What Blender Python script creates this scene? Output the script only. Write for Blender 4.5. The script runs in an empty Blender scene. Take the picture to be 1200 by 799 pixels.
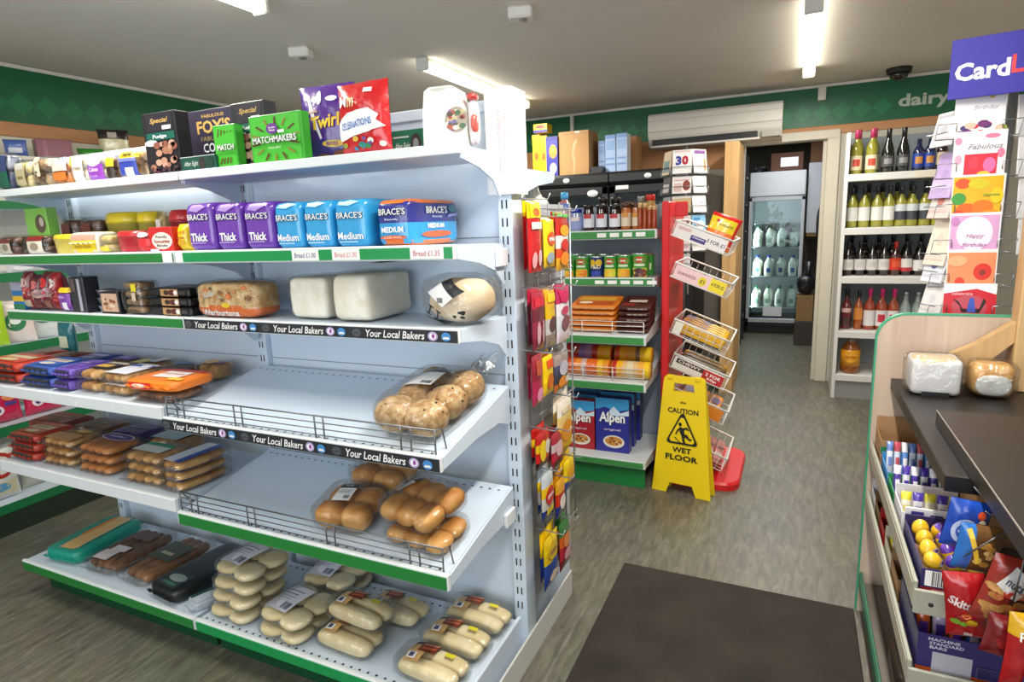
import bpy, bmesh, math, random
from mathutils import Vector, Matrix, Euler, noise
random.seed(7)
SC = bpy.context.scene
COL = SC.collection
PI = math.pi
# ------------------------------------------------------------------ camera
W, H, F = 1200.0, 799.0, 711.22
CAMZ = 1.4
def _v(a): return Vector(a)
_c = (600.0, 399.5)
_Y = Vector((935-_c[0], 248-_c[1], F)).normalized()
_X = -Vector((-945-_c[0], 322-_c[1], F)); _X = (_X - _Y*_X.dot(_Y)).normalized()
_Z = _X.cross(_Y)
def at(px, py, X=None, Y=None, Z=None):
    d = Vector((px-_c[0], py-_c[1], F))
    d = Vector((_X.dot(d), _Y.dot(d), _Z.dot(d)))
    t = X/d.x if X is not None else (Y/d.y if Y is not None else (Z-CAMZ)/d.z)
    return Vector((d.x*t, d.y*t, d.z*t+CAMZ))
cam = bpy.data.cameras.new('camera'); camo = bpy.data.objects.new('camera', cam); COL.objects.link(camo)
cam.sensor_width = 36; cam.sensor_fit = 'HORIZONTAL'; cam.lens = F/W*36; cam.clip_start = .02
rt = Vector((_X.x, _Y.x, _Z.x)); dn = Vector((_X.y, _Y.y, _Z.y)); fw = Vector((_X.z, _Y.z, _Z.z))
m = Matrix((rt, -dn, -fw)).transposed().to_4x4(); m.translation = (0, 0, CAMZ)
camo.matrix_world = m
SC.camera = camo
# --------------------------------------------------------------- materials
_mats = {}
def lin(c): return c/12.92 if c <= .04045 else ((c+.055)/1.055)**2.4
def rgb(h):
    h = h.lstrip('#'); h = h if len(h) == 6 else ''.join(c*2 for c in h); return tuple(lin(int(h[i:i+2], 16)/255) for i in (0, 2, 4))+(1,)
def newmat(name):
    mt = bpy.data.materials.new(name); mt.use_nodes = True
    nt = mt.node_tree; bs = nt.nodes['Principled BSDF']
    return mt, nt, bs
def M(col, rough=.5, metal=0, var=.06, scale=60, bump=0, emit=0, alpha=1, coat=0, trans=0):
    key = (col, rough, metal, var, scale, bump, emit, alpha, coat, trans)
    if key in _mats: return _mats[key]
    mt, nt, bs = newmat('finish_'+col.lstrip('#'))
    c = rgb(col)
    bs.inputs['Roughness'].default_value = rough; bs.inputs['Metallic'].default_value = metal
    tc = nt.nodes.new('ShaderNodeTexCoord'); nz = nt.nodes.new('ShaderNodeTexNoise')
    nz.inputs['Scale'].default_value = scale; nz.inputs['Detail'].default_value = 2
    nt.links.new(tc.outputs['Object'], nz.inputs['Vector'])
    mx = nt.nodes.new('ShaderNodeMix'); mx.data_type = 'RGBA'
    mx.inputs['A'].default_value = tuple(max(0, x*(1-var)) for x in c[:3])+(1,)
    mx.inputs['B'].default_value = tuple(min(1, x*(1+var)) for x in c[:3])+(1,)
    nt.links.new(nz.outputs['Fac'], mx.inputs['Factor'])
    nt.links.new(mx.outputs['Result'], bs.inputs['Base Color'])
    if bump:
        b = nt.nodes.new('ShaderNodeBump'); b.inputs['Strength'].default_value = bump; b.inputs['Distance'].default_value = .004
        nt.links.new(nz.outputs['Fac'], b.inputs['Height']); nt.links.new(b.outputs['Normal'], bs.inputs['Normal'])
    if emit:
        nt.links.new(mx.outputs['Result'], bs.inputs['Emission Color']); bs.inputs['Emission Strength'].default_value = emit
    if trans: bs.inputs['Transmission Weight'].default_value = trans
    if coat: bs.inputs['Coat Weight'].default_value = coat; bs.inputs['Coat Roughness'].default_value = .12
    _mats[key] = mt
    return mt
def P(col): return M(col, .42, coat=.15)                 # printed film or card
def PG(col): return M(col, .25, coat=.6, bump=.6, scale=40)   # glossy crinkled foil bag
def film(tint='#ffffff', amount=.16, rough=.07, scale=30):
    key = ('film', tint, amount, rough)
    if key in _mats: return _mats[key]
    mt = bpy.data.materials.new('clear_film'); mt.use_nodes = True; nt = mt.node_tree; nt.nodes.clear()
    out = nt.nodes.new('ShaderNodeOutputMaterial'); tr = nt.nodes.new('ShaderNodeBsdfTransparent'); gl = nt.nodes.new('ShaderNodeBsdfGlossy')
    tr.inputs['Color'].default_value = rgb(tint)
    gl.inputs['Roughness'].default_value = rough
    nz = nt.nodes.new('ShaderNodeTexNoise'); nz.inputs['Scale'].default_value = scale; nz.inputs['Detail'].default_value = 3
    tc = nt.nodes.new('ShaderNodeTexCoord'); nt.links.new(tc.outputs['Object'], nz.inputs['Vector'])
    b = nt.nodes.new('ShaderNodeBump'); b.inputs['Strength'].default_value = .9; b.inputs['Distance'].default_value = .02
    nt.links.new(nz.outputs['Fac'], b.inputs['Height']); nt.links.new(b.outputs['Normal'], gl.inputs['Normal'])
    fr = nt.nodes.new('ShaderNodeLayerWeight'); fr.inputs['Blend'].default_value = .35
    ma = nt.nodes.new('ShaderNodeMath'); ma.operation = 'MULTIPLY_ADD'; ma.inputs[1].default_value = .34; ma.inputs[2].default_value = amount*.5
    nt.links.new(fr.outputs['Fresnel'], ma.inputs[0])
    mx = nt.nodes.new('ShaderNodeMixShader'); nt.links.new(ma.outputs[0], mx.inputs[0])
    nt.links.new(tr.outputs[0], mx.inputs[1]); nt.links.new(gl.outputs[0], mx.inputs[2])
    nt.links.new(mx.outputs[0], out.inputs['Surface'])
    _mats[key] = mt
    return mt
def glass(tint='#ffffff', amount=.1): return film(tint, amount, .03, 2)
def food(c1, c2, scale=30, rough=.7, bump=.3):
    key = ('food', c1, c2, scale)
    if key in _mats: return _mats[key]
    mt, nt, bs = newmat('crumb'); bs.inputs['Roughness'].default_value = rough
    tc = nt.nodes.new('ShaderNodeTexCoord'); nz = nt.nodes.new('ShaderNodeTexNoise'); nz.inputs['Scale'].default_value = scale; nz.inputs['Detail'].default_value = 5
    nt.links.new(tc.outputs['Object'], nz.inputs['Vector'])
    cr = nt.nodes.new('ShaderNodeValToRGB'); cr.color_ramp.elements[0].position = .35; cr.color_ramp.elements[1].position = .65
    cr.color_ramp.elements[0].color = rgb(c1); cr.color_ramp.elements[1].color = rgb(c2)
    nt.links.new(nz.outputs['Fac'], cr.inputs['Fac']); nt.links.new(cr.outputs['Color'], bs.inputs['Base Color'])
    b = nt.nodes.new('ShaderNodeBump'); b.inputs['Strength'].default_value = bump; b.inputs['Distance'].default_value = .004
    nt.links.new(nz.outputs['Fac'], b.inputs['Height']); nt.links.new(b.outputs['Normal'], bs.inputs['Normal'])
    _mats[key] = mt
    return mt
# ------------------------------------------------------------ text outlines
_txt = {}
def text_mesh(s, bold=.0, shear=0):
    k = (s, bold, shear)
    if k in _txt: return _txt[k]
    cu = bpy.data.curves.new('lettering', 'FONT'); cu.body = s; cu.size = 1; cu.offset = bold; cu.shear = shear; cu.resolution_u = 2; cu.fill_mode = 'FRONT'
    o = bpy.data.objects.new('lettering', cu); COL.objects.link(o)
    me = bpy.data.meshes.new_from_object(o)
    vs = [(v.co.x, v.co.y) for v in me.vertices]; fs = [tuple(p.vertices) for p in me.polygons]
    bpy.data.objects.remove(o); bpy.data.meshes.remove(me); bpy.data.curves.remove(cu)
    if not vs: vs = [(0, 0)]
    x0 = min(v[0] for v in vs); x1 = max(v[0] for v in vs); y0 = min(v[1] for v in vs); y1 = max(v[1] for v in vs)
    _txt[k] = (vs, fs, x0, x1, y0, y1)
    return _txt[k]
# ------------------------------------------------------------- mesh builder
class MB:
    def __init__(s): s.v = []; s.f = []; s.mi = []; s.sm = []; s.mats = []
    def slot(s, mt):
        for i, x in enumerate(s.mats):
            if x is mt: return i
        s.mats.append(mt); return len(s.mats)-1
    def add(s, vs, fs, mt, smooth=False, T=None):
        b = len(s.v)
        s.v += [tuple(T @ Vector(v)) for v in vs] if T is not None else [tuple(v) for v in vs]
        single = not isinstance(mt, (list, tuple))
        if single: k = s.slot(mt)
        for i, f in enumerate(fs):
            s.f.append(tuple(b+j for j in f)); s.mi.append(k if single else s.slot(mt[i])); s.sm.append(smooth)
        return s
    def box(s, x0, x1, y0, y1, z0, z1, mt, bev=.0, T=None):
        if x1 < x0: x0, x1 = x1, x0
        if y1 < y0: y0, y1 = y1, y0
        if z1 < z0: z0, z1 = z1, z0
        c = ((x0+x1)/2, (y0+y1)/2, (z0+z1)/2); a = ((x1-x0)/2, (y1-y0)/2, (z1-z0)/2)
        r = min(bev, min(a)*.98)
        if r <= 0:
            vs = [(x, y, z) for z in (z0, z1) for y in (y0, y1) for x in (x0, x1)]
            return s.add(vs, [(0, 2, 3, 1), (4, 5, 7, 6), (0, 1, 5, 4), (2, 6, 7, 3), (0, 4, 6, 2), (1, 3, 7, 5)], mt, False, T)
        vs = []; idx = {}
        for sx in (-1, 1):
            for sy in (-1, 1):
                for sz in (-1, 1):
                    sg = (sx, sy, sz)
                    for ax in range(3):
                        idx[sg+(ax,)] = len(vs)
                        vs.append(tuple(c[i]+sg[i]*(a[i] if i == ax else a[i]-r) for i in range(3)))
        fs = []
        for ax in range(3):
            o1, o2 = [i for i in range(3) if i != ax]
            for sg in (-1, 1):
                q = []
                for p, w in ((-1, -1), (1, -1), (1, 1), (-1, 1)):
                    t = [0, 0, 0]; t[ax] = sg; t[o1] = p; t[o2] = w; q.append(idx[tuple(t)+(ax,)])
                fs.append(q)
            for p in (-1, 1):
                for w in (-1, 1):
                    t0 = [0, 0, 0]; t0[ax] = -1; t0[o1] = p; t0[o2] = w; t1 = list(t0); t1[ax] = 1
                    fs.append([idx[tuple(t0)+(o1,)], idx[tuple(t1)+(o1,)], idx[tuple(t1)+(o2,)], idx[tuple(t0)+(o2,)]])
        for sx in (-1, 1):
            for sy in (-1, 1):
                for sz in (-1, 1): fs.append([idx[(sx, sy, sz, i)] for i in range(3)])
        cv = Vector(c); out = []
        for f in fs:
            p = [Vector(vs[i]) for i in f]; n = (p[1]-p[0]).cross(p[2]-p[0])
            mid = sum(p, Vector())/len(p)
            out.append(tuple(f) if n.dot(mid-cv) > 0 else tuple(reversed(f)))
        return s.add(vs, out, mt, False, T)
    def tube(s, pts, r, mt, n=6, closed=False):
        pts = [Vector(p) for p in pts]; N = len(pts); rings = []
        up = None
        for i, p in enumerate(pts):
            if closed: d = (pts[(i+1) % N]-pts[i-1])
            else: d = pts[min(i+1, N-1)]-pts[max(i-1, 0)]
            d.normalize()
            if up is None:
                up = Vector((0, 0, 1)) if abs(d.z) < .9 else Vector((1, 0, 0))
            a = d.cross(up); 
            if a.length < 1e-5: a = d.cross(Vector((1, .3, 0)))
            a.normalize(); b = a.cross(d); up = b
            rr = r[i] if isinstance(r, (list, tuple)) else r
            rings.append([p+a*math.cos(2*PI*k/n)*rr+b*math.sin(2*PI*k/n)*rr for k in range(n)])
        vs = [v for g in rings for v in g]; fs = []
        for i in range(N if closed else N-1):
            j = (i+1) % N
            for k in range(n): fs.append((i*n+k, j*n+k, j*n+(k+1) % n, i*n+(k+1) % n))
        if not closed: fs += [tuple(range(n)), tuple(reversed([(N-1)*n+k for k in range(n)]))]
        return s.add(vs, fs, mt, True)
    def lathe(s, prof, mt, n=16, c=(0, 0, 0), sx=1, sy=1, T=None):
        vs = []; fs = []; ms = []
        for r, z in prof:
            for k in range(n): vs.append((c[0]+r*sx*math.cos(2*PI*k/n), c[1]+r*sy*math.sin(2*PI*k/n), c[2]+z))
        for i in range(len(prof)-1):
            for k in range(n):
                fs.append((i*n+k, i*n+(k+1) % n, (i+1)*n+(k+1) % n, (i+1)*n+k)); ms.append(mt[min(i, len(mt)-1)] if isinstance(mt, list) else mt)
        if prof[0][0] > 1e-4: fs.append(tuple(reversed(range(n)))); ms.append(ms[0])
        if prof[-1][0] > 1e-4: fs.append(tuple((len(prof)-1)*n+k for k in range(n))); ms.append(ms[-2])
        return s.add(vs, fs, ms, True, T)
    def grid(s, fn, nu, nv, mt, wrap=False, smooth=True, flip=False, T=None):
        vs = [fn(i/nu, j/nv) for j in range(nv+1) for i in range(nu+(0 if wrap else 1))]
        m_ = nu if wrap else nu+1; fs = []; ms = []
        for j in range(nv):
            for i in range(nu):
                q = (j*m_+i, j*m_+(i+1) % m_, (j+1)*m_+(i+1) % m_, (j+1)*m_+i)
                fs.append(tuple(reversed(q)) if flip else q)
                ms.append(mt((i+.5)/nu, (j+.5)/nv) if callable(mt) else mt)
        return s.add(vs, fs, ms, smooth, T)
    def prism(s, poly, y0, y1, mt, T=None):
        """outline in x,z pushed along y"""
        n = len(poly); vs = [(x, y0, z) for x, z in poly]+[(x, y1, z) for x, z in poly]
        ar = sum(poly[i][0]*poly[(i+1) % n][1]-poly[(i+1) % n][0]*poly[i][1] for i in range(n))
        fs = [tuple(range(n)), tuple(reversed(range(n, 2*n)))]+[(i, i+n, (i+1) % n+n, (i+1) % n) for i in range(n)]
        if (ar < 0): fs = [tuple(reversed(f)) for f in fs]
        return s.add(vs, fs, mt, False, T)
    def blob(s, c, r, mt, e=(1, 1), nu=14, nv=8, wob=0, T=None, rot=None):
        """superellipsoid"""
        def sp(a, p): return math.copysign(abs(a)**p, a)
        def fn(u, v):
            th = u*2*PI; ph = (v-.5)*PI
            q = Vector((r[0]*sp(math.cos(ph), e[1])*sp(math.cos(th), e[0]), r[1]*sp(math.cos(ph), e[1])*sp(math.sin(th), e[0]), r[2]*sp(math.sin(ph), e[1])))
            if wob: q *= 1+wob*noise.noise(q*22+Vector(c)*13)
            if rot is not None: q = rot @ q
            return q+Vector(c)
        return s.grid(fn, nu, nv, mt, True, True, False, T)
    # printing on a surface; S(u,v,lift) -> point
    def art(s, S, wd, ht, items, lift=.0006, step=.0004, sub=1):
        k = 0
        for it in items:
            l = lift+step*k; k += 1; t = it[0]
            if t == 'r':
                _, x0, y0, x1, y1, mt = it; n = sub
                s.grid(lambda u, v: S(x0+(x1-x0)*u, y0+(y1-y0)*v, l), n, n, mt, smooth=sub > 1)
            elif t == 'e':
                _, x, y, rx, ry, mt = it[:6]; n = 20
                vs = [S(x, y, l)]+[S(x+rx*math.cos(2*PI*i/n), y+ry*math.sin(2*PI*i/n), l) for i in range(n)]
                s.add(vs, [(0, 1+i, 1+(i+1) % n) for i in range(n)], mt, sub > 1)
            elif t == 'p':
                _, pts, mt = it
                if sub < 2: s.add([S(x, y, l) for x, y in pts], [tuple(range(len(pts)))], mt)
                else:
                    bm = bmesh.new(); bm.faces.new([bm.verts.new((x, y, 0)) for x, y in pts])
                    bmesh.ops.triangulate(bm, faces=bm.faces[:])
                    for q in range(2): bmesh.ops.subdivide_edges(bm, edges=bm.edges[:], cuts=1, use_grid_fill=True)
                    bm.verts.index_update(); up = bm.faces[0].normal.z if False else 1
                    s.add([S(v.co.x, v.co.y, l) for v in bm.verts], [tuple(v.index for v in f.verts) for f in bm.faces], mt); bm.free()
            elif t == 't':
                _, st, x, y, tw, th, mt = it[:7]
                kw = it[7] if len(it) > 7 else {}
                vs, fs, a0, a1, b0, b1 = text_mesh(st, kw.get('bold', .02), kw.get('shear', 0))
                kx = tw/max(a1-a0, 1e-4); ky = th/max(b1-b0, 1e-4); ang = kw.get('rot', 0); ca, sa = math.cos(ang), math.sin(ang)
                pv = []
                for vx, vy in vs:
                    p, q = (vx-(a0+a1)/2)*kx*wd, (vy-(b0+b1)/2)*ky*ht
                    p, q = p*ca-q*sa, p*sa+q*ca
                    pv.append(S(x+p/wd, y+q/ht, l+(.0012 if sub > 1 else 0)))
                s.add(pv, fs, mt)
            elif t == 'scatter':   # many small blotches inside a rectangle: nuts, berries, sweets
                _, x0, y0, x1, y1, nn, rr, mts = it; rg = random.Random(int(x0*97+y1*31+nn))
                for q in range(nn):
                    x = rg.uniform(x0, x1); y = rg.uniform(y0, y1); a = rr*rg.uniform(.6, 1.2); ph = rg.random()*3
                    mt = mts[q % len(mts)]; n = 8
                    vs = [S(x+a*math.cos(2*PI*i/n+ph)/wd, y+a*.7*math.sin(2*PI*i/n+ph)/ht, l+.00015*(q % 5)) for i in range(n)]
                    s.add(vs, [tuple(range(n))], mt)
                k += 1
            elif t == 'bars':      # bar code
                _, x0, y0, x1, y1, nn, mt = it; rg = random.Random(nn)
                for q in range(nn):
                    a = x0+(x1-x0)*(q+.1)/nn; b = a+(x1-x0)/nn*rg.uniform(.3, .75)
                    s.add([S(a, y0, l), S(b, y0, l), S(b, y1, l), S(a, y1, l)], [(0, 1, 2, 3)], mt)
        return s
    def obj(s, name, parent=None, loc=None, rot=None, label=None, cat=None, group=None, kind=None):
        me = bpy.data.meshes.new(name); me.from_pydata(s.v, [], s.f)
        for mt in s.mats: me.materials.append(mt)
        me.polygons.foreach_set('material_index', s.mi); me.polygons.foreach_set('use_smooth', s.sm)
        me.update()
        o = bpy.data.objects.new(name, me); COL.objects.link(o)
        if parent is not None: o.parent = parent
        if loc is not None: o.location = loc
        if rot is not None: o.rotation_euler = rot
        return tag(o, label, cat, group, kind)
def tag(o, label=None, cat=None, group=None, kind=None):
    if label: o['label'] = label
    if cat: o['category'] = cat
    if group: o['group'] = group
    if kind: o['kind'] = kind
    return o
def thing(name, label, cat, loc=(0, 0, 0), rz=0, group=None, rot=None):
    o = bpy.data.objects.new(name, None); COL.objects.link(o); o.empty_display_size = .05
    o.location = loc; o.rotation_euler = rot if rot is not None else (0, 0, rz)
    return tag(o, label, cat, group)
def dup(root, loc, rz=None, label=None, group=None, rot=None):
    r = root.copy(); COL.objects.link(r); r.location = loc
    if rz is not None: r.rotation_euler = (0, 0, rz)
    if rot is not None: r.rotation_euler = rot
    if label: r['label'] = label
    if group: r['group'] = group
    for ch in list(root.children):
        c = ch.copy(); COL.objects.link(c); c.parent = r
        for g in ch.children:
            d = g.copy(); COL.objects.link(d); d.parent = c
    return r
def plane(O, U, V):
    """flat surface frame: S(u,v,lift) with u,v in 0..1"""
    O, U, V = Vector(O), Vector(U), Vector(V); N = U.cross(V).normalized()
    return lambda u, v, l=0: O+U*u+V*v+N*l
WHITE = M('#f4f4f2', .45); BLACK = M('#121214', .45); INK = P('#16161a'); PAPER = P('#f2f2f0')
STEEL = M('#c9ccd0', .3, .9); WIRE = M('#6d7175', .35, .8); WIREW = M('#e6e6e2', .4)
# ------------------------------------------------------------------- room
LX, RX, FY, BY, CZ = -3.95, 2.3, -2.6, 5.56, 2.36
def floor_mat():
    mt, nt, bs = newmat('vinyl_floor'); N = nt.nodes; L = nt.links
    tc = N.new('ShaderNodeTexCoord'); mp = N.new('ShaderNodeMapping'); mp.inputs['Scale'].default_value = (34, 7.0, 1)
    mp.inputs['Rotation'].default_value = (0, 0, .3)
    L.new(tc.outputs['Object'], mp.inputs['Vector'])
    n1 = N.new('ShaderNodeTexNoise'); n1.inputs['Scale'].default_value = 1; n1.inputs['Detail'].default_value = 9; n1.inputs['Roughness'].default_value = .72; n1.inputs['Distortion'].default_value = .7
    L.new(mp.outputs['Vector'], n1.inputs['Vector'])
    n2 = N.new('ShaderNodeTexNoise'); n2.inputs['Scale'].default_value = 3; n2.inputs['Detail'].default_value = 4; L.new(tc.outputs['Object'], n2.inputs['Vector'])
    cr = N.new('ShaderNodeValToRGB'); e = cr.color_ramp.elements
    e[0].position = .33; e[0].color = rgb('#4f4c3f'); e[1].position = .68; e[1].color = rgb('#7b7867')
    x = cr.color_ramp.elements.new(.5); x.color = rgb('#656252')
    L.new(n1.outputs['Fac'], cr.inputs['Fac'])
    mx = N.new('ShaderNodeMix'); mx.data_type = 'RGBA'; mx.blend_type = 'MULTIPLY'; mx.inputs['Factor'].default_value = .35
    L.new(cr.outputs['Color'], mx.inputs['A']); L.new(n2.outputs['Color'], mx.inputs['B'])
    hs = N.new('ShaderNodeHueSaturation'); hs.inputs['Saturation'].default_value = .85; hs.inputs['Value'].default_value = 1.15
    L.new(mx.outputs['Result'], hs.inputs['Color']); L.new(hs.outputs['Color'], bs.inputs['Base Color'])
    bs.inputs['Roughness'].default_value = .42
    b = N.new('ShaderNodeBump'); b.inputs['Strength'].default_value = .12; b.inputs['Distance'].default_value = .003
    L.new(n1.outputs['Fac'], b.inputs['Height']); L.new(b.outputs['Normal'], bs.inputs['Normal'])
    return mt
def wood_mat(c1, c2, sc=(30, 30, 2.2), rough=.5):
    key = ('wood', c1, c2, sc)
    if key in _mats: return _mats[key]
    mt, nt, bs = newmat('wood_grain'); N = nt.nodes; L = nt.links
    tc = N.new('ShaderNodeTexCoord'); mp = N.new('ShaderNodeMapping'); mp.inputs['Scale'].default_value = sc
    L.new(tc.outputs['Object'], mp.inputs['Vector'])
    n1 = N.new('ShaderNodeTexNoise'); n1.inputs['Scale'].default_value = 1; n1.inputs['Detail'].default_value = 6; n1.inputs['Distortion'].default_value = .5
    L.new(mp.outputs['Vector'], n1.inputs['Vector'])
    cr = N.new('ShaderNodeValToRGB'); e = cr.color_ramp.elements
    e[0].position = .3; e[0].color = rgb(c1); e[1].position = .7; e[1].color = rgb(c2)
    L.new(n1.outputs['Fac'], cr.inputs['Fac']); L.new(cr.outputs['Color'], bs.inputs['Base Color']); bs.inputs['Roughness'].default_value = rough
    _mats[key] = mt
    return mt
def S_(mb, name, **k): return mb.obj(name, kind='structure', **k)
S_(MB().box(LX-.1, RX+.1, FY-.1, 9.4, -.1, 0, floor_mat()), 'floor')
ceil = M('#e4dfd6', .85, var=.03, scale=3)
S_(MB().box(LX-.1, RX+.1, FY-.1, BY+.1, CZ, CZ+.1, ceil), 'ceiling')
cream = M('#d5cbb6', .8, var=.03, scale=4)
S_(MB().box(LX-.1, LX, FY-.1, BY+.1, 0, CZ, cream), 'wall_left')
S_(MB().box(RX, RX+.1, FY-.1, BY+.1, 0, CZ, M('#d9d4c8', .8)), 'wall_right')
# back wall with the stockroom doorway
DX0, DX1, DZ = -.45, .215, 1.985
w = MB(); bw = M('#cdc8b8', .8, var=.03, scale=4)
w.box(LX, DX0, BY, BY+.1, 0, CZ, bw).box(DX1, RX, BY, BY+.1, 0, CZ, bw).box(DX0, DX1, BY, BY+.1, DZ, CZ, bw)
S_(w, 'wall_back')
# front wall behind the camera with the shop window
w = MB(); fwm = M('#d8d4ca', .8)
w.box(LX, RX, FY-.1, FY, 0, .6, fwm).box(LX, RX, FY-.1, FY, 2.15, CZ, fwm).box(LX, -3, FY-.1, FY, .6, 2.15, fwm).box(1.4, RX, FY-.1, FY, .6, 2.15, fwm)
S_(w, 'wall_front')
w = MB(); fm = M('#e8e8e4', .4)
for x in (-3, -1.55, -.06, 1.37): w.box(x, x+.05, FY-.08, FY-.02, .6, 2.15, fm)
w.box(-3, 1.4, FY-.08, FY-.02, .6, .65, fm).box(-3, 1.4, FY-.08, FY-.02, 2.1, 2.15, fm)
S_(w, 'window_1')
# green fascia band
def green_band_mat():
    mt, nt, bs = newmat('green_fascia'); bs.inputs['Roughness'].default_value = .3; bs.inputs['Base Color'].default_value = rgb('#0b7646')
    return mt
G1 = M('#04613a', .45, var=.05, scale=6); G2 = M('#0a7546', .45, var=.05, scale=6); GT = M('#e4e2da', .5)
GZ0, GZ1 = 2.05, 2.335
b = MB(); b.box(LX, LX+.02, -1.5, BY-.02, GZ0, GZ1, G1)
Sf = plane((LX+.02, 0, GZ0), (0, 1, 0), (0, 0, 1))
for k in range(-8, 40):
    y = k*.135+.07
    if -1.4 < y < 5.4: b.art(Sf, 1, 1, [('p', [(y-.066, .1), (y, .034), (y+.066, .1), (y, .166)], G2)])
S_(b, 'trim_1'); S_(MB().box(LX, LX+.03, -1.5, BY-.02, GZ1, GZ1+.02, GT), 'trim_2')
b = MB(); b.box(LX+.02, RX, BY-.02, BY, GZ0, GZ1, G1)
Sb = plane((0, BY-.02, GZ0), (1, 0, 0), (0, 0, 1))
for k in range(-30, 16):
    x = k*.135
    if x < .55: b.art(Sb, 1, 1, [('p', [(x-.066, .1), (x, .034), (x+.066, .1), (x, .166)], G2)])
lt = M('#b9c4b4', .5)
b.art(Sb, 1, 1, [('t', 'dairy', .80, .115, .32, .115, lt, {'bold': .03})])
S_(b, 'trim_3'); S_(MB().box(LX+.03, RX, BY-.03, BY, GZ1, GZ1+.02, GT), 'trim_4')
tan = M('#c58f62', .7, var=.04, scale=5)
S_(MB().box(LX, LX+.012, -1.5, BY, 1.975, GZ0, tan), 'trim_5')
S_(MB().box(LX+.02, -.47, BY-.012, BY, 1.78, GZ0, tan), 'trim_6')
S_(MB().box(-.47, RX, BY-.012, BY, 1.985, GZ0, tan), 'trim_7')
S_(MB().box(-1.92, -1.89, BY-.05, BY-.02, 2.05, GZ1, GT), 'trim_8')
S_(MB().box(.10, .155, BY-.07, BY-.02, 2.235, GZ1, GT, .004), 'trim_9')
# doorway casing
dc = M('#cfcab9', .5, var=.05, scale=8)
d = MB(); d.box(DX0-.01, DX0+.03, BY-.025, BY+.12, 0, DZ, dc, .004).box(DX1-.03, DX1+.06, BY-.03, BY+.12, 0, DZ+.03, dc, .004).box(DX0-.05, DX1+.055, BY-.033, BY+.123, DZ-.035, DZ+.033, dc, .004)
d.box(DX1-.055, DX1-.03, BY+.02, BY+.1, 0, DZ-.03, dc)
S_(d, 'door_1')
# stockroom shell
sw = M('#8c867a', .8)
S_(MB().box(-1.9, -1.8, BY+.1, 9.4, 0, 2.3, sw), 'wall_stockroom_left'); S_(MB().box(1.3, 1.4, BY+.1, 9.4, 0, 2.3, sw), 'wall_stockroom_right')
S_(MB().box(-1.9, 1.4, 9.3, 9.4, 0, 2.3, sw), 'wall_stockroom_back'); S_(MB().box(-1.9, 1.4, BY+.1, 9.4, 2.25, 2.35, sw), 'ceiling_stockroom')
# ----------------------------------------------------------------- lights
def tube_light(x, y0, y1, label, power=34, seen=True):
    cx, cy = x, (y0+y1)/2; hl = (y1-y0)/2
    t = thing('ceiling_light', label, 'light', (cx, cy, CZ), group='fluorescent batten lights on the ceiling')
    MB().box(-.03, .03, -hl, hl, -.03, 0, M('#e9e9e4', .5), .004).obj('housing', t)
    e = M('#fff6e6', .4, emit=9)
    mb = MB()
    def fn(u, v):
        a = PI*(1+u); return ((.036)*math.cos(a), -hl+.02+(2*hl-.04)*v, -.026+.042*math.sin(a))
    mb.grid(fn, 10, 1, e, flip=True)
    mb.obj('diffuser', t)
    for s in (-1, 1): MB().box(-.04, .04, s*hl-.012, s*hl+.012, -.07, 0, M('#dcdcd6', .5), .006).obj('end_cap', t)
    l = bpy.data.lights.new('ceiling_light_glow', 'AREA'); l.shape = 'RECTANGLE'; l.size = .08; l.size_y = 2*hl; l.energy = power; l.color = (1, .955, .88)
    o = bpy.data.objects.new('lamp_glow', l); COL.objects.link(o); o.location = (0, 0, -.082); o.parent = t
    return t
tube_light(-2.02, 3.22, 4.72, 'lit fluorescent batten on the ceiling above the tall white shelving end')
tube_light(.025, 3.34, 4.86, 'lit fluorescent batten on the ceiling in front of the air conditioner')
tube_light(-2.07, .55, 2.07, 'lit fluorescent batten whose end shows at the top left of the ceiling')
tube_light(.025, .45, 1.95, 'lit fluorescent batten on the ceiling over the dark counter', 44)
tube_light(-2.07, -2.2, -.7, 'lit fluorescent batten on the ceiling near the shop window, left row', 8)
tube_light(.025, -2.2, -.7, 'lit fluorescent batten on the ceiling near the shop window, right row', 8)
def area(name, loc, tgt, sx, sy, e, col):
    l = bpy.data.lights.new(name, 'AREA'); l.shape = 'RECTANGLE'; l.size = sx; l.size_y = sy; l.energy = e; l.color = col
    o = bpy.data.objects.new(name, l); COL.objects.link(o); o.location = loc
    o.rotation_euler = (Vector(tgt)-Vector(loc)).to_track_quat('-Z', 'Y').to_euler()
    return o
area('ceiling_fill', (-.8, FY-.02, 1.38), (-.8, 1.2, 2.6), 4.3, 1.5, 85, (.86, .93, 1))  # added fill light, out of view, aimed upward to brighten the ceiling
area('stockroom_lamp', (-.1, 6.7, 2.2), (-.1, 6.7, 0), .3, 1.2, 22, (.95, .97, 1))
wd = bpy.data.worlds.new('world'); SC.world = wd; wd.use_nodes = True
wd.node_tree.nodes['Background'].inputs[0].default_value = (.8, .88, 1, 1); wd.node_tree.nodes['Background'].inputs[1].default_value = .4
SC.view_settings.view_transform = 'Standard'; SC.view_settings.look = 'None'; SC.view_settings.exposure = .08; SC.view_settings.gamma = 1; SC.view_settings.use_curve_mapping = False
SC.cycles.transparent_max_bounces = 24; SC.cycles.max_bounces = 8; SC.cycles.sample_clamp_indirect = 4; SC.cycles.caustics_reflective = False; SC.cycles.caustics_refractive = False
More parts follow.
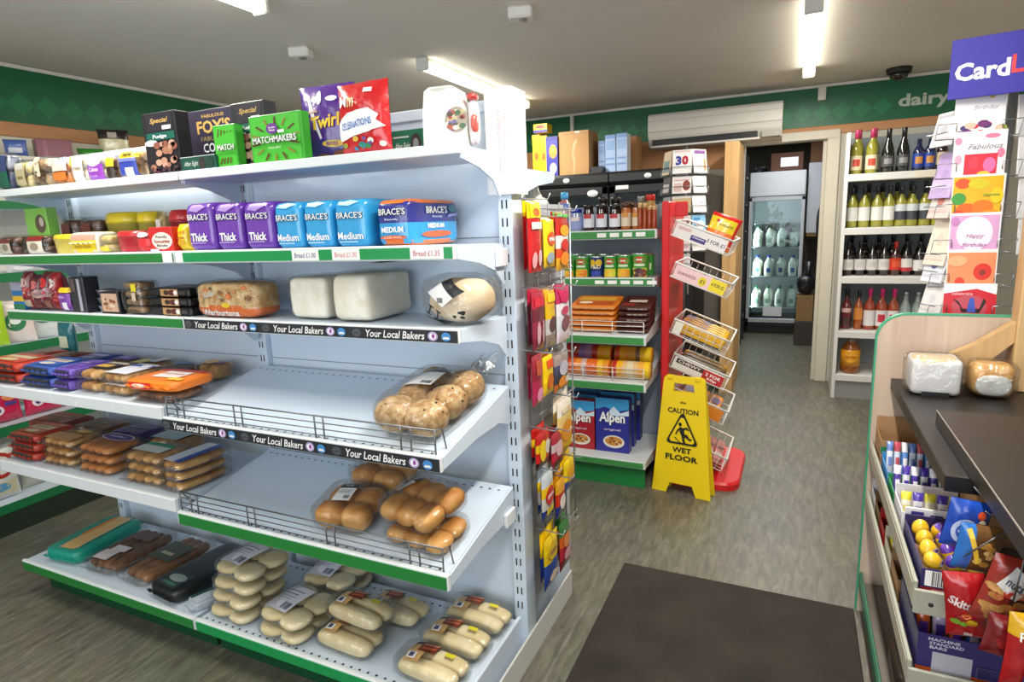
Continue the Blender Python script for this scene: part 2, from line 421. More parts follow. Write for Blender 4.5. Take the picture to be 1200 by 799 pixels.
# ceiling fittings
def smoke(loc, rz, label):
    t = thing('smoke_detector', label, 'detector', loc, rz, 'white detectors on the ceiling')
    m_ = M('#eceae4', .5)
    MB().box(-.055, .055, -.04, .04, -.05, 0, m_, .008).obj('housing', t)
    MB().lathe([(.02, -.004), (.018, 0)], M('#8c8a84', .3), 14, (0.01, 0, -.051)).obj('sensor_lens', t)
smoke((-2.45, 2.70, CZ), .35, 'small white detector box on the ceiling above the purple sweet bag')
smoke((-1.19, 2.76, CZ), .3, 'small white detector box at the top edge of the photo, middle of the ceiling')
t = thing('security_camera', 'black dome security camera under the ceiling above the green dairy band', 'camera', (.60, 5.28, CZ))
MB().lathe([(.075, -.035), (.08, 0)], M('#24231f', .5), 20).obj('housing', t)
MB().lathe([(.012, -.085), (.035, -.078), (.055, -.06), (.062, -.035)], M('#0c0b0c', .1, coat=1), 20).obj('dome', t)
# air conditioner
t = thing('air_conditioner', 'long white wall mounted air conditioning unit under the green band', 'air conditioner', (-.655, BY-.025, 1.965))
aw = M('#d3d0c8', .45, var=.02)
prof = [(-.20, .09), (-.215, .14), (-.21, .255), (-.19, .275), (0, .275), (0, 0), (-.10, 0), (-.16, .02)]
mb = MB(); T = Matrix.Rotation(PI/2, 4, 'Z')
mb.prism([(p[0], p[1]) for p in prof], -.515, .515, aw, T=Matrix(((0, 1, 0, 0), (1, 0, 0, 0), (0, 0, 1, 0), (0, 0, 0, 1))))
bpy_ac = mb.obj('casing', t)
MB().box(-.48, .34, -.203, -.14, .018, .07, BLACK, .003).obj('air_outlet', t)
MB().box(-.49, .36, -.222, -.15, .003, .02, aw, .004).obj('louvre', t)
mb = MB(); mb.box(-.51, .51, -.2165, -.2, .13, .133, M('#a7a49c', .5)); mb.box(-.51, .51, -.2155, -.2, .215, .217, M('#a7a49c', .5)); mb.obj('panel_seam', t)
MB().box(.37, .50, -.21, -.15, .018, .068, M('#a09d97', .5), .003).obj('control_panel', t)
# entrance mat
mm, nt, bs = newmat('coir_mat'); bs.inputs['Roughness'].default_value = .95
tc = nt.nodes.new('ShaderNodeTexCoord'); nz = nt.nodes.new('ShaderNodeTexNoise'); nz.inputs['Scale'].default_value = 220; nt.links.new(tc.outputs['Object'], nz.inputs['Vector'])
nz2 = nt.nodes.new('ShaderNodeTexNoise'); nz2.inputs['Scale'].default_value = 5; nz2.inputs['Detail'].default_value = 4; nt.links.new(tc.outputs['Object'], nz2.inputs['Vector'])
cr = nt.nodes.new('ShaderNodeValToRGB'); cr.color_ramp.elements[0].position = .3; cr.color_ramp.elements[0].color = rgb('#241f1a'); cr.color_ramp.elements[1].position = .75; cr.color_ramp.elements[1].color = rgb('#383028')
nt.links.new(nz2.outputs['Fac'], cr.inputs['Fac']); nt.links.new(cr.outputs['Color'], bs.inputs['Base Color'])
bp = nt.nodes.new('ShaderNodeBump'); bp.inputs['Strength'].default_value = .8; bp.inputs['Distance'].default_value = .004; nt.links.new(nz.outputs['Fac'], bp.inputs['Height']); nt.links.new(bp.outputs['Normal'], bs.inputs['Normal'])
MB().box(-.585, .245, .75, 2.25, 0, .008, mm, .004).obj('door_mat', label='large dark brown entrance mat on the vinyl floor beside the counter', cat='mat')
# ------------------------------------------------- shelving: the bread gondola
GW = M('#cddbe9', .38, var=.02, scale=5)            # cool white powder coat
GWD = M('#c2cfdb', .4, var=.02, scale=5)
GRN = M('#0f8f4c', .35); GRND = M('#1d7a33', .35); LIP = M('#dfe4e6', .35); PLG = M('#0a4628', .4)
XR, XM, XL = -.747, -1.747, -2.747
SY = 1.61
HOLE = M('#22262a', .8)
def upright(name, x, parent, z1=1.735, y=SY):
    mb = MB(); mb.box(x-.022, x+.022, y-.035, y+.035, .02, z1, GW, .002)
    k = .19
    while k < z1-.05:
        for dx in (-.008, .006): mb.box(x+dx-.0022, x+dx+.0022, y-.0356, y-.03, k, k+.024, HOLE)
        k += .05
    for dy in (-.01, .01): pass
    return mb.obj(name, parent)
def your_bakers(mb, x0, x1, yf, z0, z1):
    """black strip with chalk lettering"""
    n = 3; wd = (x1-x0)/n; h = z1-z0
    mb.box(x0, x1, yf-.002, yf, z0, z1, M('#1d2026', .5))
    for k in range(n):
        S = plane((x0+wd*k, yf-.002, z0), (wd, 0, 0), (0, 0, h))
        it = [('e', .055, .5, .045, .36, M('#4c4f55', .5)), ('r', .03, .42, .08, .52, M('#2b2d33', .5)),
              ('t', 'Your Local Bakers', .43, .5, .56, .66, WHITE, {'shear': .22, 'bold': .012})]
        it += [('e', .785, .5, .045, .40, M('#b6a6d0', .5)), ('e', .785, .5, .03, .26, WHITE), ('e', .79, .52, .014, .2, M('#9b3f9c', .5)),
               ('e', .905, .5, .042, .38, M('#3f86c6', .5)), ('p', [(.872, .3), (.938, .3), (.925, .5), (.885, .5)], M('#e3e6e8', .5))]
        mb.art(S, wd, h, it, .0004, .0003)
def shelf(parent, x0, x1, yf, yb, zf, zb, strip=None, lip=.03, riser=False, holes=False, tickets=(), name='shelf', bracket=(True, True), mat_=None):
    """one metal shelf: deck, folded front lip, end brackets; zf / zb are the deck heights front and back"""
    g = mat_ or GW; sgn = 1 if yb > yf else -1
    mb = MB(); a = math.atan2(zb-zf, yb-yf)
    x0_, x1_ = x0, x1; x0 += .007; x1 -= .007
    vs = [(x0, yf, zf), (x1, yf, zf), (x1, yb, zb), (x0, yb, zb), (x0, yf, zf-.022), (x1, yf, zf-.022), (x1, yb, zb-.022), (x0, yb, zb-.022)]
    fs = [(0, 1, 2, 3), (7, 6, 5, 4), (0, 4, 5, 1), (1, 5, 6, 2), (2, 6, 7, 3), (3, 7, 4, 0)]
    if sgn < 0: fs = [tuple(reversed(f)) for f in fs]
    mb.add(vs, fs, g)
    x0, x1 = x0_, x1_
    mb.box(x0, x1, yf-.012*sgn, yf+.002*sgn, zf-lip, zf+.004, LIP, .002)
    if holes:
        k = x0+.03
        while k < x1-.02:
            for t in (.03, .93):
                y = yf+(yb-yf)*t; z = zf+(zb-zf)*t+.0006
                mb.box(k-.0035, k+.0035, y-.0035, y+.0035, z-.0004, z, HOLE)
            k += .03
    o = mb.obj(name, parent)
    for i, (x, s) in enumerate(((x0, 1), (x1, -1))):
        if not bracket[i]: continue
        L = yb-yf; mb = MB()
        pl = [(yf+.003*sgn, zf-.001), (yf+.003*sgn, zf-.032), (yf+L*.45, zf+(zb-zf)*.45-.048), (yf+L*.8, zf+(zb-zf)*.8-.075), (yb-.01*sgn, zb-.115), (yb, zb-.115), (yb, zb-.001)]
        R = Matrix(((0, 1, 0, 0), (1, 0, 0, 0), (0, 0, 1, 0), (0, 0, 0, 1)))
        mb.prism(pl, x, x+.006*s, g, T=R)
        mb.obj('bracket', o)
    if strip == 'bakers':
        mb = MB(); your_bakers(mb, x0+.002, x1-.002, yf-.0125*sgn, zf-lip+.003, zf-.001); mb.obj('ticket_strip', o, label='black ticket strip with chalk lettering')
    elif strip:
        mb = MB(); mb.box(x0+.008, x1-.004, yf-.0145*sgn, yf-.012*sgn, zf-lip+.004, zf-.002, GRN if strip == 'green' else GRND)
        mb.obj('ticket_strip', o, label='green ticket strip')
        for (a0, a1, tx, cl) in tickets:
            mt = MB(); y = yf-.0155*sgn; mt.box(a0, a1, y, y+.001, zf-lip+.004, zf-.002, PAPER)
            if tx:
                S = plane((a0, y, zf-lip+.004), (a1-a0, 0, 0), (0, 0, lip-.006)); mt.art(S, a1-a0, lip-.006, [('t', tx, .5, .5, .8, .5, P(cl), {'bold': .01})], .0003)
            mt.obj('price_ticket', o)
    if riser:
        mb = MB(); y = yf+.004; z = zf+.003; h = .062
        for f in (.14, .42, .7, 1): mb.tube([(x0+.006, y, z+h*f), (x1-.02, y, z+h*f)], .0017 if f < 1 else .0024, WIRE, 5)
        for x in (x0+.008, x0+.055, x0+.085, x0+.30, x0+.33, x0+.60, x0+.63, x1-.12, x1-.09, x1-.02):
            mb.tube([(x, y-.002, z-.004), (x, y-.002, z+h)], .0024, WIRE, 5)
        mb.tube([(x1-.02, y, z+h), (x1-.012, y+.02, z+h), (x1-.012, y+.035, z+.004)], .0022, WIRE, 5)
        mb.tube([(x0+.008, y, z+h), (x0+.008, y+.04, z+.01)], .0022, WIRE, 5)
        mb.obj('wire_guard', o)
    return o
Z1, Z2, Z3 = 1.592, 1.351, 1.143
gr = thing('shelving_bay', 'white gondola shelving bay stocked with sliced bread, nearest the aisle end', 'shelving', (0, 0, 0), group='bays of the bread gondola')
gl = thing('shelving_bay', 'gondola shelving bay of cake packets joined to the left of the bread bay', 'shelving', (0, 0, 0), group='bays of the bread gondola')
for g, x0, x1 in ((gr, XM, XR), (gl, XL, XM)):
    mb = MB(); mb.box(x0+.0235, x1-.0235, SY-.012, SY+.012, .1, 1.735, GW); mb.box(x0+.0235, x1-.0235, SY-.02, SY+.02, 1.705, 1.737, GW, .003)
    for zz in (.5, .95, 1.36): mb.box(x0+.0235, x1-.0235, SY-.0135, SY-.012, zz, zz+.003, M('#8d969d', .5))
    mb.obj('back_panel', g)
    R = Matrix(((0, 1, 0, 0), (1, 0, 0, 0), (0, 0, 1, 0), (0, 0, 0, 1)))
upright('upright', XR, gr); upright('upright', XM, gr); upright('upright', XL, gl)
tk = [(XM-.012+.02, XM+.04, '', '#111'), (at(345, 296, Y=1.29).x, at(376, 296, Y=1.29).x, 'Bread £1.00', '#556088'), (at(392, 296, Y=1.29).x, at(424, 296, Y=1.29).x, 'Bread £1.00', '#d58a8a'), (at(483, 294, Y=1.29).x, at(522, 294, Y=1.29).x, 'Bread £1.35', '#c05a68')]
shelf(gr, XM+.002, XR-.002, 1.345, SY-.05, Z1, Z1-.002, lip=.022)
shelf(gr, XM+.002, XR-.002, 1.295, SY-.05, Z2, Z2-.005, 'green', lip=.034, tickets=tk)
shelf(gr, XM+.002, XR-.002, 1.295, SY-.05, Z3, Z3-.005, 'bakers', lip=.034)
shelf(gr, XM+.002, XR-.002, 1.175, SY-.05, .852, .930, 'bakers', lip=.036, riser=True, holes=True)
shelf(gr, XM+.002, XR-.002, 1.175, SY-.05, .54, .612, 'green2', lip=.04, riser=True, holes=True)
shelf(gl, XL+.002, XM-.002, 1.345, SY-.05, Z1, Z1-.002, lip=.022, bracket=(True, True))
shelf(gl, XL+.002, XM-.002, 1.295, SY-.05, Z2, Z2-.005, 'green2', lip=.034, tickets=[(XM-.012-.04, XM-.008, '', '#111')])
shelf(gl, XL+.002, XM-.002, 1.295, SY-.05, Z3, Z3-.005, 'green2', lip=.034)
shelf(gl, XL+.002, XM-.002, 1.175, SY-.05, .882, .882, None, lip=.036, mat_=GWD)
shelf(gl, XL+.002, XM-.002, 1.175, SY-.05, .578, .578, None, lip=.04, mat_=GWD)
BZ = .155
for g, x0, x1, gm in ((gr, XM, XR, GRN), (gl, XL, XM, GRND)):
    shelf(g, x0+.002, x1-.002, 1.178, SY-.05, BZ, BZ, 'green' if g is gr else 'green2', lip=.038, name='base_deck', bracket=(False, False), holes=g is gr)
    MB().box(x0+.01, x1-.01, 1.243, 1.253, 0, BZ-.025, PLG, .001).obj('plinth', g)
# far side of the gondola: base and the two shelves whose ends show past the upright
MB().box(XR-.012, XR, 1.185, 2.04, .02, BZ+.004, GW, .002).obj('base_end', gr)
mb = MB(); mb.box(XR+.0225, XR+.03, 1.19, 1.98, 0, .10, M('#c9cac6', .5), .003); mb.obj('kick_plate', gr)
for zz in (1.56, 1.30): shelf(gr, -1.3, XR-.002, 1.97, SY+.05, zz, zz, None, lip=.025)
MB().box(-1.3, XR-.012, SY+.03, 2.04, BZ-.03, BZ, GWD).obj('rear_deck', gr)
for (px, py0, py1) in ((588, 291, 312), (598, 598, 614)):
    a, b = at(px, py0, X=XR+.004), at(px, py1, X=XR+.004)
    MB().box(XR-.0015, XR+.009, a.y-.035, a.y+.03, b.z, a.z, M('#e6eaee', .4), .002).obj('shelf_clip', gr)
# folded paper notice taped over the upright's top
mb = MB(); pz0, pz1 = 1.478, 1.760
mb.box(XR-.045, XR+.036, SY-.046, SY-.0435, pz0, pz1, PAPER, .001)
mb.box(XR+.034, XR+.0365, SY-.046, SY+.05, pz0, pz1, PAPER, .001)
S = plane((XR-.045, SY-.0461, pz0), (.081, 0, 0), (0, 0, pz1-pz0))
mb.art(S, .081, pz1-pz0, [('t', 'your local bakery', .52, .5, 2.1, .06, P('#e6c4cf'), {'rot': PI/2, 'bold': 0}), ('t', 'fresh every day', .74, .55, 1.5, .05, P('#e6c4cf'), {'rot': PI/2, 'bold': 0})])
mb.obj('paper_notice', label='white paper notice with pale pink writing folded over the top of the shelving end', cat='notice')
MB().box(XR+.003, XR+.009, 1.66, 2.03, .165, 1.455, M('#b4bac0', .5)).obj('end_cladding', gr)
# ------------------------------------------------------------- product makers
def fit(x0, x1, yt, yb, Y):
    ym = (yt+yb)/2
    return at(x0, ym, Y=Y).x, at(x1, ym, Y=Y).x, at((x0+x1)/2, yt, Y=Y).z
def front(w, d, h): return plane((-w/2, -d/2, 0), (w, 0, 0), (0, 0, h))
def side(w, d, h): return plane((w/2, -d/2, 0), (0, d, 0), (0, 0, h))
def top(w, d, h): return plane((-w/2, -d/2, h), (w, 0, 0), (0, d, 0))
def carton(name, label, cat, loc, w, d, h, col, art=(), sideart=(), topart=(), rz=0, group=None, rot=None, sidecol=None, parent=None):
    mb = MB(); mb.box(-w/2, w/2, -d/2, d/2, 0, h, col, .0018)
    if sidecol: mb.art(side(w, d, h), d, h, [('r', .01, .01, .99, .99, sidecol)], .0003)
    if art: mb.art(front(w, d, h), w, h, art)
    if sideart: mb.art(side(w, d, h), d, h, sideart)
    if topart: mb.art(top(w, d, h), w, d, topart)
    return mb.obj(name, parent, loc, rot if rot is not None else (0, 0, rz), label, cat, group)
def pouch_mesh(w, h, d, zone, art=(), crimp=True, pinch=.06, seed=0, backart=()):
    """sealed pillow bag standing upright, front towards -y"""
    mb = MB()
    def prof(u, v):
        a = max(0, 1-abs(2*u-1)**2.6); b = max(0, 1-abs(2*v-1)**3.2)
        return a**.6*b**.7*(1+.16*noise.noise((u*5+seed, v*5, seed)))+.10*noise.noise((u*11+seed, v*9, 3))*a*b
    def xz(u, v): return (u-.5)*w*(1-pinch*math.sin(PI*v)), v*h+.006*h*noise.noise((u*4, v*2, seed))
    def S(u, v, l=0):
        x, z = xz(u, v); return Vector((x, -d/2*prof(u, v)-l-.0008, z))
    def B(u, v, l=0):
        x, z = xz(u, v); return Vector((x, d/2*prof(u, v)+l+.0008, z))
    mb.grid(lambda u, v: S(u, v), 16, 18, zone)
    mb.grid(lambda u, v: B(u, v), 16, 18, zone, flip=True)
    if art: mb.art(S, w, h, art, .0022, .0004, 6)
    return mb
def pouch(name, label, cat, loc, w, h, d, zone, art=(), rz=0, group=None, rot=None, seed=0, pinch=.06):
    return pouch_mesh(w, h, d, zone, art, seed=seed, pinch=pinch).obj(name, None, loc, rot if rot is not None else (0, 0, rz), label, cat, group)
def se_front(a, b, c, e, zc):
    """front (-y) surface of a superellipsoid of half sizes a,b,c centred at height zc; u,v over its box"""
    p = 2/e
    def S(u, v, l=0):
        x = (2*u-1)*a; z = (2*v-1)*c
        k = max(0, 1-abs(x/a)**p-abs(z/c)**p); return Vector((x, -b*k**(1/p)-l, z+zc))
    return S
def se_top(a, b, c, e, zc):
    p = 2/e
    def S(u, v, l=0):
        x = (2*u-1)*a; y = (2*v-1)*b
        k = max(0, 1-abs(x/a)**p-abs(y/b)**p); return Vector((x, y, c*k**(1/p)+l+zc))
    return S
def se_side(a, b, c, e, zc):
    p = 2/e
    def S(u, v, l=0):
        y = (2*u-1)*b; z = (2*v-1)*c
        k = max(0, 1-abs(y/b)**p-abs(z/c)**p); return Vector((a*k**(1/p)+l, y, z+zc))
    return S
def loaf(name, label, loc, w, d, h, bands, art, sideart=(), rz=0, group=None, e=.26, tail='#cfd6de', cat='bread'):
    """sliced loaf in a printed bag, end face to -y. bands: [(z fraction upto, material)]"""
    t = thing(name, label, cat, loc, rz, group)
    mb = MB(); a, b, c = w/2, d/2, h/2
    def zn(u, v):
        ph = (v-.5)*PI; z = math.copysign(abs(math.sin(ph))**e, ph)*.5+.5
        for f, mt in bands:
            if z <= f: return mt
        return bands[-1][1]
    mb.blob((0, 0, c), (a, b, c), zn, (e, e), 36, 40)
    mb.art(se_front(a, b, c, e, c), w, h, art, .0012, .0004, 4)
    if sideart: mb.art(se_side(a, b, c, e, c), d, h, sideart, .0012, .0004, 4)
    mb.obj('bag', t)
    mb = MB()   # gathered end of the bag with its tag
    mb.lathe([(.045, 0), (.03, .012), (.012, .024), (.009, .03), (.018, .042), (.028, .05)], film('#dfe6ee', .3), 12, T=Matrix.Translation((0, b-.012, c)) @ Matrix.Rotation(-PI/2, 4, 'X'))
    mb.obj('twisted_end', t)
    return t
def film_shell(t, a, b, c, zc, e=.5, amount=.10, name='wrapper', cx=0, cy=0, wob=.05, tint='#ffffff'):
    mb = MB(); mb.blob((cx, cy, zc), (a, b, c), film(tint, amount), (e, e), 24, 14, wob)
    return mb.obj(name, t)
BUN = food('#b9772f', '#d9a45c', 18, .55, .15); BAP = food('#d9c592', '#e8dab2', 16, .75, .15); SEED = food('#a87b46', '#d8b98a', 55, .8, .5)
CRUMB = food('#b98a4c', '#e2c490', 40); CHOC = food('#3a1f12', '#5b3420', 30, .5); CAKE = food('#c88a3c', '#e5b76a', 30); WHITEB = food('#f2ead2', '#fdf8ea', 22, .8, .2)
def rolls(name, label, loc, nx, ny, r, fd, labels=(), rz=0, group=None, layers=1, gap=.9, rot=None, amount=.1, elong=(.75, .9), seeds=False, cat='bread rolls', part='bread_roll', shell=True):
    """pack of bread rolls; r = half sizes of one roll. labels: (x,y,w,d,turn,[art]) lying on top"""
    t = thing(name, label, cat, loc, rz, group, rot)
    rg = random.Random(name+label)
    for L in range(layers):
        for i in range(nx):
            for j in range(ny):
                mb = MB(); x = (i-(nx-1)/2)*r[0]*2*gap; y = (j-(ny-1)/2)*r[1]*2*gap; zc = r[2]*(1+2*.92*L)+.004
                mb.blob((x, y, zc), (r[0]*rg.uniform(.96, 1.03), r[1]*rg.uniform(.96, 1.03), r[2]*rg.uniform(.95, 1.02)), fd, elong, 18, 10, .06)
                if seeds:
                    dk = M('#2b1d12', .6)
                    for q in range(14):
                        th = rg.uniform(0, 2*PI); ph = rg.uniform(.15, 1.1)
                        c_ = (x+r[0]*math.cos(ph)*math.cos(th)*.99, y+r[1]*math.cos(ph)*math.sin(th)*.99, zc+r[2]*math.sin(ph)*1.0)
                        mb.blob(c_, (.004, .003, .003), dk, (1, 1), 6, 4)
                mb.obj(part, t)
    A, B, Cc = nx*r[0]*gap+.014, ny*r[1]*gap+.012, layers*r[2]*.95+.006
    if shell: film_shell(t, A, B, Cc, Cc+.004, .42, amount, wob=.03)
    for (x, y, w, d, tn, its) in labels:
        mb = MB(); zt = 2*Cc+.0065
        S0 = lambda u, v, l=0: Vector((x+((u-.5)*w*math.cos(tn)-(v-.5)*d*math.sin(tn)), y+((u-.5)*w*math.sin(tn)+(v-.5)*d*math.cos(tn)), zt-.9*Cc*((abs(x+((u-.5)*w*math.cos(tn)-(v-.5)*d*math.sin(tn)))/A)**3.2+(abs(y+((u-.5)*w*math.sin(tn)+(v-.5)*d*math.cos(tn)))/B)**3.2)+l))
        mb.art(S0, w, d, its, .0006, .0005, 8); mb.obj('label', t)
    return t
def flowpack(name, label, loc, w, d, h, body, art, rz=0, group=None, e=.3, cat='cake packet', frontart=(), contents=None, rot=None):
    """printed packet lying flat; art is on its top face"""
    t = thing(name, label, cat, loc, rz, group, rot)
    a, b, c = w/2, d/2, h/2
    if contents:
        mb = MB(); nn = max(2, int(w/.045))
        for i in range(nn): mb.blob((-a*.82+(i+.5)*1.64*a/nn, 0, c), (a*.8/nn, b*.86, c*.9), contents, (.7, .5), 10, 6)
        mb.obj('contents', t); film_shell(t, a, b, c, c, .32, .12, wob=.03)
    else:
        mb = MB(); mb.blob((0, 0, c), (a, b, c), body, (e, e), 26, 14); mb.obj('wrapper', t)
    mb = MB(); mb.art(se_top(a, b, c*1.01, e, c), w, d, art, .002, .0004, 6)
    if frontart: mb.art(se_front(a, b*1.01, c, e, c), w, h, frontart, .0012, .0004, 4)
    mb.obj('label', t)
    for s in (-1, 1):   # crimped fins at both ends
        mb = MB(); n = 10
        mb.grid(lambda u, v: Vector(((u-.5)*w*.92, s*(b*.985+v*.012), c+.003*math.sin(u*n*PI))), n*2, 2, body if not contents else film('#ffffff', .2)); mb.obj('end_seal', t)
    return t
def cake_bag(name, label, loc, w, d, h, contents, art, rz=0, group=None, nb=2, cat='cake packet', amount=.12):
    """clear bag standing up, cakes inside and a printed card on its front"""
    t = thing(name, label, cat, loc, rz, group)
    mb = MB(); k = 0
    for i in range(nb):
        for j in range(2):
            mb.blob(((i-(nb-1)/2)*w/nb*.95, 0, h*(.27+.42*j)), (w/nb*.43, d*.40, h*.22), contents, (.8, .8), 12, 8, .08)
    mb.obj('contents', t)
    film_shell(t, w/2, d/2, h/2, h/2, .5, amount, wob=.04)
    if art: mb = MB(); mb.art(se_front(w/2, d/2*1.02, h/2, .5, h/2), w, h, art, .0012, .0005, 8); mb.obj('label', t)
    return t
def tub(name, label, loc, rw, h, lid, body, rd=None, art=(), group=None, cat='cake tub'):
    t = thing(name, label, cat, loc, 0, group); rd = rd or rw
    MB().lathe([(rw*.86, 0), (rw*.9, .004), (rw*.97, h*.7), (rw, h*.72)], body, 24, sy=rd/rw).obj('tray', t)
    MB().lathe([(rw, h*.72), (rw*1.02, h*.78), (rw*.95, h*.95), (rw*.8, h), (0.0001, h)], lid, 24, sy=rd/rw).obj('lid', t)
    return t
# ------------------------------------------------- right bay, top shelf
YT = 1.352
def on_top(x0, x1, yt, yb, dy=0): return fit(x0, x1, yt, yb, YT+dy)
CHK = P('#191720'); GOLD = P('#c9a45a'); GRNM = P('#35a32a'); BRN = P('#5a3316'); TEAL = P('#0e5b4d'); PUR = PG('#5b2a8e'); YEL = P('#f2c81e')
fud = [P('#b98a72'), P('#c59a84'), P('#a3705a'), P('#8a5444')]
def fudge(label, x0, x1, yt, yb, dy):
    a, b, zt = on_top(x0, x1, yt, yb, dy); w, h, d = b-a, zt-Z1, .05
    carton('fudge_carton', label, 'sweet carton', ((a+b)/2, YT+dy+d/2, Z1+.001), w, d, h, CHK,
           [('r', .14, .70, .92, .97, P('#24202c')), ('t', 'Special', .52, .86, .55, .10, GOLD, {'shear': .3}), ('r', .6, .72, .86, .78, PAPER), ('r', .1, .56, .95, .68, TEAL), ('t', 'Fudge', .5, .61, .42, .07, WHITE),
            ('e', .22, .52, .2, .05, P('#d9d2da')), ('scatter', .2, .12, .9, .5, 16, .016, fud), ('scatter', .05, .03, .95, .12, 14, .008, [P('#3d2a33'), P('#57323a')])], group='fudge cartons')
fudge('dark fudge carton at the left end of the sweets, beside the cake bags', 169, 208, 131, 196, .0)
fudge('dark fudge carton standing behind the two green cartons', 273, 312, 119, 188, .05)
a, b, zt = on_top(192, 278, 127, 185, .10); w, h = b-a, zt-Z1
carton('cookie_box', 'dark purple box of cookies standing behind the black fudge carton', 'biscuit box', ((a+b)/2, YT+.155, Z1+.0015), w, .06, h, P('#2e2840'),
       [('t', 'FABULOUS', .62, .90, .3, .05, GOLD), ('t', "FOX'S", .62, .74, .46, .2, GOLD, {'bold': .03}), ('t', 'FABULOUS', .62, .56, .38, .07, P('#9a8a5a')), ('t', 'COOKIES', .68, .42, .46, .14, WHITE, {'bold': .02}), ('t', 'MILK CHOCOLATE', .65, .3, .3, .035, P('#8f7fc0')),
        ('r', 0, 0, 1, .2, P('#5a4ba0')), ('e', .40, .12, .12, .1, P('#b98d52')), ('e', .62, .1, .13, .12, P('#a87738')), ('e', .84, .1, .12, .11, P('#b98d52')), ('scatter', .35, .03, .9, .2, 14, .004, [BRN])])
a, b, zt = on_top(209, 252, 178, 196, -.006)
carton('mint_box', 'small dark green box of mints lying in front of the cookie box', 'sweet carton', ((a+b)/2-.003, YT+.056, Z1+.001), b-a-.008, .11, .045, P('#0c4a3c'), [('t', 'After Eight', .3, .5, .42, .4, P('#b9c8bd'), {'shear': .3}), ('e', .62, .5, .1, .42, P('#2f2a28')), ('e', .85, .5, .1, .4, P('#14392f')), ('r', 0, .96, 1, 1, P('#d0d8d2'))])
def matchm(label, x0, x1, yt, yb, dy, full):
    a, b, zt = on_top(x0, x1, yt, yb, dy); w, h, d = b-a, zt-Z1, .032
    its = [('r', .04, .04, .96, .96, P('#45b82f'))]
    for q in range(14 if full else 0):
        an = q*2*PI/14+.2; r0, r1 = .30, .46; ca, sa = math.cos(an), math.sin(an); k = w/h
        pts = [(.5+r0*ca-.018*sa, .48+(r0*sa+.018*ca)), (.5+r0*ca+.018*sa, .48+(r0*sa-.018*ca)), (.5+r1*ca+.018*sa, .48+(r1*sa-.018*ca)), (.5+r1*ca-.018*sa, .48+(r1*sa+.018*ca))]
        its.append(('p', pts, BRN if q % 2 else P('#8a7a2c')))
    if full:
        its += [('e', .47, .70, .11, .11, P('#6b2c91')), ('t', 'Quality', .47, .72, .13, .04, WHITE), ('t', 'Street', .47, .67, .11, .04, WHITE), ('r', .58, .6, .7, .66, PAPER),
                ('t', 'MATCHMAKERS', .5, .48, .84, .15, P('#18451c'), {'bold': .06}), ('t', 'MATCHMAKERS', .5, .485, .83, .135, WHITE, {'bold': .015}), ('t', 'COOL MINT', .5, .31, .24, .04, P('#d8efcf'))]
    else:
        for q in range(5): its.append(('p', [(.18+.16*q, .74+.03*q), (.22+.16*q, .72+.03*q), (.3+.13*q, .9-.02*q), (.26+.13*q, .92-.02*q)], BRN))
        for q in range(4): its.append(('p', [(.2+.16*q, .12), (.25+.16*q, .1), (.38+.13*q, .24), (.33+.13*q, .26)], BRN))
        its += [('r', .04, .33, .96, .36, P('#2f8f25')), ('t', 'MATCH', .56, .48, .74, .15, P('#18451c'), {'bold': .06}), ('t', 'MATCH', .56, .485, .73, .135, WHITE, {'bold': .015})]
    carton('chocolate_stick_carton', label, 'sweet carton', ((a+b)/2, YT+dy+d/2, Z1+.001), w, d, h, GRNM, its, group='green cartons of chocolate sticks')
matchm('narrow looking green carton partly behind the dark fudge carton on the top shelf', 251, 277, 146, 191, .012, False)
matchm('bright green carton with radiating brown sticks, left of the purple sweet bag', 293, 355, 133, 187, .0, True)
# foil sweet bags
a, b, zt = on_top(337, 399, 95, 184, .035)
W1 = P('#efe9f6')
pouch('sweet_bag', 'tall purple foil bag of chocolates standing left of the red bag', 'sweet bag', ((a+b)/2, YT+.10, Z1+.003), b-a, zt-Z1, .06,
      lambda u, v: PG('#3f2a80') if v < .3 else PG('#55298c'),
      [('p', [(.08, .93), (.2, .9), (.3, .55), (.42, .28), (.46, .3), (.36, .6), (.26, .86)], W1), ('e', .45, .82, .05, .09, W1), ('e', .68, .8, .1, .035, W1), ('r', .12, .63, .42, .66, P('#b88f86')), ('t', 'Twirl', .56, .51, .54, .17, YEL, {'bold': .03, 'shear': .2, 'rot': .1}), ('e', .66, .22, .2, .045, P('#d9b22d')), ('t', 'BITES', .64, .22, .2, .05, P('#4a2680')),
       ('e', .75, .07, .15, .06, P('#7c4426')), ('e', .45, .05, .14, .05, P('#6b3a20'))], rz=.08, seed=2)
a, b, zt = on_top(388, 450, 94, 181, .006)
RED = PG('#c8141c')
pouch('sweet_bag', 'shiny red foil bag of assorted chocolates with a white banner', 'sweet bag', ((a+b)/2, YT+.04, Z1+.003), b-a, zt-Z1, .058, lambda u, v: RED,
      [('t', 'M', .2, .74, .15, .15, WHITE), ('t', 'm', .38, .72, .14, .13, P('#e8c38a')), ('r', .62, .83, .78, .89, PAPER),
       ('p', [(.02, .28), (.05, .46), (.3, .58), (.72, .62), (.88, .52), (.84, .45), (.97, .36), (.7, .3), (.4, .26), (.1, .2)], WHITE),
       ('t', 'CELEBRATIONS', .45, .42, .62, .10, P('#3f6fb8'), {'rot': .1, 'bold': .02}),
       ('scatter', .1, .06, .9, .26, 12, .011, [P('#2f8bb0'), P('#2e8a45'), P('#d9b23a'), P('#e9e3da'), P('#6b3f86')])], rz=-.05, seed=5, pinch=.02)
a, b, zt = on_top(455, 496, 153, 175, .15)
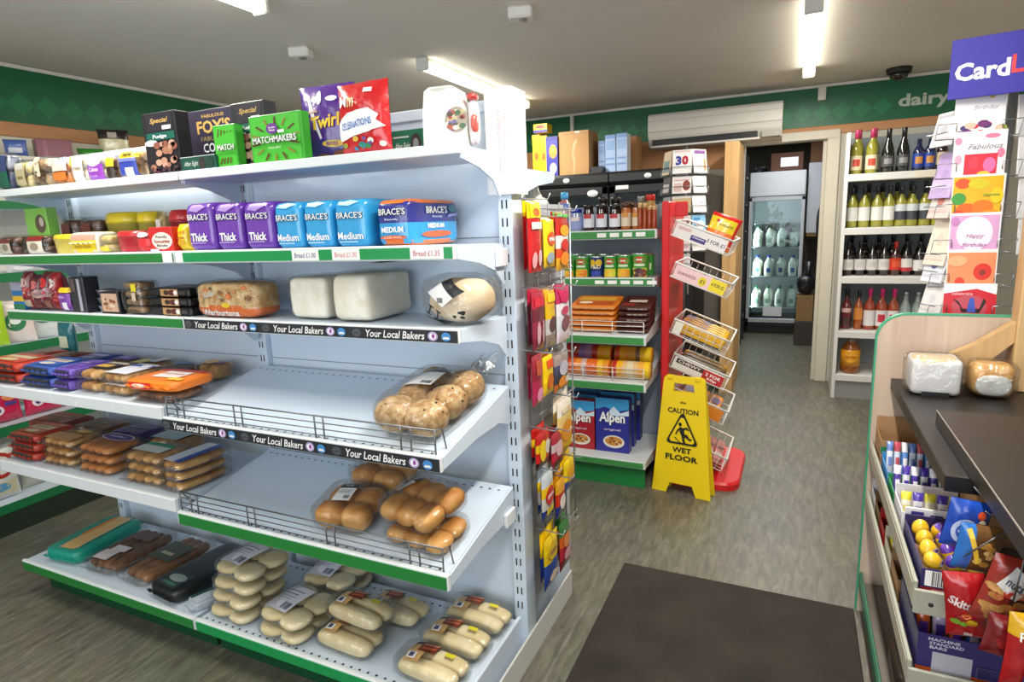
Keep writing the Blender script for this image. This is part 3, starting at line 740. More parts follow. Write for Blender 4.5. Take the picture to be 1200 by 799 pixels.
carton('mint_box', 'small green box of mints beside the white carton with the round window', 'sweet carton', ((a+b)/2, YT+.18, Z1+.001), b-a, .04, zt-Z1+.003, P('#0e6a4c'),
       [('t', 'After Eight', .35, .4, .45, .3, P('#cfe0d4'), {'shear': .3}), ('e', .74, .48, .15, .36, P('#3a332f')), ('e', .74, .48, .08, .2, P('#8f989a')), ('r', .1, .72, .55, .78, P('#b7d0c0'))])
# white gift carton with a round window
a, b, zt = on_top(495, 541, 102, 171, .04); w, h = b-a, zt-Z1; d = .055
t = thing('egg_carton', 'tall white carton with a round window of chocolates, right end of the top shelf', 'sweet carton', ((a+b)/2+.004, YT+.06, Z1+.001), .12)
mb = MB(); ww = M('#efefe6', .4)
mb.prism([(-w/2, 0), (w/2, 0), (w/2, h*.45), (w*.36, h*.93), (w*.22, h), (-w*.3, h), (-w*.42, h*.94), (-w*.48, h*.6)], -d/2, d/2, ww); mb.obj('carton', t)
mb = MB(); S = front(w, d, h)
mb.art(S, w, h, [('e', .82, .44, .27, .21, P('#a59a8c')), ('scatter', .64, .28, .98, .58, 34, .008, [P('#5a4a38'), P('#c9b98c'), P('#7a6a9a'), P('#b05848'), P('#e0dccf'), P('#4f6f50')])], .001); mb.obj('round_window', t)
mb = MB(); mb.art(S, w, h, [('e', .42, .955, .2, .025, P('#c9c8be'))], .001); mb.obj('hand_hole', t)
mb = MB(); mb.blob((w/2+.012, .012, h*.40), (.011, .024, h*.38), PG('#d9cfd6'), (.6, .7), 12, 10); mb.blob((w/2+.012, .008, h*.82), (.012, .022, h*.06), PG('#c9453f'), (.6, .7), 10, 6)
mb.blob((w/2+.0175, .0, h*.38), (.008, .018, h*.16), PG('#d0594f'), (.8, .8), 10, 8)
mb.obj('foil_sweet', None, ((a+b)/2+.004, YT+.06, Z1+.001), (0, 0, .12), 'red and silver foil wrapped sweet leaning on the right of the white carton', 'sweet')
# ------------------------------------------------- right bay, second shelf: sliced bread
Y2 = 1.302
TXP = P('#2a1d4a'); LB = '#2f9fd8'
def brace_loaf(kind, label, x0, x1, yt, dy=0, d=.215):
    a, b, zt = fit(x0, x1, yt, 291, Y2+dy); w, h = b-a-.005, zt-Z2
    if kind == 'thick':
        body = PG('#6a35a8'); bands = [(.0, body), (1, body)]
        art = [('t', "BRACE'S", .5, .70, .76, .14, P('#241640'), {'bold': .06}), ('t', "BRACE'S", .49, .705, .75, .125, P('#f0edf6'), {'bold': .01}), ('t', 'Thick', .49, .29, .6, .17, WHITE, {'bold': .03}), ('r', .12, .165, .7, .185, P('#b7a0d6')), ('p', [(.2, .84), (.5, .8), (.8, .9), (.6, .96), (.3, .95)], P('#a98bd0'))]
    elif kind == 'medium':
        body = PG(LB); bands = [(1, body)]
        art = [('t', "BRACE'S", .5, .66, .78, .14, P('#1d2f4a'), {'bold': .06}), ('t', "BRACE'S", .49, .665, .77, .125, P('#eef6fb'), {'bold': .01}), ('t', 'Medium', .49, .25, .76, .15, WHITE, {'bold': .02}), ('r', .12, .12, .7, .14, P('#bfe2f4')), ('p', [(.15, .88), (.5, .85), (.8, .93), (.5, .97)], P('#a9def4'))]
    return loaf('bread_loaf', label, ((a+b)/2, Y2+dy+d/2, Z2), w, d, h, bands, art, group='sliced loaves on the bread shelf')
brace_loaf('thick', 'purple bagged sliced loaf at the left end of the loaf row', 216.5, 250, 237)
brace_loaf('thick', 'purple bagged sliced loaf in the middle of the three purple ones', 250, 284, 236.5, .004)
brace_loaf('thick', 'purple bagged sliced loaf touching the first light blue loaf', 284, 320, 235.5, -.002)
brace_loaf('medium', 'light blue sliced loaf touching the last purple loaf', 320, 354, 236)
brace_loaf('medium', 'light blue sliced loaf in the middle of the three blue ones', 354, 390, 234, .003)
brace_loaf('medium', 'light blue sliced loaf nearest the navy and orange loaf', 390, 431, 232, -.003)
a, b, zt = fit(440, 481, 232.5, 290, Y2); w, h = b-a, zt-Z2
OR = PG('#e8741e'); NV = PG('#2a3187'); LBm = PG('#2e9ad6')
loaf('bread_loaf', 'navy, light blue and orange banded sliced loaf at the right end of the row', ((a+b)/2, Y2+.125, Z2), w, .25, h,
     [(.06, OR), (.54, LBm), (.93, NV), (1, OR)],
     [('r', .05, .07, .95, .16, OR), ('p', [(.1, .9), (.3, .97), (.9, .97), (.95, .9)], OR), ('t', "BRACE'S", .5, .73, .76, .15, P('#171b44'), {'bold': .06}), ('t', "BRACE'S", .5, .735, .75, .135, WHITE, {'bold': .01}), ('t', 'Family', .5, .57, .4, .05, P('#c8d4f0')), ('t', 'MEDIUM', .5, .36, .62, .12, WHITE, {'bold': .03}), ('e', .5, .2, .38, .045, P('#d9633a')), ('t', 'SLICED WHITE', .5, .2, .5, .04, P('#f3d6c2'))],
     [('r', .05, .03, .97, .12, OR), ('p', [(.05, .9), (.3, .97), (.8, .97), (.95, .9)], OR), ('t', "BRACE'S", .5, .76, .42, .15, WHITE, {'bold': .02}), ('t', 'Family', .5, .61, .2, .05, P('#c8d4f0')), ('t', 'MEDIUM', .46, .42, .32, .1, WHITE, {'bold': .03}), ('e', .48, .24, .3, .07, P('#d9633a')), ('e', .82, .78, .09, .07, P('#3f7f8a')), ('p', [(.7, .6), (.95, .63), (.93, .69), (.74, .66)], P('#8fa4dc'))], group='sliced loaves on the bread shelf')
# ------------------------------------------------- right bay, third shelf
a, b, zt = fit(226, 298, 332, 371, 1.32); w, h = b-a, zt-Z3
t = loaf('bread_loaf', 'clear and orange bagged brown loaf lying beside the black cake trays', ((a+b)/2, 1.38, Z3), w, .11, h, [(.3, PG('#d9691f')), (1, CRUMB)],
     [('r', .04, .04, .96, .36, P('#dc6a1e')), ('t', 'Warburtons', .42, .15, .6, .18, WHITE, {'bold': .03}), ('e', .52, .37, .07, .07, P('#f0d020')), ('p', [(.05, .5), (.3, .62), (.5, .56), (.35, .74), (.1, .78)], P('#c9c2b4')), ('scatter', .1, .45, .9, .9, 20, .012, [P('#c98c50'), P('#8a5a30'), P('#d9b07c'), P('#e07c34')])], e=.34)
film_shell(t, w/2+.006, .06, h/2+.004, h/2+.004, .4, .1)
def plain(label, x0, x1, yt, yb, Y, d):
    a, b, zt = fit(x0, x1, yt, yb, Y); w, h = b-a, zt-Z3-.004
    t = thing('bread_loaf', label, 'bread', ((a+b)/2, Y+d/2, Z3), 0, 'plain white loaves in clear bags')
    mb = MB(); mb.blob((0, 0, h/2+.002), (w/2-.004, d/2-.006, h/2), WHITEB, (.26, .3), 26, 16, .03)
    mb.obj('loaf', t)
    mb = MB(); sl = M('#cfc6aa', .8)
    film_shell(t, w/2, d/2, h/2+.004, h/2+.004, .3, .05, wob=.05)
    return t
plain('plain white loaf in clear film on the third shelf, the left one of the pair', 335, 382, 325, 377, 1.345, .15)
t = plain('longer plain white loaf in clear film with a grey tag on top', 384, 430, 322, 380, 1.325, .235)
mb = MB(); mb.add([(-.015, .0, .158), (.05, -.01, .158), (.06, .05, .160), (.0, .06, .160)], [(0, 1, 2, 3)], P('#c9cbd2')); mb.add([(-.01, .03, .1595), (.06, .02, .1605), (.06, .05, .161), (.0, .058, .161)], [(0, 1, 2, 3)], P('#555a66')); mb.obj('label', t)
# cob in a printed clear bag
a, b, zt = fit(484, 568, 322, 380, 1.33); w, h = b-a, zt-Z3
t = thing('bread_loaf', 'floury cob loaf in a clear bag printed with bold black letters', 'bread', ((a+b)/2, 1.405, Z3), -.25)
mb = MB(); mb.blob((0, 0, h*.46), (w*.41, .072, h*.43), food('#dcbf98', '#efdcc0', 14, .8, .2), (.8, .8), 22, 14, .08); mb.obj('loaf', t)
film_shell(t, w*.47, .088, h*.49, h*.495, .6, .15, wob=.09)
mb = MB(); S = se_front(w*.48, .089, h*.5, .62, h*.5)
mb.art(S, w, h, [('p', [(.34, .66), (.58, .40), (.76, .58), (.54, .86)], PAPER), ('p', [(.54, .86), (.76, .58), (.90, .70), (.66, .94)], P('#1c1c22')), ('bars', .50, .48, .60, .58, 9, INK)], .004, .0005, 6)
for q, (x, z) in enumerate(((.30, .26), (.42, .16))):
    mb.art(S, w, h, [('p', [(x, z), (x+.02, z-.02), (x+.09, z+.14), (x+.07, z+.16)], P('#17161a')), ('p', [(x-.03, z+.02), (x+.05, z-.05), (x+.06, z-.03), (x-.02, z+.05)], P('#17161a')), ('p', [(x+.05, z+.16), (x+.12, z+.10), (x+.13, z+.13), (x+.06, z+.19)], P('#17161a'))], .004, .0005)
mb.art(S, w, h, [('p', [(.22, .2), (.42, .03), (.43, .05), (.23, .22)], INK), ('p', [(.2, .16), (.4, 0.0), (.41, .02), (.21, .18)], INK), ('scatter', .72, .2, .9, .5, 5, .006, [INK])], .004); mb.obj('label', t)
# ------------------------------------------------- right bay, tilted shelves
TILT4 = math.atan2(.930-.852, SY-.05-1.175); TILT5 = math.atan2(.612-.54, SY-.05-1.175)
def tilt(y, zf, a): return zf+(y-1.175)*math.tan(a)
def bread_label(txt='Rolls'):
    return [('r', 0, 0, 1, .68, PAPER), ('r', 0, .68, 1, 1, P('#1b1b21')), ('t', txt, .5, .82, .45, .14, WHITE, {'bold': .0}), ('r', .08, .50, .92, .53, P('#a8a8ac')), ('r', .08, .42, .8, .45, P('#a8a8ac')), ('r', .08, .34, .85, .37, P('#a8a8ac')), ('bars', .6, .05, .95, .22, 14, INK)]
x = at(499, 500, Y=1.30).x; y = 1.35
t = rolls('seeded_roll_pack', 'clear bag of seeded rolls with a long gathered tail on the upper tilted shelf', (x, y, tilt(y, .852, TILT4)+.001), 2, 3, (.055, .05, .047), SEED, [(-.03, .045, .095, .135, .06, [('r', 0, 0, 1, .60, PAPER), ('r', 0, .6, 1, 1, P('#1b1b21')), ('t', 'Rolls', .5, .8, .4, .1, WHITE), ('bars', .6, .04, .95, .16, 12, INK)])], rot=(TILT4, 0, -.08), seeds=True, amount=.13)
mb = MB(); mb.grid(lambda u, v: Vector((.06+.06*v+.012*math.sin(u*9), .11+.06*v*(1-.3*u)+(u-.5)*.10*(1+.3*v), .07+.045*math.sin(v*2.5)+.012*math.sin(u*14+v*4))), 14, 8, film('#ffffff', .25))
mb.art(lambda u, v, l=0: Vector((.06+.06*v, .11+.06*v+(u-.5)*.10, .075+.045*math.sin(v*2.5)+l)), .1, .1, [('r', .25, .2, .4, .34, INK), ('r', .3, .5, .42, .6, INK), ('r', .6, .35, .7, .45, INK)], .012); mb.obj('bag_tail', t)
lab = bread_label()
def goldrolls(label, px, py, Y, nx, ny, r, rz, labels, dz=0, layers=1):
    x = at(px, py, Y=Y).x
    return rolls('bread_roll_pack', label, (x, Y, tilt(Y, .54, TILT5)+.001+dz), nx, ny, r, BUN, labels, rot=(TILT5, 0, rz), group='golden roll packs on the lower tilted shelf', layers=layers, amount=.12)
goldrolls('pack of golden rolls, left one at the front of the lower tilted shelf', 415, 605, 1.295, 2, 2, (.046, .042, .038), .12, [(-.012, .008, .055, .085, .1, lab)], layers=1)
goldrolls('pack of golden rolls at the back of the lower tilted shelf', 455, 575, 1.475, 2, 2, (.05, .038, .036), -.1, [(-.035, .02, .06, .08, .1, lab)])
goldrolls('lower pack of golden rolls near the right end of the lower tilted shelf', 503, 640, 1.285, 3, 2, (.036, .036, .022), -.08, [])
goldrolls('golden rolls lying on another pack, right end of the lower tilted shelf', 500, 622, 1.30, 3, 2, (.034, .046, .03), -.2, [(-.075, .03, .05, .075, -.5, lab)], dz=.056)
# ------------------------------------------------- right bay, base deck
HD = [('r', 0, 0, .62, 1, P('#d8ab6a')), ('r', .0, .72, 1, 1, P('#2a1c18')), ('p', [(.30, .42), (1, .42), (1, 1), (.30, 1)], P('#6e2a14')), ('p', [(.4, .5), (.95, .6), (.95, .7), (.4, .6)], P('#b85c2a')), ('p', [(.4, .68), (.95, .78), (.95, .88), (.4, .78)], P('#c8743a')), ('r', .06, .06, .42, .30, PAPER), ('r', .14, .1, .34, .27, P('#4a4c68'))]
def hotdog(label, X, Y, z, rz=.0, sticker=True, layers=1):
    t = rolls('hot_dog_roll_pack', label, (X, Y, z), 1, 2, (.1, .025, .027), BAP, [(-.03, .003, .08, .085, .0, HD)], rz=rz, group='hot dog roll packs on the base deck', layers=layers, amount=.12, elong=(.45, .8), gap=.97)
    if sticker:
        mb = MB(); mb.box(.035, .065, .012, .026, .0, .001, P('#e6dc1e'), T=Matrix.Translation((0, 0, .0655*layers))); mb.obj('price_sticker', t)
    return t
B0 = BZ+.0015
hotdog('hot dog roll pack at the front right corner of the base deck', -.875, 1.25, B0, -.06)
hotdog('middle hot dog roll pack of the three along the right edge of the base deck', -.870, 1.375, B0, -.05)
hotdog('hot dog roll pack at the back right corner of the base deck beside the upright', -.862, 1.498, B0, -.07)
hotdog('hot dog roll pack under another one at the centre front of the base deck', -1.175, 1.262, B0, -.06)
hotdog('hot dog roll pack on top of the stack in the middle of the base deck', -1.16, 1.30, B0+.068, -.1)
hotdog('hot dog roll pack behind the two stacked ones in the middle of the base deck', -1.12, 1.43, B0, -.05)
BL = [('r', 0, 0, 1, 1, P('#dfe0ea')), ('r', .1, .76, .8, .8, P('#777a90')), ('r', .1, .62, .7, .66, P('#777a90')), ('r', .1, .5, .75, .53, P('#9a9db0')), ('r', .1, .4, .6, .43, P('#9a9db0')), ('bars', .62, .06, .95, .3, 12, P('#33365a'))]
def baps(label, X, Y, z, rz=0, dark=False):
    return rolls('bap_pack', label, (X, Y, z), 2, 2, (.05, .048, .0148), BAP, [(-.035, -.005, .105, .12, .0, BL if not dark else BL[:1])], rz=rz, group='packs of white baps on the base deck', amount=.1, elong=(.85, .7))
for k, lb in enumerate(('bottom pack of the taller stack of white baps by the black bags', 'second pack from the bottom of the taller stack of white baps', 'third pack up in the taller stack of white baps', 'topmost pack of the taller stack of white baps')):
    baps(lb, -1.63+.008*k, 1.285+.008*k, B0+.0475*k, .05*(-1)**k-.1)
for k, lb in enumerate(('bottom pack of the two high stack of white baps', 'top pack of the two high stack of white baps')):
    baps(lb, -1.395+.006*k, 1.275+.003*k, B0+.0475*k, .04*(-1)**k-.1)
for k, lb in enumerate(('lower pack of baps at the back of the base deck behind the two high stack', 'upper pack of baps at the back of the base deck behind the two high stack')):
    baps(lb, -1.405, 1.482, B0+.0475*k, .06)
# ------------------------------------------------- left bay of the bread gondola: cakes
def lf(x0, x1, yt, yb, Y): return fit(x0, x1, yt, yb, Y)
FILMC = film('#ffffff', .16)
def std(label, x0, x1, yt, yb, Y, z, d, contents, art, group=None, nb=2, rz=0, amount=.14):
    a, b, zt = lf(x0, x1, yt, yb, Y); return cake_bag('cake_packet', label, ((a+b)/2, Y+d/2, z+.001), (b-a)*.93, d, zt-z, contents, art, rz, group, nb, amount=amount)
T1 = 1.36; g1 = 'cake bags on the left top shelf'
CK = food('#4a2f1c', '#c9a878', 26); ORC = food('#c06a1e', '#e08a34', 30); CRM = food('#d9cdb0', '#efe7d3', 24); LEM = food('#c9b46a', '#e2d49a', 26)
std('dark blue and green packet at the far left end of the cake top shelf', -14, 9, 178, 214, T1, Z1, .07, M('#27355c'), [('r', .1, .1, .9, .5, P('#0f5a46')), ('r', .1, .5, .9, .9, P('#33406e'))], g1)
std('clear bag of pale lemon cakes with a grey paper tag', 12, 33, 186, 214, T1, Z1, .075, LEM, [('r', .25, .15, .8, .85, P('#b9ad86')), ('r', .3, .65, .75, .85, P('#d6d3c8')), ('t', 'cakes', .52, .4, .35, .12, P('#6b5b33'))], g1)
std('clear bag of chocolate chip cookies on the cake top shelf', 32, 56, 182, 213, T1, Z1, .08, CK, [('r', .35, .35, .62, .95, P('#e2d7bb')), ('scatter', .1, .1, .9, .8, 10, .006, [P('#2f1c12')])], g1)
std('clear bag of orange sponge cakes', 57, 80, 186, 212, T1, Z1, .075, ORC, [('r', .1, .55, .9, .95, P('#d7d0c0')), ('r', .15, .2, .85, .5, P('#d2742a'))], g1)
std('clear bag of cream coloured cakes with a tall white label', 78, 100, 180, 211, T1, Z1, .08, CRM, [('r', .3, .08, .85, .92, P('#ebe6d8')), ('r', .0, .6, .3, .9, P('#e0c23c')), ('t', 'cream', .57, .5, .4, .1, P('#8a7a55'))], g1)
std('clear cake bag with a purple and white arched label', 98, 121, 178, 208, T1, Z1, .07, CRM, [('r', .1, .06, .92, .6, P('#8a3aa8')), ('e', .51, .74, .40, .22, P('#e3d6ea')), ('t', 'Cakes', .5, .42, .5, .14, P('#e9d6f2')), ('t', '6 pack', .5, .2, .4, .1, P('#caa6da'))], g1)
std('thin dark brown packet with a yellow price flash on the cake shelf', 122, 132, 181, 206, T1+.012, Z1, .06, CHOC, [('r', .15, .55, .95, .85, YEL), ('r', .15, .05, .95, .5, P('#2e2014'))], g1, nb=1)
std('clear cake bag with a blue and yellow label beside the fudge carton', 133, 160, 177, 204, T1, Z1, .07, CAKE, [('r', .25, .12, .95, .62, P('#2c3f9e')), ('r', .3, .74, .98, .98, YEL), ('t', 'new', .64, .86, .4, .14, P('#3a3a2a')), ('r', .5, .1, .85, .4, P('#dfe3ee')), ('r', .25, .62, .95, .74, P('#6a78c6'))], g1)
std('clear bag of brown nutty cakes touching the fudge carton', 161, 172, 172, 202, T1+.01, Z1, .07, CK, [], g1, nb=1)
# second row behind: small packs seen between
Y2L = 1.304; g2 = 'cake packets on the left second shelf'
std('brown cakes with a white and red label at the far left of the second shelf', -8, 17, 276, 297, Y2L, Z2, .09, CHOC, [('r', .35, .1, .8, .75, P('#c9bfae')), ('r', .35, .6, .8, .78, P('#6a2620')), ('e', .57, .4, .14, .18, P('#8a7a68'))], g2)
std('clear bag of dark cakes with a white and dark red label', 18, 52, 276, 296, Y2L, Z2, .1, CHOC, [('r', .42, .06, .9, .78, P('#dcd4c4')), ('r', .42, .70, .9, .95, P('#7a201e')), ('e', .66, .42, .14, .2, P('#9a8a76'))], g2)
a, b, zt = lf(53, 80, 275, 295, Y2L); tub('cake_tub', 'round clear tub of yellow lemon tarts', ((a+b)/2, Y2L+.05, Z2+.001), (b-a)/2, zt-Z2, M('#d8bf2a', .3, coat=.5), M('#cbb650', .4), .045)
a, b, zt = lf(80, 112, 272, 295, Y2L)
t = flowpack('cake_packet', 'white and yellow box of fairy cakes on the second shelf', ((a+b)/2, Y2L+.045, Z2), b-a, .085, zt-Z2, P('#e6d9c6'), [('r', .2, .2, .8, .8, P('#d3a68a'))], frontart=[('r', .06, .08, .94, .62, P('#f2d51c')), ('r', .06, .64, .94, .9, P('#d9a893')), ('t', 'lemon slices', .5, .36, .6, .2, P('#c29a14'))], group=g2)
std('clear bag of pale yellow cakes between the yellow box and the red round', 113, 127, 274, 295, Y2L, Z2, .08, LEM, [('r', .1, .1, .9, .35, P('#e0c840'))], g2)
a, b, zt = lf(128, 158, 271, 293, Y2L)
tub('cake_tub', 'round red wrapped cake at the front of the second shelf', ((a+b)/2, Y2L+.045, Z2+.001), (b-a)/2, zt-Z2, M('#c4232a', .28, coat=.6), M('#b01e26', .35), .042)
std('red cake packet with a white paper top beside the red round cake', 158, 175, 270, 292, Y2L, Z2, .08, M('#c8262a'), [('r', .05, .05, .95, .62, P('#cf2b2f')), ('e', .5, .8, .4, .12, P('#e2ddd8'))], g2)
a, b, zt = lf(174, 201, 266, 293, Y2L)
carton('biscuit_carton', 'red carton with a white oval printed Family Favourites beside the yellow packet', 'biscuit carton', ((a+b)/2, Y2L+.03, Z2), b-a, .055, zt-Z2, P('#c8201f'), [('e', .55, .46, .44, .34, P('#efe6d8')), ('t', 'Family', .55, .60, .5, .14, P('#3a2a22')), ('t', 'Favourites', .55, .44, .68, .14, P('#a02a22')), ('t', 'Biscuits', .55, .28, .45, .1, P('#3a2a22')), ('r', .02, .0, .4, .14, P('#cfd6e6'))])
a, b, zt = lf(200, 217.5, 263, 292, Y2L)
pouch('biscuit_packet', 'bright yellow packet next to the first purple loaf', 'biscuit packet', ((a+b)/2-.002, Y2L+.035, Z2+.002), (b-a)*.86, zt-Z2, .05, lambda u, v: PG('#f0cf12'), [('t', 'mini', .5, .7, .6, .12, P('#c8641e')), ('e', .5, .3, .3, .12, P('#d9a21a')), ('t', 'bites', .5, .5, .6, .1, P('#b84a1a'))], seed=8)
# the row behind on a stacked level
YB = 1.43
p_ = at(19, 260, X=-3.57); pouch('biscuit_packet', 'white and red packet on the left wall shelving beyond the lime carton', 'biscuit packet', (-3.57, p_.y, 1.253), .15, .16, .05, lambda u, v: PG('#cfcbc8'), [('r', .2, .3, .75, .8, P('#b91f2a')), ('e', .5, .15, .3, .1, P('#e8e6e4'))], rot=(0, -.06, PI/2-.5), seed=3)
a, b, zt = lf(30, 55, 244, 274, 1.415); carton('biscuit_carton', 'lime green carton at the back left of the second shelf', 'biscuit carton', ((a+b)/2+.01, 1.43, Z2), b-a, .04, zt-Z2, P('#86c552'), [('e', .68, .66, .24, .2, P('#5b4a35')), ('e', .74, .7, .1, .1, P('#c9b9b0')), ('r', .2, .05, .8, .1, P('#a9d77e'))])
a, b, zt = lf(55, 90, 240, 262, 1.47); pouch('biscuit_packet', 'blue grey packet lying behind the brown cakes at the back', 'biscuit packet', ((a+b)/2, 1.548, Z2+.05), b-a, .065, .05, lambda u, v: PG('#7a86b4'), [('r', .2, .5, .8, .75, P('#3a4470'))], rot=(0, .18, 0), seed=4)
std('brown cakes with a white label, left one of the back pair', 67, 88, 254, 276, 1.425, Z2, .07, CHOC, [('r', .2, .1, .7, .5, P('#b9b0a2')), ('r', .2, .5, .7, .8, P('#5c2420'))], 'brown cake packets at the back')
std('brown cakes with a white label, right one of the back pair', 89, 114, 254, 276, 1.425, Z2, .07, CHOC, [('r', .2, .1, .7, .5, P('#b9b0a2')), ('r', .2, .5, .7, .8, P('#5c2420'))], 'brown cake packets at the back')
for k, (x0, x1, yt, c1, c2, lb) in enumerate(((116, 150, 249, '#d2bf22', '#8f8630', 'round yellow cake at the back, behind the red round cake'), (155, 177, 248, '#d9c41e', '#8f8630', 'round yellow cake at the back, beside the red topped one'), (192, 216, 246, '#b8222a', '#7a1a20', 'round red cake at the back, left of the purple loaves'))):
    a, b, zt = lf(x0, x1, yt, 272, 1.43); tub('cake_tub', lb, ((a+b)/2, 1.475, Z2+.001), (b-a)/2, zt-Z2, M(c1, .3, coat=.5), M(c2, .4), .05)
std('clear packet of small pale cakes between the yellow and red rounds', 180, 190, 248, 272, 1.44, Z2, .06, LEM, [('r', .2, .5, .8, .8, P('#d9d6d0'))], None, nb=1)
# third shelf: dark trays and red packs
Y3 = 1.305; g3 = 'packets on the left third shelf'
a, b, zt = lf(-8, 14, 334, 364, Y3)
carton('cake_carton', 'blue carton with a yellow stripe at the left edge, third shelf', 'cake carton', (XL+.01, Y3+.05, Z3), .075, .06, .105, P('#1f6fae'), [('r', 0, .3, 1, .5, P('#e0b21a')), ('r', 0, .7, 1, 1, P('#9a98b0')), ('r', 0, 0, 1, .2, P('#1e7a4c'))])
def redpack(label, x0, x1, yt, cols, Y=Y3):
    a, b, zt = lf(x0, x1, yt, 364, Y); w, h = (b-a)*.84, zt-Z3
    return pouch('biscuit_packet', label, 'biscuit packet', ((a+b)/2, Y+.035, Z3+.002), w, h-.004, .06, lambda u, v: PG(cols[0]), [('e', .5, .72, .34, .12, P(cols[1])), ('e', .4, .45, .3, .1, P(cols[2])), ('r', .1, .08, .85, .26, P(cols[3])), ('scatter', .1, .3, .9, .6, 6, .01, [P(cols[1]), P(cols[2])])], group=g3, seed=x0)
redpack('dark red packet at the left end of the third shelf', 20, 32, 318, ('#7a1420', '#c9a9a0', '#a83a3a', '#b9a994'))
redpack('maroon and pink packet with cakes pictured, third shelf', 31, 45, 322, ('#5c1a22', '#c86a6a', '#a98a86', '#6b2a26'))
redpack('maroon packet with a bright red disc, third shelf', 43, 55, 318, ('#6a222c', '#d8242a', '#b08a92', '#8a5a4a'))
redpack('scarlet packet beside the purple label, third shelf', 53, 64, 319, ('#b01e2a', '#d9d0cc', '#7a1a20', '#8a1a22'))
std('purple labelled packet with a yellow price flash, third shelf', 66, 81, 336, 363, Y3, Z3, .08, CHOC, [('r', .08, .05, .95, .72, P('#7a3aa0')), ('r', .1, .76, .98, .95, YEL), ('r', .45, .08, .8, .38, P('#e8e4ec')), ('t', 'cakes', .45, .6, .5, .12, P('#d9b8e6'))], g3)
a, b, zt = lf(82, 98, 325, 363, Y3)
carton('cake_carton', 'tall black and silver carton on the third shelf', 'cake carton', ((a+b)/2, Y3+.03, Z3), b-a, .055, zt-Z3, P('#23222a'), [('r', .55, .05, .75, .95, P('#a9a9b8')), ('r', .1, .6, .4, .95, P('#5a4a4a'))])
for k, lb in enumerate(('bottom silver foil cake tray of three', 'middle silver foil cake tray of three', 'top silver foil cake tray of three')):
    a, b, zt = lf(97, 119, 340, 363, Y3)
    t = thing('cake_tray', lb, 'cake tray', ((a+b)/2, Y3+.06, Z3+.001+.028*k), group='silver foil cake trays')
    mb = MB(); mb.lathe([(.029, 0), (.036, .02), (.038, .022), (.034, .022), (.028, .004)], M('#b9bcc6', .3, .8), 20); mb.obj('foil_tray', t)
    MB().blob((0, 0, .016), (.03, .03, .009), CHOC, (1, .8), 14, 8).obj('cake', t)
a, b, zt = lf(117, 138, 342, 363, Y3)
carton('cake_carton', 'small black carton with a framed picture of pastries', 'cake carton', ((a+b)/2, Y3+.04, Z3), b-a, .075, zt-Z3, P('#1b191b'), [('r', .06, .12, .94, .92, P('#c9a58c')), ('scatter', .15, .2, .85, .8, 10, .009, [P('#8a4a24'), P('#b0703a'), P('#e0c8b0')])])
a, b, zt = lf(140, 164, 330, 365, Y3); w = b-a; h = zt-Z3
t = thing('cake_packet', 'clear packet of brown cakes with a yellow sticker, middle of the third shelf', 'cake packet', ((a+b)/2, Y3+.04, Z3+.001))
mb = MB(); 
for k in range(4): mb.blob((0, 0, h*(.13+.24*k)), (w*.42, .032, h*.11), food('#7a5a3a', '#a08058', 30), (.4, .6), 16, 8)
mb.obj('contents', t); film_shell(t, w/2, .04, h/2, h/2, .3, .2)
mb = MB(); mb.art(plane((-w/2, -.0405, 0), (w, 0, 0), (0, 0, h)), w, h, [('r', .62, .7, .86, .92, P('#d9c81e')), ('r', .62, .42, .8, .66, P('#c9b9a4')), ('r', .3, .05, .75, .16, P('#4a3a2c'))]); mb.obj('label', t)
for k, lb in enumerate(('bottom black tray of profiteroles in the stack of three', 'middle black tray of profiteroles in the stack of three', 'top black tray of profiteroles in the stack of three')):
    a, b, zt = lf(174, 222, 340, 368, Y3+.02); w = (b-a)
    t = thing('cake_tray', lb, 'cake tray', ((a+b)/2, Y3+.09, Z3+.001+.031*k), group='black trays of profiteroles')
    MB().box(-w/2, w/2, -.07, .07, 0, .027, M('#1a1718', .35), .006).obj('tray', t)
    mb = MB(); mb.art(plane((-w/2, -.0705, 0), (w, 0, 0), (0, 0, .027)), w, .027, [('r', .34, .06, .76, .94, P('#b58a5c')), ('e', .62, .5, .09, .36, P('#5a2026')), ('e', .48, .5, .06, .3, P('#3c2216')), ('e', .71, .5, .05, .3, P('#efe6e0')), ('r', .8, .3, .95, .7, P('#3a3034'))]); mb.obj('label', t)
    mb = MB(); mb.art(plane((-w/2, -.07, .0275), (w, 0, 0), (0, .14, 0)), w, .14, [('r', .1, .1, .9, .9, P('#241f22')), ('e', .5, .5, .25, .3, P('#6a4a34'))]); mb.obj('lid', t)
# ------------------------------------------------- fourth and fifth shelves: packets lying flat
def flats(rows, z, Y, d, grp):
    for (x0, x1, n, h, body, art, lab, fr) in rows:
        a, b = at(x0, 460 if z > .8 else 570, Y=Y).x, at(x1, 460 if z > .8 else 570, Y=Y).x
        names = {1: ['']}.get(n) or (['bottom ', 'top '] if n == 2 else ['bottom ', 'middle ', 'top '])
        for k in range(n):
            lb = lab if n == 1 else names[k]+lab
            flowpack('pastry_packet', lb, ((a+b)/2+.004*(k % 2), Y+d/2+.004*k, z+.001+(h+.0045)*k), b-a-.004, d, h, P(body) if isinstance(body, str) else None, art, rz=.03*((k*7+x0) % 3-1), group=grp, frontart=fr, contents=None if isinstance(body, str) else body, cat='pastry packet')
z4 = .883; z5 = .579
lab_ = lambda c1, c2, c3: [('r', .1, .15, .9, .85, P(c1)), ('r', .15, .45, .85, .65, P(c2)), ('t', 'pancakes', .5, .55, .5, .08, P(c3)), ('e', .5, .28, .22, .1, P(c2))]
TAN = food('#a8743c', '#d6a765', 30); DKB = food('#5a3a22', '#8a5c36', 30)
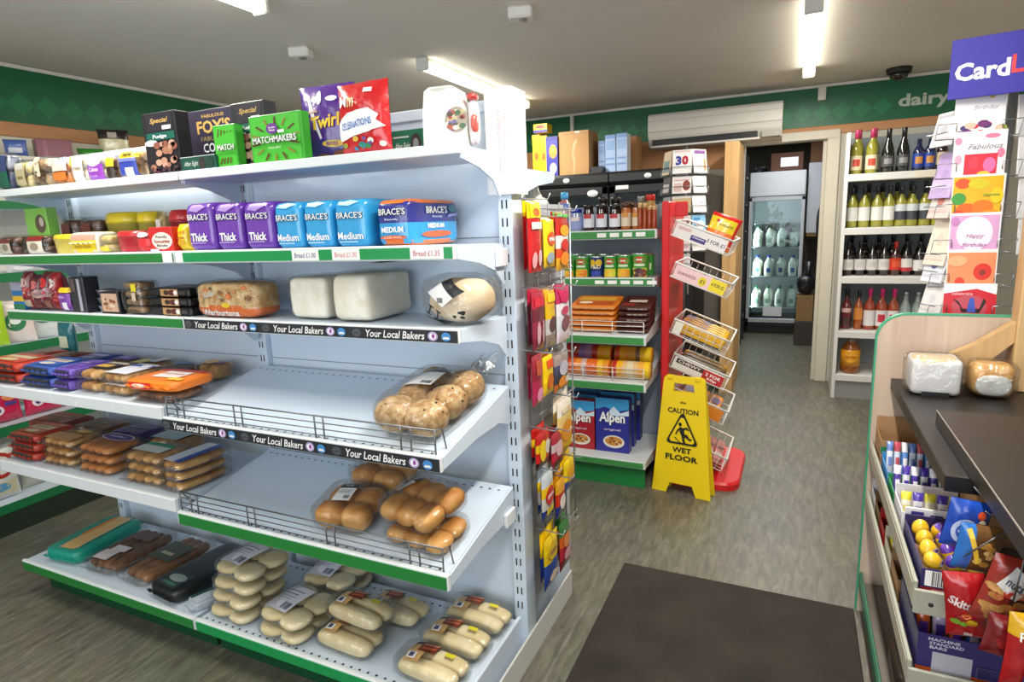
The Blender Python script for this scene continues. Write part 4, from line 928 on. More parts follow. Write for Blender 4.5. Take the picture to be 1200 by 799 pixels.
flats([(-22, 24, 2, .036, '#b8341e', lab_('#d8452a', '#e8d2a4', '#fff'), 'of two red packets at the far left front of the fourth shelf', [('r', .1, .1, .9, .9, P('#3c2420'))]),
       (26, 62, 2, .036, '#2b4f9e', lab_('#2f5ab8', '#d9d2c4', '#b8341e'), 'of two blue packets on the front of the fourth shelf', [('r', .1, .1, .9, .9, P('#2a2630'))]),
       (63, 84, 2, .036, '#6a4cae', lab_('#7a5cc0', '#5a3c9a', '#e6def2'), 'of two violet packets on the front of the fourth shelf', [('r', .1, .1, .9, .9, P('#2c2748'))]),
       (86, 112, 2, .036, TAN, [('r', .05, .3, .95, .7, P('#2a221c')), ('r', .05, .7, .95, .82, P('#e0cfae')), ('r', .2, .4, .8, .6, P('#d9a83c'))], 'of two clear packets of pancakes with a black band', ()),
       (114, 146, 2, .036, TAN, [('r', .1, .1, .9, .9, P('#dcdde6')), ('r', .1, .66, .9, .8, P('#3056b0')), ('e', .65, .72, .18, .08, P('#f2f2f4'))], 'of two clear packets of pancakes with a white and blue label', ())],
      z4, 1.20, .16, 'flat packets on the fourth shelf')
flats([(150, 200, 1, .034, DKB, [('r', .1, .1, .4, .4, P('#b91f1f'))], 'clear packet of malt loaves under the orange packet', ())], z4, 1.195, .15, 'flat packets on the fourth shelf')
a, b = at(148, 455, Y=1.2).x, at(203, 455, Y=1.2).x
flowpack('pastry_packet', 'bright orange packet with a white label by the wire guard, fourth shelf', ((a+b)/2, 1.275, z4+.038), b-a, .16, .034, P('#e87a1c'), [('r', .3, .3, .8, .75, P('#efe0d8')), ('t', 'hot cross', .55, .55, .4, .1, P('#c04a3a')), ('r', .05, .8, .95, .92, P('#c8281e')), ('r', .7, .15, .95, .3, P('#f0b81e'))], rz=.06, group='flat packets on the fourth shelf', frontart=[('r', .1, .2, .55, .8, P('#c8201e')), ('e', .32, .5, .14, .2, P('#f0e8e0'))], cat='pastry packet')
flats([(30, 46, 1, .05, '#a83226', lab_('#b8402e', '#6a2a22', '#e0b89a'), 'dull red packet on the second row of the fourth shelf, far left', ()),
       (50, 76, 1, .05, '#8a2c2a', lab_('#9a3630', '#5a2420', '#d9b09a'), 'dark red packet behind the blue packets on the fourth shelf', ()),
       (82, 112, 1, .055, '#2a3f8a', lab_('#31489a', '#b8aedc', '#fff'), 'navy packet in the second row of the fourth shelf', ()),
       (116, 140, 1, .055, TAN, [('r', .05, .35, .95, .75, P('#5a3aa0')), ('t', 'scones', .5, .55, .5, .12, P('#d9cfee'))], 'clear pancake packet with a violet band, second row of the fourth shelf', ()),
       (144, 172, 1, .055, TAN, [('r', .1, .2, .6, .6, P('#e2c83a')), ('r', .6, .4, .9, .9, P('#d8d4cc'))], 'clear packet of pale pancakes with a yellow label, second row', ()),
       (178, 212, 1, .05, DKB, [('r', .1, .55, .6, .8, P('#4a62a0'))], 'clear packet of fruit loaf standing alone on the fourth shelf', ())],
      z4, 1.385, .15, 'flat packets on the fourth shelf')
a, b = at(234, 410, Y=1.50).x, at(266, 410, Y=1.50).x
for k, (x, c, lb) in enumerate((((a+b)/2, '#d8a01e', 'clear cake packet with a yellow and blue label at the back of the fourth shelf'),)):
    flowpack('pastry_packet', lb, (x, 1.50-.0*k, z4+.001), .12, .10, .06, None, [('r', .1, .2, .6, .8, P(c)), ('r', .6, .3, .9, .6, P('#6a4a86'))], rz=.05, contents=TAN, cat='pastry packet', group='flat packets on the fourth shelf')
# tall clear bags standing at the back left of shelf four
for k, (px, lb) in enumerate(((24, 'white bag printed with a green emblem on the left wall shelving'), (58, 'pale bag with a small green emblem on the left wall shelving'))):
    p_ = at(px, 405, X=-3.57); pouch('snack_bag', lb, 'snack bag', (-3.57, p_.y, .903), .15, .21, .05, lambda u, v, k=k: PG(('#e6d6d0', '#d8dcd8')[k]), [('e', .5, .5, .3, .22 if k == 0 else .12, P('#2f7a4a')), ('e', .5, .52, .16, .08, P('#e8efe8'))], rz=PI/2-.5, seed=18+k)
for (x0, x1, yt, c, lb) in ((66, 86, 376, '#1f7f86', 'teal packet at the back of the fourth shelf'),):
    a, b, zt = fit(x0, x1, yt, 430, 1.55 if x0 > 60 else 1.50)
    pouch('snack_bag', lb, 'snack bag', ((a+b)/2, 1.567, z4+.002), (b-a)*.86, min(zt-z4, .20), .045, lambda u, v, c=c: PG(c), [('e', .5, .5, .3, .22, P('#2f7a4a')), ('e', .5, .52, .16, .1, P('#e8efe8'))] if 'emblem' in lb else [('r', .2, .3, .8, .6, P('#eef2d0'))], seed=x0+20)
flats([(18, 48, 3, .03, '#b03a2a', lab_('#c4482e', '#d9c9a8', '#7a1f1a'), 'of three red packets at the left front of the fifth shelf', [('r', .1, .1, .9, .9, P('#2c221f'))]),
       (50, 86, 3, .03, TAN, [('r', .1, .1, .9, .5, P('#b87a34')), ('e', .6, .7, .2, .1, P('#c9a03a'))], 'of three clear packets of golden pastries on the fifth shelf', ()),
       (88, 130, 3, .03, food('#b0642c', '#d08a48', 25), [('e', .5, .72, .4, .2, P('#e0d0e6')), ('e', .5, .72, .37, .17, P('#4a2a78')), ('t', 'waffles', .5, .72, .45, .08, P('#d9cdea'))], 'of three clear waffle packets with a purple oval label', ()),
       (140, 186, 3, .03, TAN, [('r', .05, .3, .75, .78, P('#d3dad6')), ('r', .05, .62, .75, .78, P('#1f8a5a'))], 'of three clear packets with a white and green label', ())],
      z5, 1.20, .15, 'flat packets on the fifth shelf')
a, b = at(188, 560, Y=1.2).x, at(252, 545, Y=1.2).x
for k, lb in enumerate(('bottom', 'middle', 'top')):
    flowpack('pastry_packet', lb+' of three clear packets of golden slices with a long blue label', (-1.815+.002*k, 1.30, z5+.001+.0345*k), .125, .21, .03, None, [('r', .1, .12, .8, .92, P('#d0d4e2')), ('r', .55, .12, .8, .92, P('#2a4aa0'))], rz=-.06, contents=TAN, cat='pastry packet', group='flat packets on the fifth shelf')
flats([(44, 84, 1, .075, '#7a2c24', lab_('#8a3428', '#5a221e', '#c99a7a'), 'dark red packet deep on the fifth shelf', ()),
       (88, 128, 1, .075, '#6a4424', lab_('#7a5028', '#4a2c1c', '#c9a87a'), 'brown packet deep on the fifth shelf behind the waffles', ()),
       (132, 168, 1, .08, '#3a2a5a', lab_('#48346e', '#2a2044', '#b8a8d8'), 'dark violet packet deep on the fifth shelf', ()),
       (172, 214, 1, .08, TAN, [('r', .1, .2, .8, .7, P('#9ab0b4')), ('r', .4, .7, .95, .9, P('#3a8a94'))], 'clear pastry packet with a pale teal label deep on the fifth shelf', ())],
      z5, 1.37, .15, 'flat packets on the fifth shelf')
# ------------------------------------------------- left base deck
B0 = BZ+.0015
def longpack(label, X, Y, w, d, h, body, art, rz, group=None):
    return flowpack('bread_packet', label, (X, Y, B0), w, d, h, P(body) if isinstance(body, str) else None, art, rz=rz, contents=None if isinstance(body, str) else body, cat='bread packet', group='long packets on the left base deck')
longpack('teal edged long bag of baguettes at the far left of the base deck', -2.58, 1.36, .19, .30, .055, '#17917f', [('r', .35, .08, .75, .95, P('#d9b270')), ('r', .3, .4, .4, .9, P('#d07a28')), ('r', .72, .1, .8, .9, P('#c9b48a'))], .12)
longpack('clear bag of brown rolls with two white stickers, left base deck', -2.345, 1.36, .19, .30, .05, DKB, [('r', .2, .1, .6, .3, P('#cfc6c8')), ('r', .3, .3, .7, .42, P('#d8d0d2')), ('r', .2, .6, .8, .8, P('#5a3a30'))], .04)
longpack('brown bread packet with an olive label, left base deck', -2.135, 1.37, .16, .32, .05, food('#6a452a', '#9a6a3c', 20), [('r', .1, .35, .9, .7, P('#39402e')), ('r', .3, .45, .7, .5, P('#a8a48c'))], -.06)
longpack('long black bag of bread beside the baps, left base deck', -1.93, 1.36, .17, .33, .05, '#15181a', [('r', .2, .05, .8, .3, P('#2c3236')), ('e', .5, .2, .25, .06, P('#8a9a96')), ('r', .3, .08, .7, .12, P('#3a6a56'))], -.1)
longpack('small clear packet with a blue and white label leaning by the baps', -1.79, 1.245, .075, .09, .03, '#a9b4be', [('r', .1, .1, .9, .9, P('#c4ced8')), ('r', .1, .1, .35, .9, P('#1f4a44'))], -.35)
# ------------------------------------------------- shelving along the left wall
DKG = M('#1c2a1f', .5)
lw = thing('wall_shelving', 'long shelving against the left wall seen past the end of the gondola', 'shelving', (0, 0, 0))
mb = MB(); mb.box(LX+.005, LX+.03, -.6, 5.2, 0, 1.965, M('#d9d5c6', .5)); mb.obj('back_panel', lw)
MB().box(LX+.03, -3.42, -.6, 5.2, 0, .11, DKG).obj('plinth', lw)
for k, (z, xf, lp) in enumerate(((.15, -3.42, .04), (.517, -3.46, .045), (.90, -3.5, .04), (1.25, -3.52, .04), (1.60, -3.55, .035))):
    o = MB().box(LX+.03, xf, -.6, 5.2, z-.03, z, GWD, .002).obj('shelf', lw)
    MB().box(xf, xf+.004, -.6, 5.2, z-lp, z+.004, M('#136b3c', .4)).obj('ticket_strip', o)
MB().box(LX+.03, -3.62, -.6, 5.2, 1.815, 1.835, M('#d9d5c6', .5), .002).obj('top_board', lw)
for x, y, w, h, cs, lb in ((-3.66, 1.91, .07, .085, ('#4a62a8', '#c9cdd6'), 'blue and white packet on top of the left wall shelving'),):
    pouch('snack_bag', lb, 'snack bag', (-3.7, y, 1.838), .10, h, .05, lambda u, v: PG(cs[0]), [('r', .2, .2, .8, .5, P(cs[1]))], rz=PI/2-.6, seed=61)
carton('sweet_carton', 'maroon carton on top of the left wall shelving', 'sweet carton', (-3.72, 2.10, 1.836), .16, .10, .105, P('#74203a'), [('r', .2, .1, .3, .9, P('#8a3a54'))], rz=PI/2-.35, sidecol=P('#c9b9b2'))
pouch('snack_bag', 'green packet on top of the left wall shelving beside the maroon carton', 'snack bag', (-3.72, 2.30, 1.838), .13, .075, .05, lambda u, v: PG('#2f8a26'), [('e', .5, .5, .3, .2, P('#4fae3a'))], rz=PI/2-.5, seed=62)
pouch('snack_bag', 'tall bag with a black top and cream front on the left wall shelving', 'snack bag', (-3.74, 2.46, 1.838), .16, .20, .05, lambda u, v: PG('#231a1a') if v > .7 else (PG('#d9cda6') if v > .35 else PG('#8ab07a')), [('r', .3, .75, .6, .92, P('#b9a9a0'))], rz=PI/2-.5, seed=63)
for k, lb in enumerate(('dark red packet left of its twin on top of the left wall shelving', 'dark red packet right of its twin on top of the left wall shelving')):
    pouch('snack_bag', lb, 'snack bag', (-3.70, 2.60+.15*k, 1.838), .15, .085, .05, lambda u, v: PG('#7a1420'), [('r', .1, .1, .4, .8, P('#c9b9b2'))], rz=PI/2-.6, seed=64+k)
for k, (y, lb) in enumerate(((1.38, 'pink and red sweet bag on the left wall shelving, nearest the camera'), (1.56, 'pink and red sweet bag in the middle of the left wall shelf'), (1.74, 'pink and red sweet bag on the left wall shelving, farthest of three'), (1.92, 'crimson sweet bag beyond the three pink ones on the left wall'))):
    pouch('sweet_bag', lb, 'sweet bag', (-3.56, y, .52), .17, .17, .07, lambda u, v, k=k: PG('#c21848' if k < 3 else '#9a1030'), [('e', .3, .4, .16, .14, P('#e8d6dc')), ('e', .3, .4, .08, .07, P('#4a2a6a')), ('r', .5, .5, .85, .62, P('#5a3a8a')), ('e', .65, .75, .2, .1, P('#d97a4a'))], rz=PI/2, seed=70+k)
for k, (y, lb) in enumerate(((1.30, 'white sack printed with a red ring on the lowest left wall shelf'), (1.47, 'white and cream sack next to the ringed one, lowest left wall shelf'))):
    pouch('food_sack', lb, 'food bag', (-3.52, y, .153), .17, .27, .07, lambda u, v: PG('#cfcfc9'), [('e', .5, .66, .4, .24, P('#a8281f')), ('e', .5, .66, .32, .17, P('#d6d6d0')), ('r', .1, .1, .9, .35, P('#c9c2a0')), ('e', .45, .25, .25, .08, P('#5a9ac0'))], rz=PI/2, seed=80+k)
p_ = at(-6, 420, X=-3.56)
pouch('snack_bag', 'lime green bag on the left wall shelving, left of the white emblem bags', 'snack bag', (-3.56, p_.y, .903), .14, .22, .05, lambda u, v: PG('#a8d02a'), [('r', .2, .3, .8, .6, P('#e6ecc0')), ('e', .5, .8, .25, .08, P('#5a8a1e'))], rz=PI/2-.4, seed=88)
for k, (y, lb) in enumerate(((1.66, 'pale bag behind the fifth shelf packets on the left wall'), (1.30, 'pale crumpled bag on the middle of the left wall shelving'))):
    pouch('food_sack', lb, 'food bag', (-3.56, y, .152), .16, .28, .06, lambda u, v: PG('#b9b6a8'), [('e', .5, .5, .3, .2, P('#3a5a4a'))], rz=PI/2, seed=84+k) if k == 0 else None
# ------------------------------------------------- second shelving run: jars, cans, cereal
UX0, UX1 = -1.75, -.655
un = thing('shelving_bay', 'grey shelving bay of jars, cans and cereal beyond the bread gondola', 'shelving', (0, 0, 0))
GP = M('#8f9aa6', .45, var=.03); UL = M('#d5dadb', .4); UGR = '#3f8a46'
MB().box(UX0, UX1, 3.42, 3.45, 0, 1.47, GP).obj('back_panel', un)
MB().box(UX1-.03, UX1, 3.39, 3.42, 0, 1.47, GP, .002).obj('upright', un)
def ushelf(yf, zf, zb, lip, nt=0, riser=False, y1=3.40):
    o = MB(); vs = [(UX0, yf, zf), (UX1-.004, yf, zf), (UX1-.004, y1, zb), (UX0, y1, zb)]
    o.add(vs+[(x, y, z-.02) for x, y, z in vs], [(0, 1, 2, 3), (7, 6, 5, 4), (0, 4, 5, 1), (1, 5, 6, 2), (2, 6, 7, 3), (3, 7, 4, 0)], UL)
    o.box(UX0, UX1, yf-.01, yf+.002, zf-lip, zf+.004, UL, .002)
    s = o.obj('shelf', un)
    MB().prism([(yf, zf+.002), (yf, zf-.03), (y1, zb-.09), (y1, zb+.002)], UX1-.003, UX1, UL, T=Matrix(((0, 1, 0, 0), (1, 0, 0, 0), (0, 0, 1, 0), (0, 0, 0, 1)))).obj('bracket', s)
    MB().box(UX0, UX1-.012, yf-.0125, yf-.01, zf-lip+.004, zf-.003, M(UGR, .4)).obj('ticket_strip', s)
    for k in range(nt):
        MB().box(UX1-.32+.07*k, UX1-.27+.07*k, yf-.0135, yf-.0126, zf-lip+.012, zf-.011, PAPER).obj('price_ticket', s)
    if riser:
        mb = MB()
        for f in (.35, .7, 1): mb.tube([(UX0, yf+.004, zf+.075*f), (UX1-.015, yf+.004, zf+.075*f)], .0018, WIREW, 5)
        k = UX1-.015
        while k > UX0: mb.tube([(k, yf+.003, zf-.004), (k, yf+.003, zf+.075)], .002, WIREW, 5); k -= .16
        mb.obj('wire_guard', s)
ushelf(3.215, 1.338, 1.338, .045, 4); ushelf(3.165, 1.090, 1.090, .042, 5); ushelf(2.965, .815, .90, .042, 0, True); ushelf(2.965, .573, .655, .042, 0, True); ushelf(2.96, .155, .155, .036)
MB().box(UX0, UX1-.01, 2.985, 2.995, 0, .125, M('#1d7a3c', .4)).obj('plinth', un)
# jars
def jar(label, px, py0, py1, wpx, cont, lid, lab, Y=3.26, cat='jar', grp=None, z=1.3395):
    x = at(px, py1, Y=Y).x; zt = at(px, py0, Y=Y).z; r = wpx/2*Y/711*1.02; h = zt-z
    t = thing('preserve_jar' if cat == 'jar' else cat, label, cat, (x, Y, z), group=grp)
    MB().lathe([(r*.9, 0), (r, .006), (r, h*.70), (r*.82, h*.82), (r*.82, h*.84)], M(cont, .12, coat=1, var=.15, scale=80), 20).obj('jar_body', t)
    MB().lathe([(r*.86, h*.83), (r*.9, h*.84), (r*.9, h*.97), (r*.85, h), (.0001, h)], M(lid, .3, .3), 20).obj('lid', t)
    if lab:
        mb = MB(); mb.grid(lambda u, v: Vector(((r+.0007)*math.sin((u-.5)*3.6), -(r+.0007)*math.cos((u-.5)*3.6), h*(.14+.5*v))), 14, 3, lambda u, v: P(lab[0]) if not (.3 < u < .7 and .55 < v) else P(lab[1]))
        mb.obj('label', t)
    return t
jar('jar with a bright blue lid, leftmost on the jar shelf', 676, 245, 268, 15, '#8a9ac0', '#2336a8', ('#8f9ed0', '#e6d9d0'))
for k, (px, lb) in enumerate(((690, 'first dark jam jar with a white label, next to the blue lidded jar'), (705, 'second dark jam jar with a white label, middle of the three'), (720.5, 'third dark jam jar with a white label, next to the amber jar'))):
    jar(lb, px, 240, 268, 12.6, '#2a1418', '#1a1616', ('#dfe3ee', '#b8343c'), grp='dark jam jars on the front of the shelf')
for k, (px, lb) in enumerate(((707, 'left dark jar standing taller at the back of the jar shelf'), (722, 'right dark jar standing taller at the back of the jar shelf'))):
    jar(lb, px, 231.5, 258, 12, '#231815', '#181414', None, Y=3.34, grp='dark jars at the back')
for k, (px, lb) in enumerate(((733.5, 'amber honey jar with a pale label, left of its twin'), (745, 'amber honey jar with a pale label, right of its twin'))):
    jar(lb, px, 238, 268, 10.6, '#a85a1c', '#4a2a1a', ('#d9c9b2', '#c98a3a'), Y=3.26+.03*k, grp='amber honey jars')
for k in range(4):
    jar(('first', 'second', 'third', 'fourth')[k]+' tall reddish brown sauce jar from the left on the jar shelf', 750+5.6*k, 238 if k < 2 else 241, 268, 5.2, '#9a3f16', '#c9a878', None, Y=3.255, grp='tall reddish sauce jars')
jar('glass jar with a red lid at the right end, behind the sauce jars', 762, 228, 262, 11.5, '#9a7a3a', '#b8281e', None, Y=3.335)
jar('clear glass jar at the back of the jar shelf near the red stand', 751, 230, 260, 8.5, '#8a8458', '#8a8a80', None, Y=3.34)
for k in range(2): jar(('left', 'right')[k]+' small jar with a dark lid at the back behind the honey jars', 733+8*k, 236, 262, 7, '#7a4a22', '#3a2a22', None, Y=3.345, grp='small dark lidded jars')
# cans
def can(label, px, wpx, y0, c, art, Y=3.215, grp='cans on the second shelf'):
    z = 1.0915; x = at(px, 320, Y=Y).x; zt = at(px, y0, Y=Y).z; r = wpx/2*Y/711; h = zt-z
    t = thing('food_can', label, 'can', (x, Y, z), group=grp)
    mb = MB(); mb.lathe([(r*.96, 0), (r, .003), (r, .006), (r, h-.006), (r, h-.003), (r*.96, h), (r*.9, h), (r*.88, h-.004), (.0001, h-.004)], [STEEL, STEEL, P(c), STEEL, STEEL, STEEL, STEEL, STEEL], 22); mb.obj('can_body', t)
    mb = MB(); S = lambda u, v, l=0: Vector(((r+.0004+l)*math.sin((u-.5)*2.6), -(r+.0004+l)*math.cos((u-.5)*2.6), h*v)); mb.art(S, r*2.6, h, art, .0005, .0003, 6); mb.obj('label', t)
fr = lambda c1, c2: [('r', .12, .02, .88, .40, P('#c9c24a')), ('e', .5, .74, .32, .13, P('#c23a22')), ('r', .36, .71, .64, .77, P('#e8dcc8')), ('r', .24, .48, .76, .57, P('#d6e2c4')), ('e', .38, .2, .26, .17, P(c1)), ('e', .66, .2, .22, .16, P(c2)), ('e', .5, .3, .2, .1, P(c1))]
can('green can of yellow fruit at the left end, by the hanging sweets', 667, 16, 304, '#2f8a34', fr('#e8b822', '#d98a1e'))
can('green can with a red oval and peaches, left of the navy can', 683, 17, 300, '#3a9a36', fr('#e8a81e', '#e07a1e'))
can('navy blue can between the green fruit cans', 700, 16, 300, '#1d2a6e', [('e', .3, .7, .2, .16, P('#d9b21e')), ('e', .7, .7, .2, .16, P('#d9b21e')), ('r', .2, .1, .8, .3, P('#2f4aa8')), ('t', 'P&D', .5, .5, .6, .16, P('#e8e2c0'))])
can('green can with a red oval, right of the navy can', 716, 16, 299, '#3a9a36', fr('#ecc02a', '#d9d03a'))
can('green can with a red oval and orange fruit, second from the right end', 732, 17, 298, '#3a9a36', fr('#e8b01e', '#e0901e'))
can('green can of dark fruit at the right end', 751, 19, 296, '#3f9a38', fr('#4a2a3a', '#7a3a2a'))
for k, px in enumerate((676, 692, 708, 724, 741, 759)):
    can('green can in the back row, '+('first', 'second', 'third', 'fourth', 'fifth', 'last')[k]+' from the left', px, 15, 297, '#35953a', [('r', .2, .3, .8, .6, P('#cfe0c0'))], Y=3.30, grp='green cans in the back row')
# stacks of flat bakery packs on the wire fronted shelf
def ustack(n, x0, x1, zf, al, cols, side, lab, art, grp):
    a, b = at(x0, 385, Y=3.0).x, at(x1, 385, Y=3.0).x; w = b-a-.006
    for k in range(n):
        off = .0252*k+.001; Y = 3.10+.010*k
        flowpack('snack_packet', ('bottom', 'second', 'third', 'fourth', 'top')[k if k < n-1 else 4]+' '+lab, ((a+b)/2, Y, zf+(Y-2.965)*math.tan(al)+off+.001), w, .19, .0205, P(cols), art, group=grp, frontart=side, cat='snack packet', rot=(al, 0, 0), e=.2)
al1 = math.atan2(.085, .435)
ustack(5, 664, 720, .815, al1, '#d9761e', [('r', .05, .15, .95, .85, P('#c9a06a'))], 'orange packet in the stack on the wire fronted shelf', [('r', .1, .5, .9, .8, P('#e8b03a')), ('r', .1, .15, .9, .4, P('#b8501e')), ('e', .3, .3, .15, .1, P('#e8d8b0'))], 'orange packets stacked behind the wire guard')
ustack(5, 721, 760, .815, al1, '#4a1f1a', [('r', .05, .1, .95, .9, P('#3a1814')), ('r', .3, .3, .9, .7, P('#b8a8a0'))], 'dark brown packet in the stack beside the orange ones', [('r', .25, .4, .8, .6, P('#d9c9b8')), ('r', .1, .1, .5, .3, P('#8a2a22'))], 'dark brown packets stacked behind the wire guard')
al2 = math.atan2(.082, .435)
def crump(label, x0, x1, yy, dz, c, bands):
    a, b = at(x0, 430, Y=yy).x, at(x1, 430, Y=yy).x; w = b-a-.016
    t = thing('crumpet_packet', label, 'crumpet packet', ((a+b)/2, yy, .573+(yy-2.965)*math.tan(al2)+.002+dz), group='crumpet packets on the fourth shelf of the jar bay', rot=(al2, 0, 0))
    mb = MB(); nb = len(bands)
    mb.grid(lambda u, v: Vector(((u-.5)*w, .045*math.cos(v*2*PI)*(1-.0*u), .046+.045*math.sin(v*2*PI))), 24, 20, lambda u, v: PG(bands[min(nb-1, int(u*nb))])); mb.obj('wrapper', t)
    for s in (-1, 1): MB().lathe([(.045, 0), (.04, .004), (.0001, .006)], PG(c), 20, T=Matrix.Translation((s*w/2, 0, .046)) @ Matrix.Rotation(s*PI/2, 4, 'Y')).obj('end_seal', t)
crump('orange and red crumpet packet at the front left', 664, 717, 3.03, 0, '#d9641e', ['#c8341e', '#d9641e', '#e0862a', '#c9a8a0', '#d9641e', '#d9641e', '#e8b01e', '#d98a1e'])
crump('yellow and cream crumpet packet at the front right', 718, 764, 3.03, 0, '#e8b01e', ['#b8281e', '#e8a81e', '#d9b07a', '#d9c9a0', '#d9b07a', '#e0a03a', '#e8c01e'])
crump('red and purple crumpet packet at the back left', 666, 720, 3.15, .03, '#b8281e', ['#c82a1e', '#b8281e', '#8a6aa0', '#a87aa0', '#b8281e', '#e8a01e', '#e8b01e'])
crump('golden crumpet packet at the back right', 722, 766, 3.15, .03, '#e0a01e', ['#c8401e', '#e0a01e', '#d98a2a', '#c9902a', '#7a5a3a', '#e8b81e', '#e8c01e'])
# cereal boxes
def cereal(label, x0, x1, yt, Y, c1, c2, dx=0):
    a, b, zt = fit(x0, x1, yt, 524, Y); w, h, d = b-a, zt-.156, .06
    return carton('cereal_box', label, 'cereal box', ((a+b)/2+dx, Y+d/2, .156), w, d, h, P(c1),
        [('p', [(0, .78), (.3, .84), (.6, .76), (1, .82), (1, 1), (0, 1)], P('#3fa0dc')), ('p', [(.35, .72), (.55, .86), (.75, .74), (1, .8), (1, .7), (.3, .68)], P('#d6e6f2')), ('t', 'Alpen', .52, .62, .78, .26, P(c2), {'bold': .05}), ('t', 'Alpen', .5, .625, .77, .24, WHITE, {'bold': .03}), ('t', 'original', .5, .42, .5, .05, P('#d9c8e0')),
         ('e', .55, .2, .32, .12, P('#e2dcd2')), ('e', .55, .21, .26, .085, P('#c98a3a')), ('scatter', .35, .15, .75, .27, 12, .008, [P('#e8d2a0'), P('#7a4a22'), P('#8a2a2a')])], sidecol=P('#31388a' if c1[1] == '2' else '#8a1a24'), group='cereal boxes on the base of the jar bay')
cereal('red cereal box at the front, partly behind the hanging sweets', 660, 696.5, 469, 3.05, '#a81c2a', '#5a1018')
cereal('blue cereal box at the front right of the jar bay base', 698, 737, 467, 3.05, '#2a2f8e', '#171a5a')
cereal('blue cereal box in the second row, behind the red one', 664, 700, 462, 3.16, '#2a2f8e', '#171a5a', 0)
cereal('blue cereal box in the second row, behind the front blue one', 704, 743, 460, 3.16, '#2a2f8e', '#171a5a')
cereal('blue cereal box in the third row at the right', 712, 750, 455, 3.27, '#2a2f8e', '#171a5a')
cereal('blue cereal box in the third row at the left', 672, 709, 456, 3.27, '#2a2f8e', '#171a5a')
# ------------------------------------------------- red basket stand
st = thing('basket_stand', 'red display stand with six tilted white wire baskets, behind the yellow sign', 'display stand', (0, 0, 0))
RD = M('#d41a1c', .35, coat=.3); 
MB().box(-.618, -.58, 3.14, 3.58, .03, 1.477, RD, .006).obj('back_board', st)
MB().box(-.618, -.52, 3.30, 3.33, 1.40, 1.475, RD, .004).obj('header_bracket', st)
mb = MB(); pl = [(-.62, 3.09), (-.30, 3.09)]+[(-.30+.09*math.sin(a), 3.18-.09*math.cos(a)) for a in (.4, .8, 1.2, PI/2)]+[(-.21+.0, 3.55)]+[(-.30+.09*math.cos(a), 3.55+.09*math.sin(a)) for a in (.4, .8, 1.2, PI/2)]+[(-.62, 3.64)]
n = len(pl); vs = [(x, y, .0) for x, y in pl]+[(x, y, .03) for x, y in pl]+[(-.42+(x+.42)*.96, 3.35+(y-3.35)*.97, .042) for x, y in pl]
fs = [tuple(range(n))]+[tuple(reversed(range(n)))]
fs = [tuple(reversed(range(n))), tuple(range(2*n, 3*n))]+[(j*n+i, j*n+(i+1) % n, (j+1)*n+(i+1) % n, (j+1)*n+i) for j in (0, 1) for i in range(n)]
mb.add(vs, fs, RD); mb.obj('base', st)
BA = math.radians(22); BZs = [1.270, 1.062, .772, .590, .405, .150]
bl = 0.295; bh = .075; by0, by1 = 3.155, 3.50
def bpt(k, s, z, y):   # basket coordinates: s runs from the board outwards, z up from the basket floor
    x0 = -.276-bl*math.cos(BA); zt = BZs[k]+bl*math.sin(BA)
    return Vector((x0+s*math.cos(BA)-(bh-z)*math.sin(BA), y, zt-s*math.sin(BA)-(bh-z)*math.cos(BA)))
for k in range(6):
    mb = MB()
    for z, r in ((bh, .0055), (0, .003)):
        mb.tube([bpt(k, 0, z, by0), bpt(k, bl, z, by0), bpt(k, bl, z, by1), bpt(k, 0, z, by1)], r, WIREW, 6, True)
    for q in range(9): s = bl*q/8; mb.tube([bpt(k, s, bh, by0), bpt(k, s, 0, by0), bpt(k, s, 0, by1), bpt(k, s, bh, by1)], .0014, WIREW, 4)
    for q in range(1, 9): y = by0+(by1-by0)*q/9; mb.tube([bpt(k, 0, bh, y), bpt(k, 0, 0, y), bpt(k, bl, 0, y), bpt(k, bl, bh, y)], .0014, WIREW, 4)
    mb.tube([bpt(k, 0, bh*.5, by0), bpt(k, bl, bh*.5, by0), bpt(k, bl, bh*.5, by1)], .0014, WIREW, 4)
    o = mb.obj('basket', st)
    S = plane(bpt(k, .01, .004, by0-.004), bpt(k, bl-.02, .004, by0-.004)-bpt(k, .01, .004, by0-.004), bpt(k, .01, bh-.006, by0-.004)-bpt(k, .01, .004, by0-.004))
    base = ('#e9e2e0', '#efc9cc', '#e6e2d4', '#e3ded6', '#e9e0d0', '#e8dcd8')[k]
    its = [('r', 0, 0, 1, 1, P(base))]
    if k == 0: its += [('r', .33, .1, .62, .5, P('#3a2a7a')), ('t', 'Chews', .475, .38, .22, .12, WHITE), ('t', '3 FOR £1', .8, .5, .34, .3, P('#4a4a55')), ('r', .05, .6, .3, .85, P('#d9b8b4'))]
    if k == 1: its += [('t', 'sweets', .25, .5, .36, .3, P('#b8747a')), ('e', .56, .45, .08, .36, P('#e8d22a')), ('r', .7, .02, 1, .98, P('#f0d81e')), ('t', '£1', .56, .45, .08, .3, INK), ('t', '4 FOR £2', .85, .55, .24, .28, P('#3a3420'))]
    if k == 2: its = [('r', 0, .0, .16, 1, P(base))]
    if k == 3: its += [('r', .05, .5, .6, .9, P('#3a2a2a')), ('t', 'CHEWY', .32, .7, .46, .24, P('#e8dcd2')), ('r', .6, .04, 1, .9, P('#b8242a')), ('t', '2 FOR', .8, .6, .3, .26, WHITE), ('t', '50p', .8, .26, .2, .24, WHITE)]
    if k == 4: its = [('r', .55, 0, 1, 1, P('#d9852a'))]
    if k == 5: its = []
    if its: mb = MB(); mb.art(S, (bpt(k, bl-.02, 0, 0)-bpt(k, .01, 0, 0)).length, bh, its, .0004, .0003); mb.obj('price_card', o)
def inb(k, s, y, z=.004): return bpt(k, s, z, y)
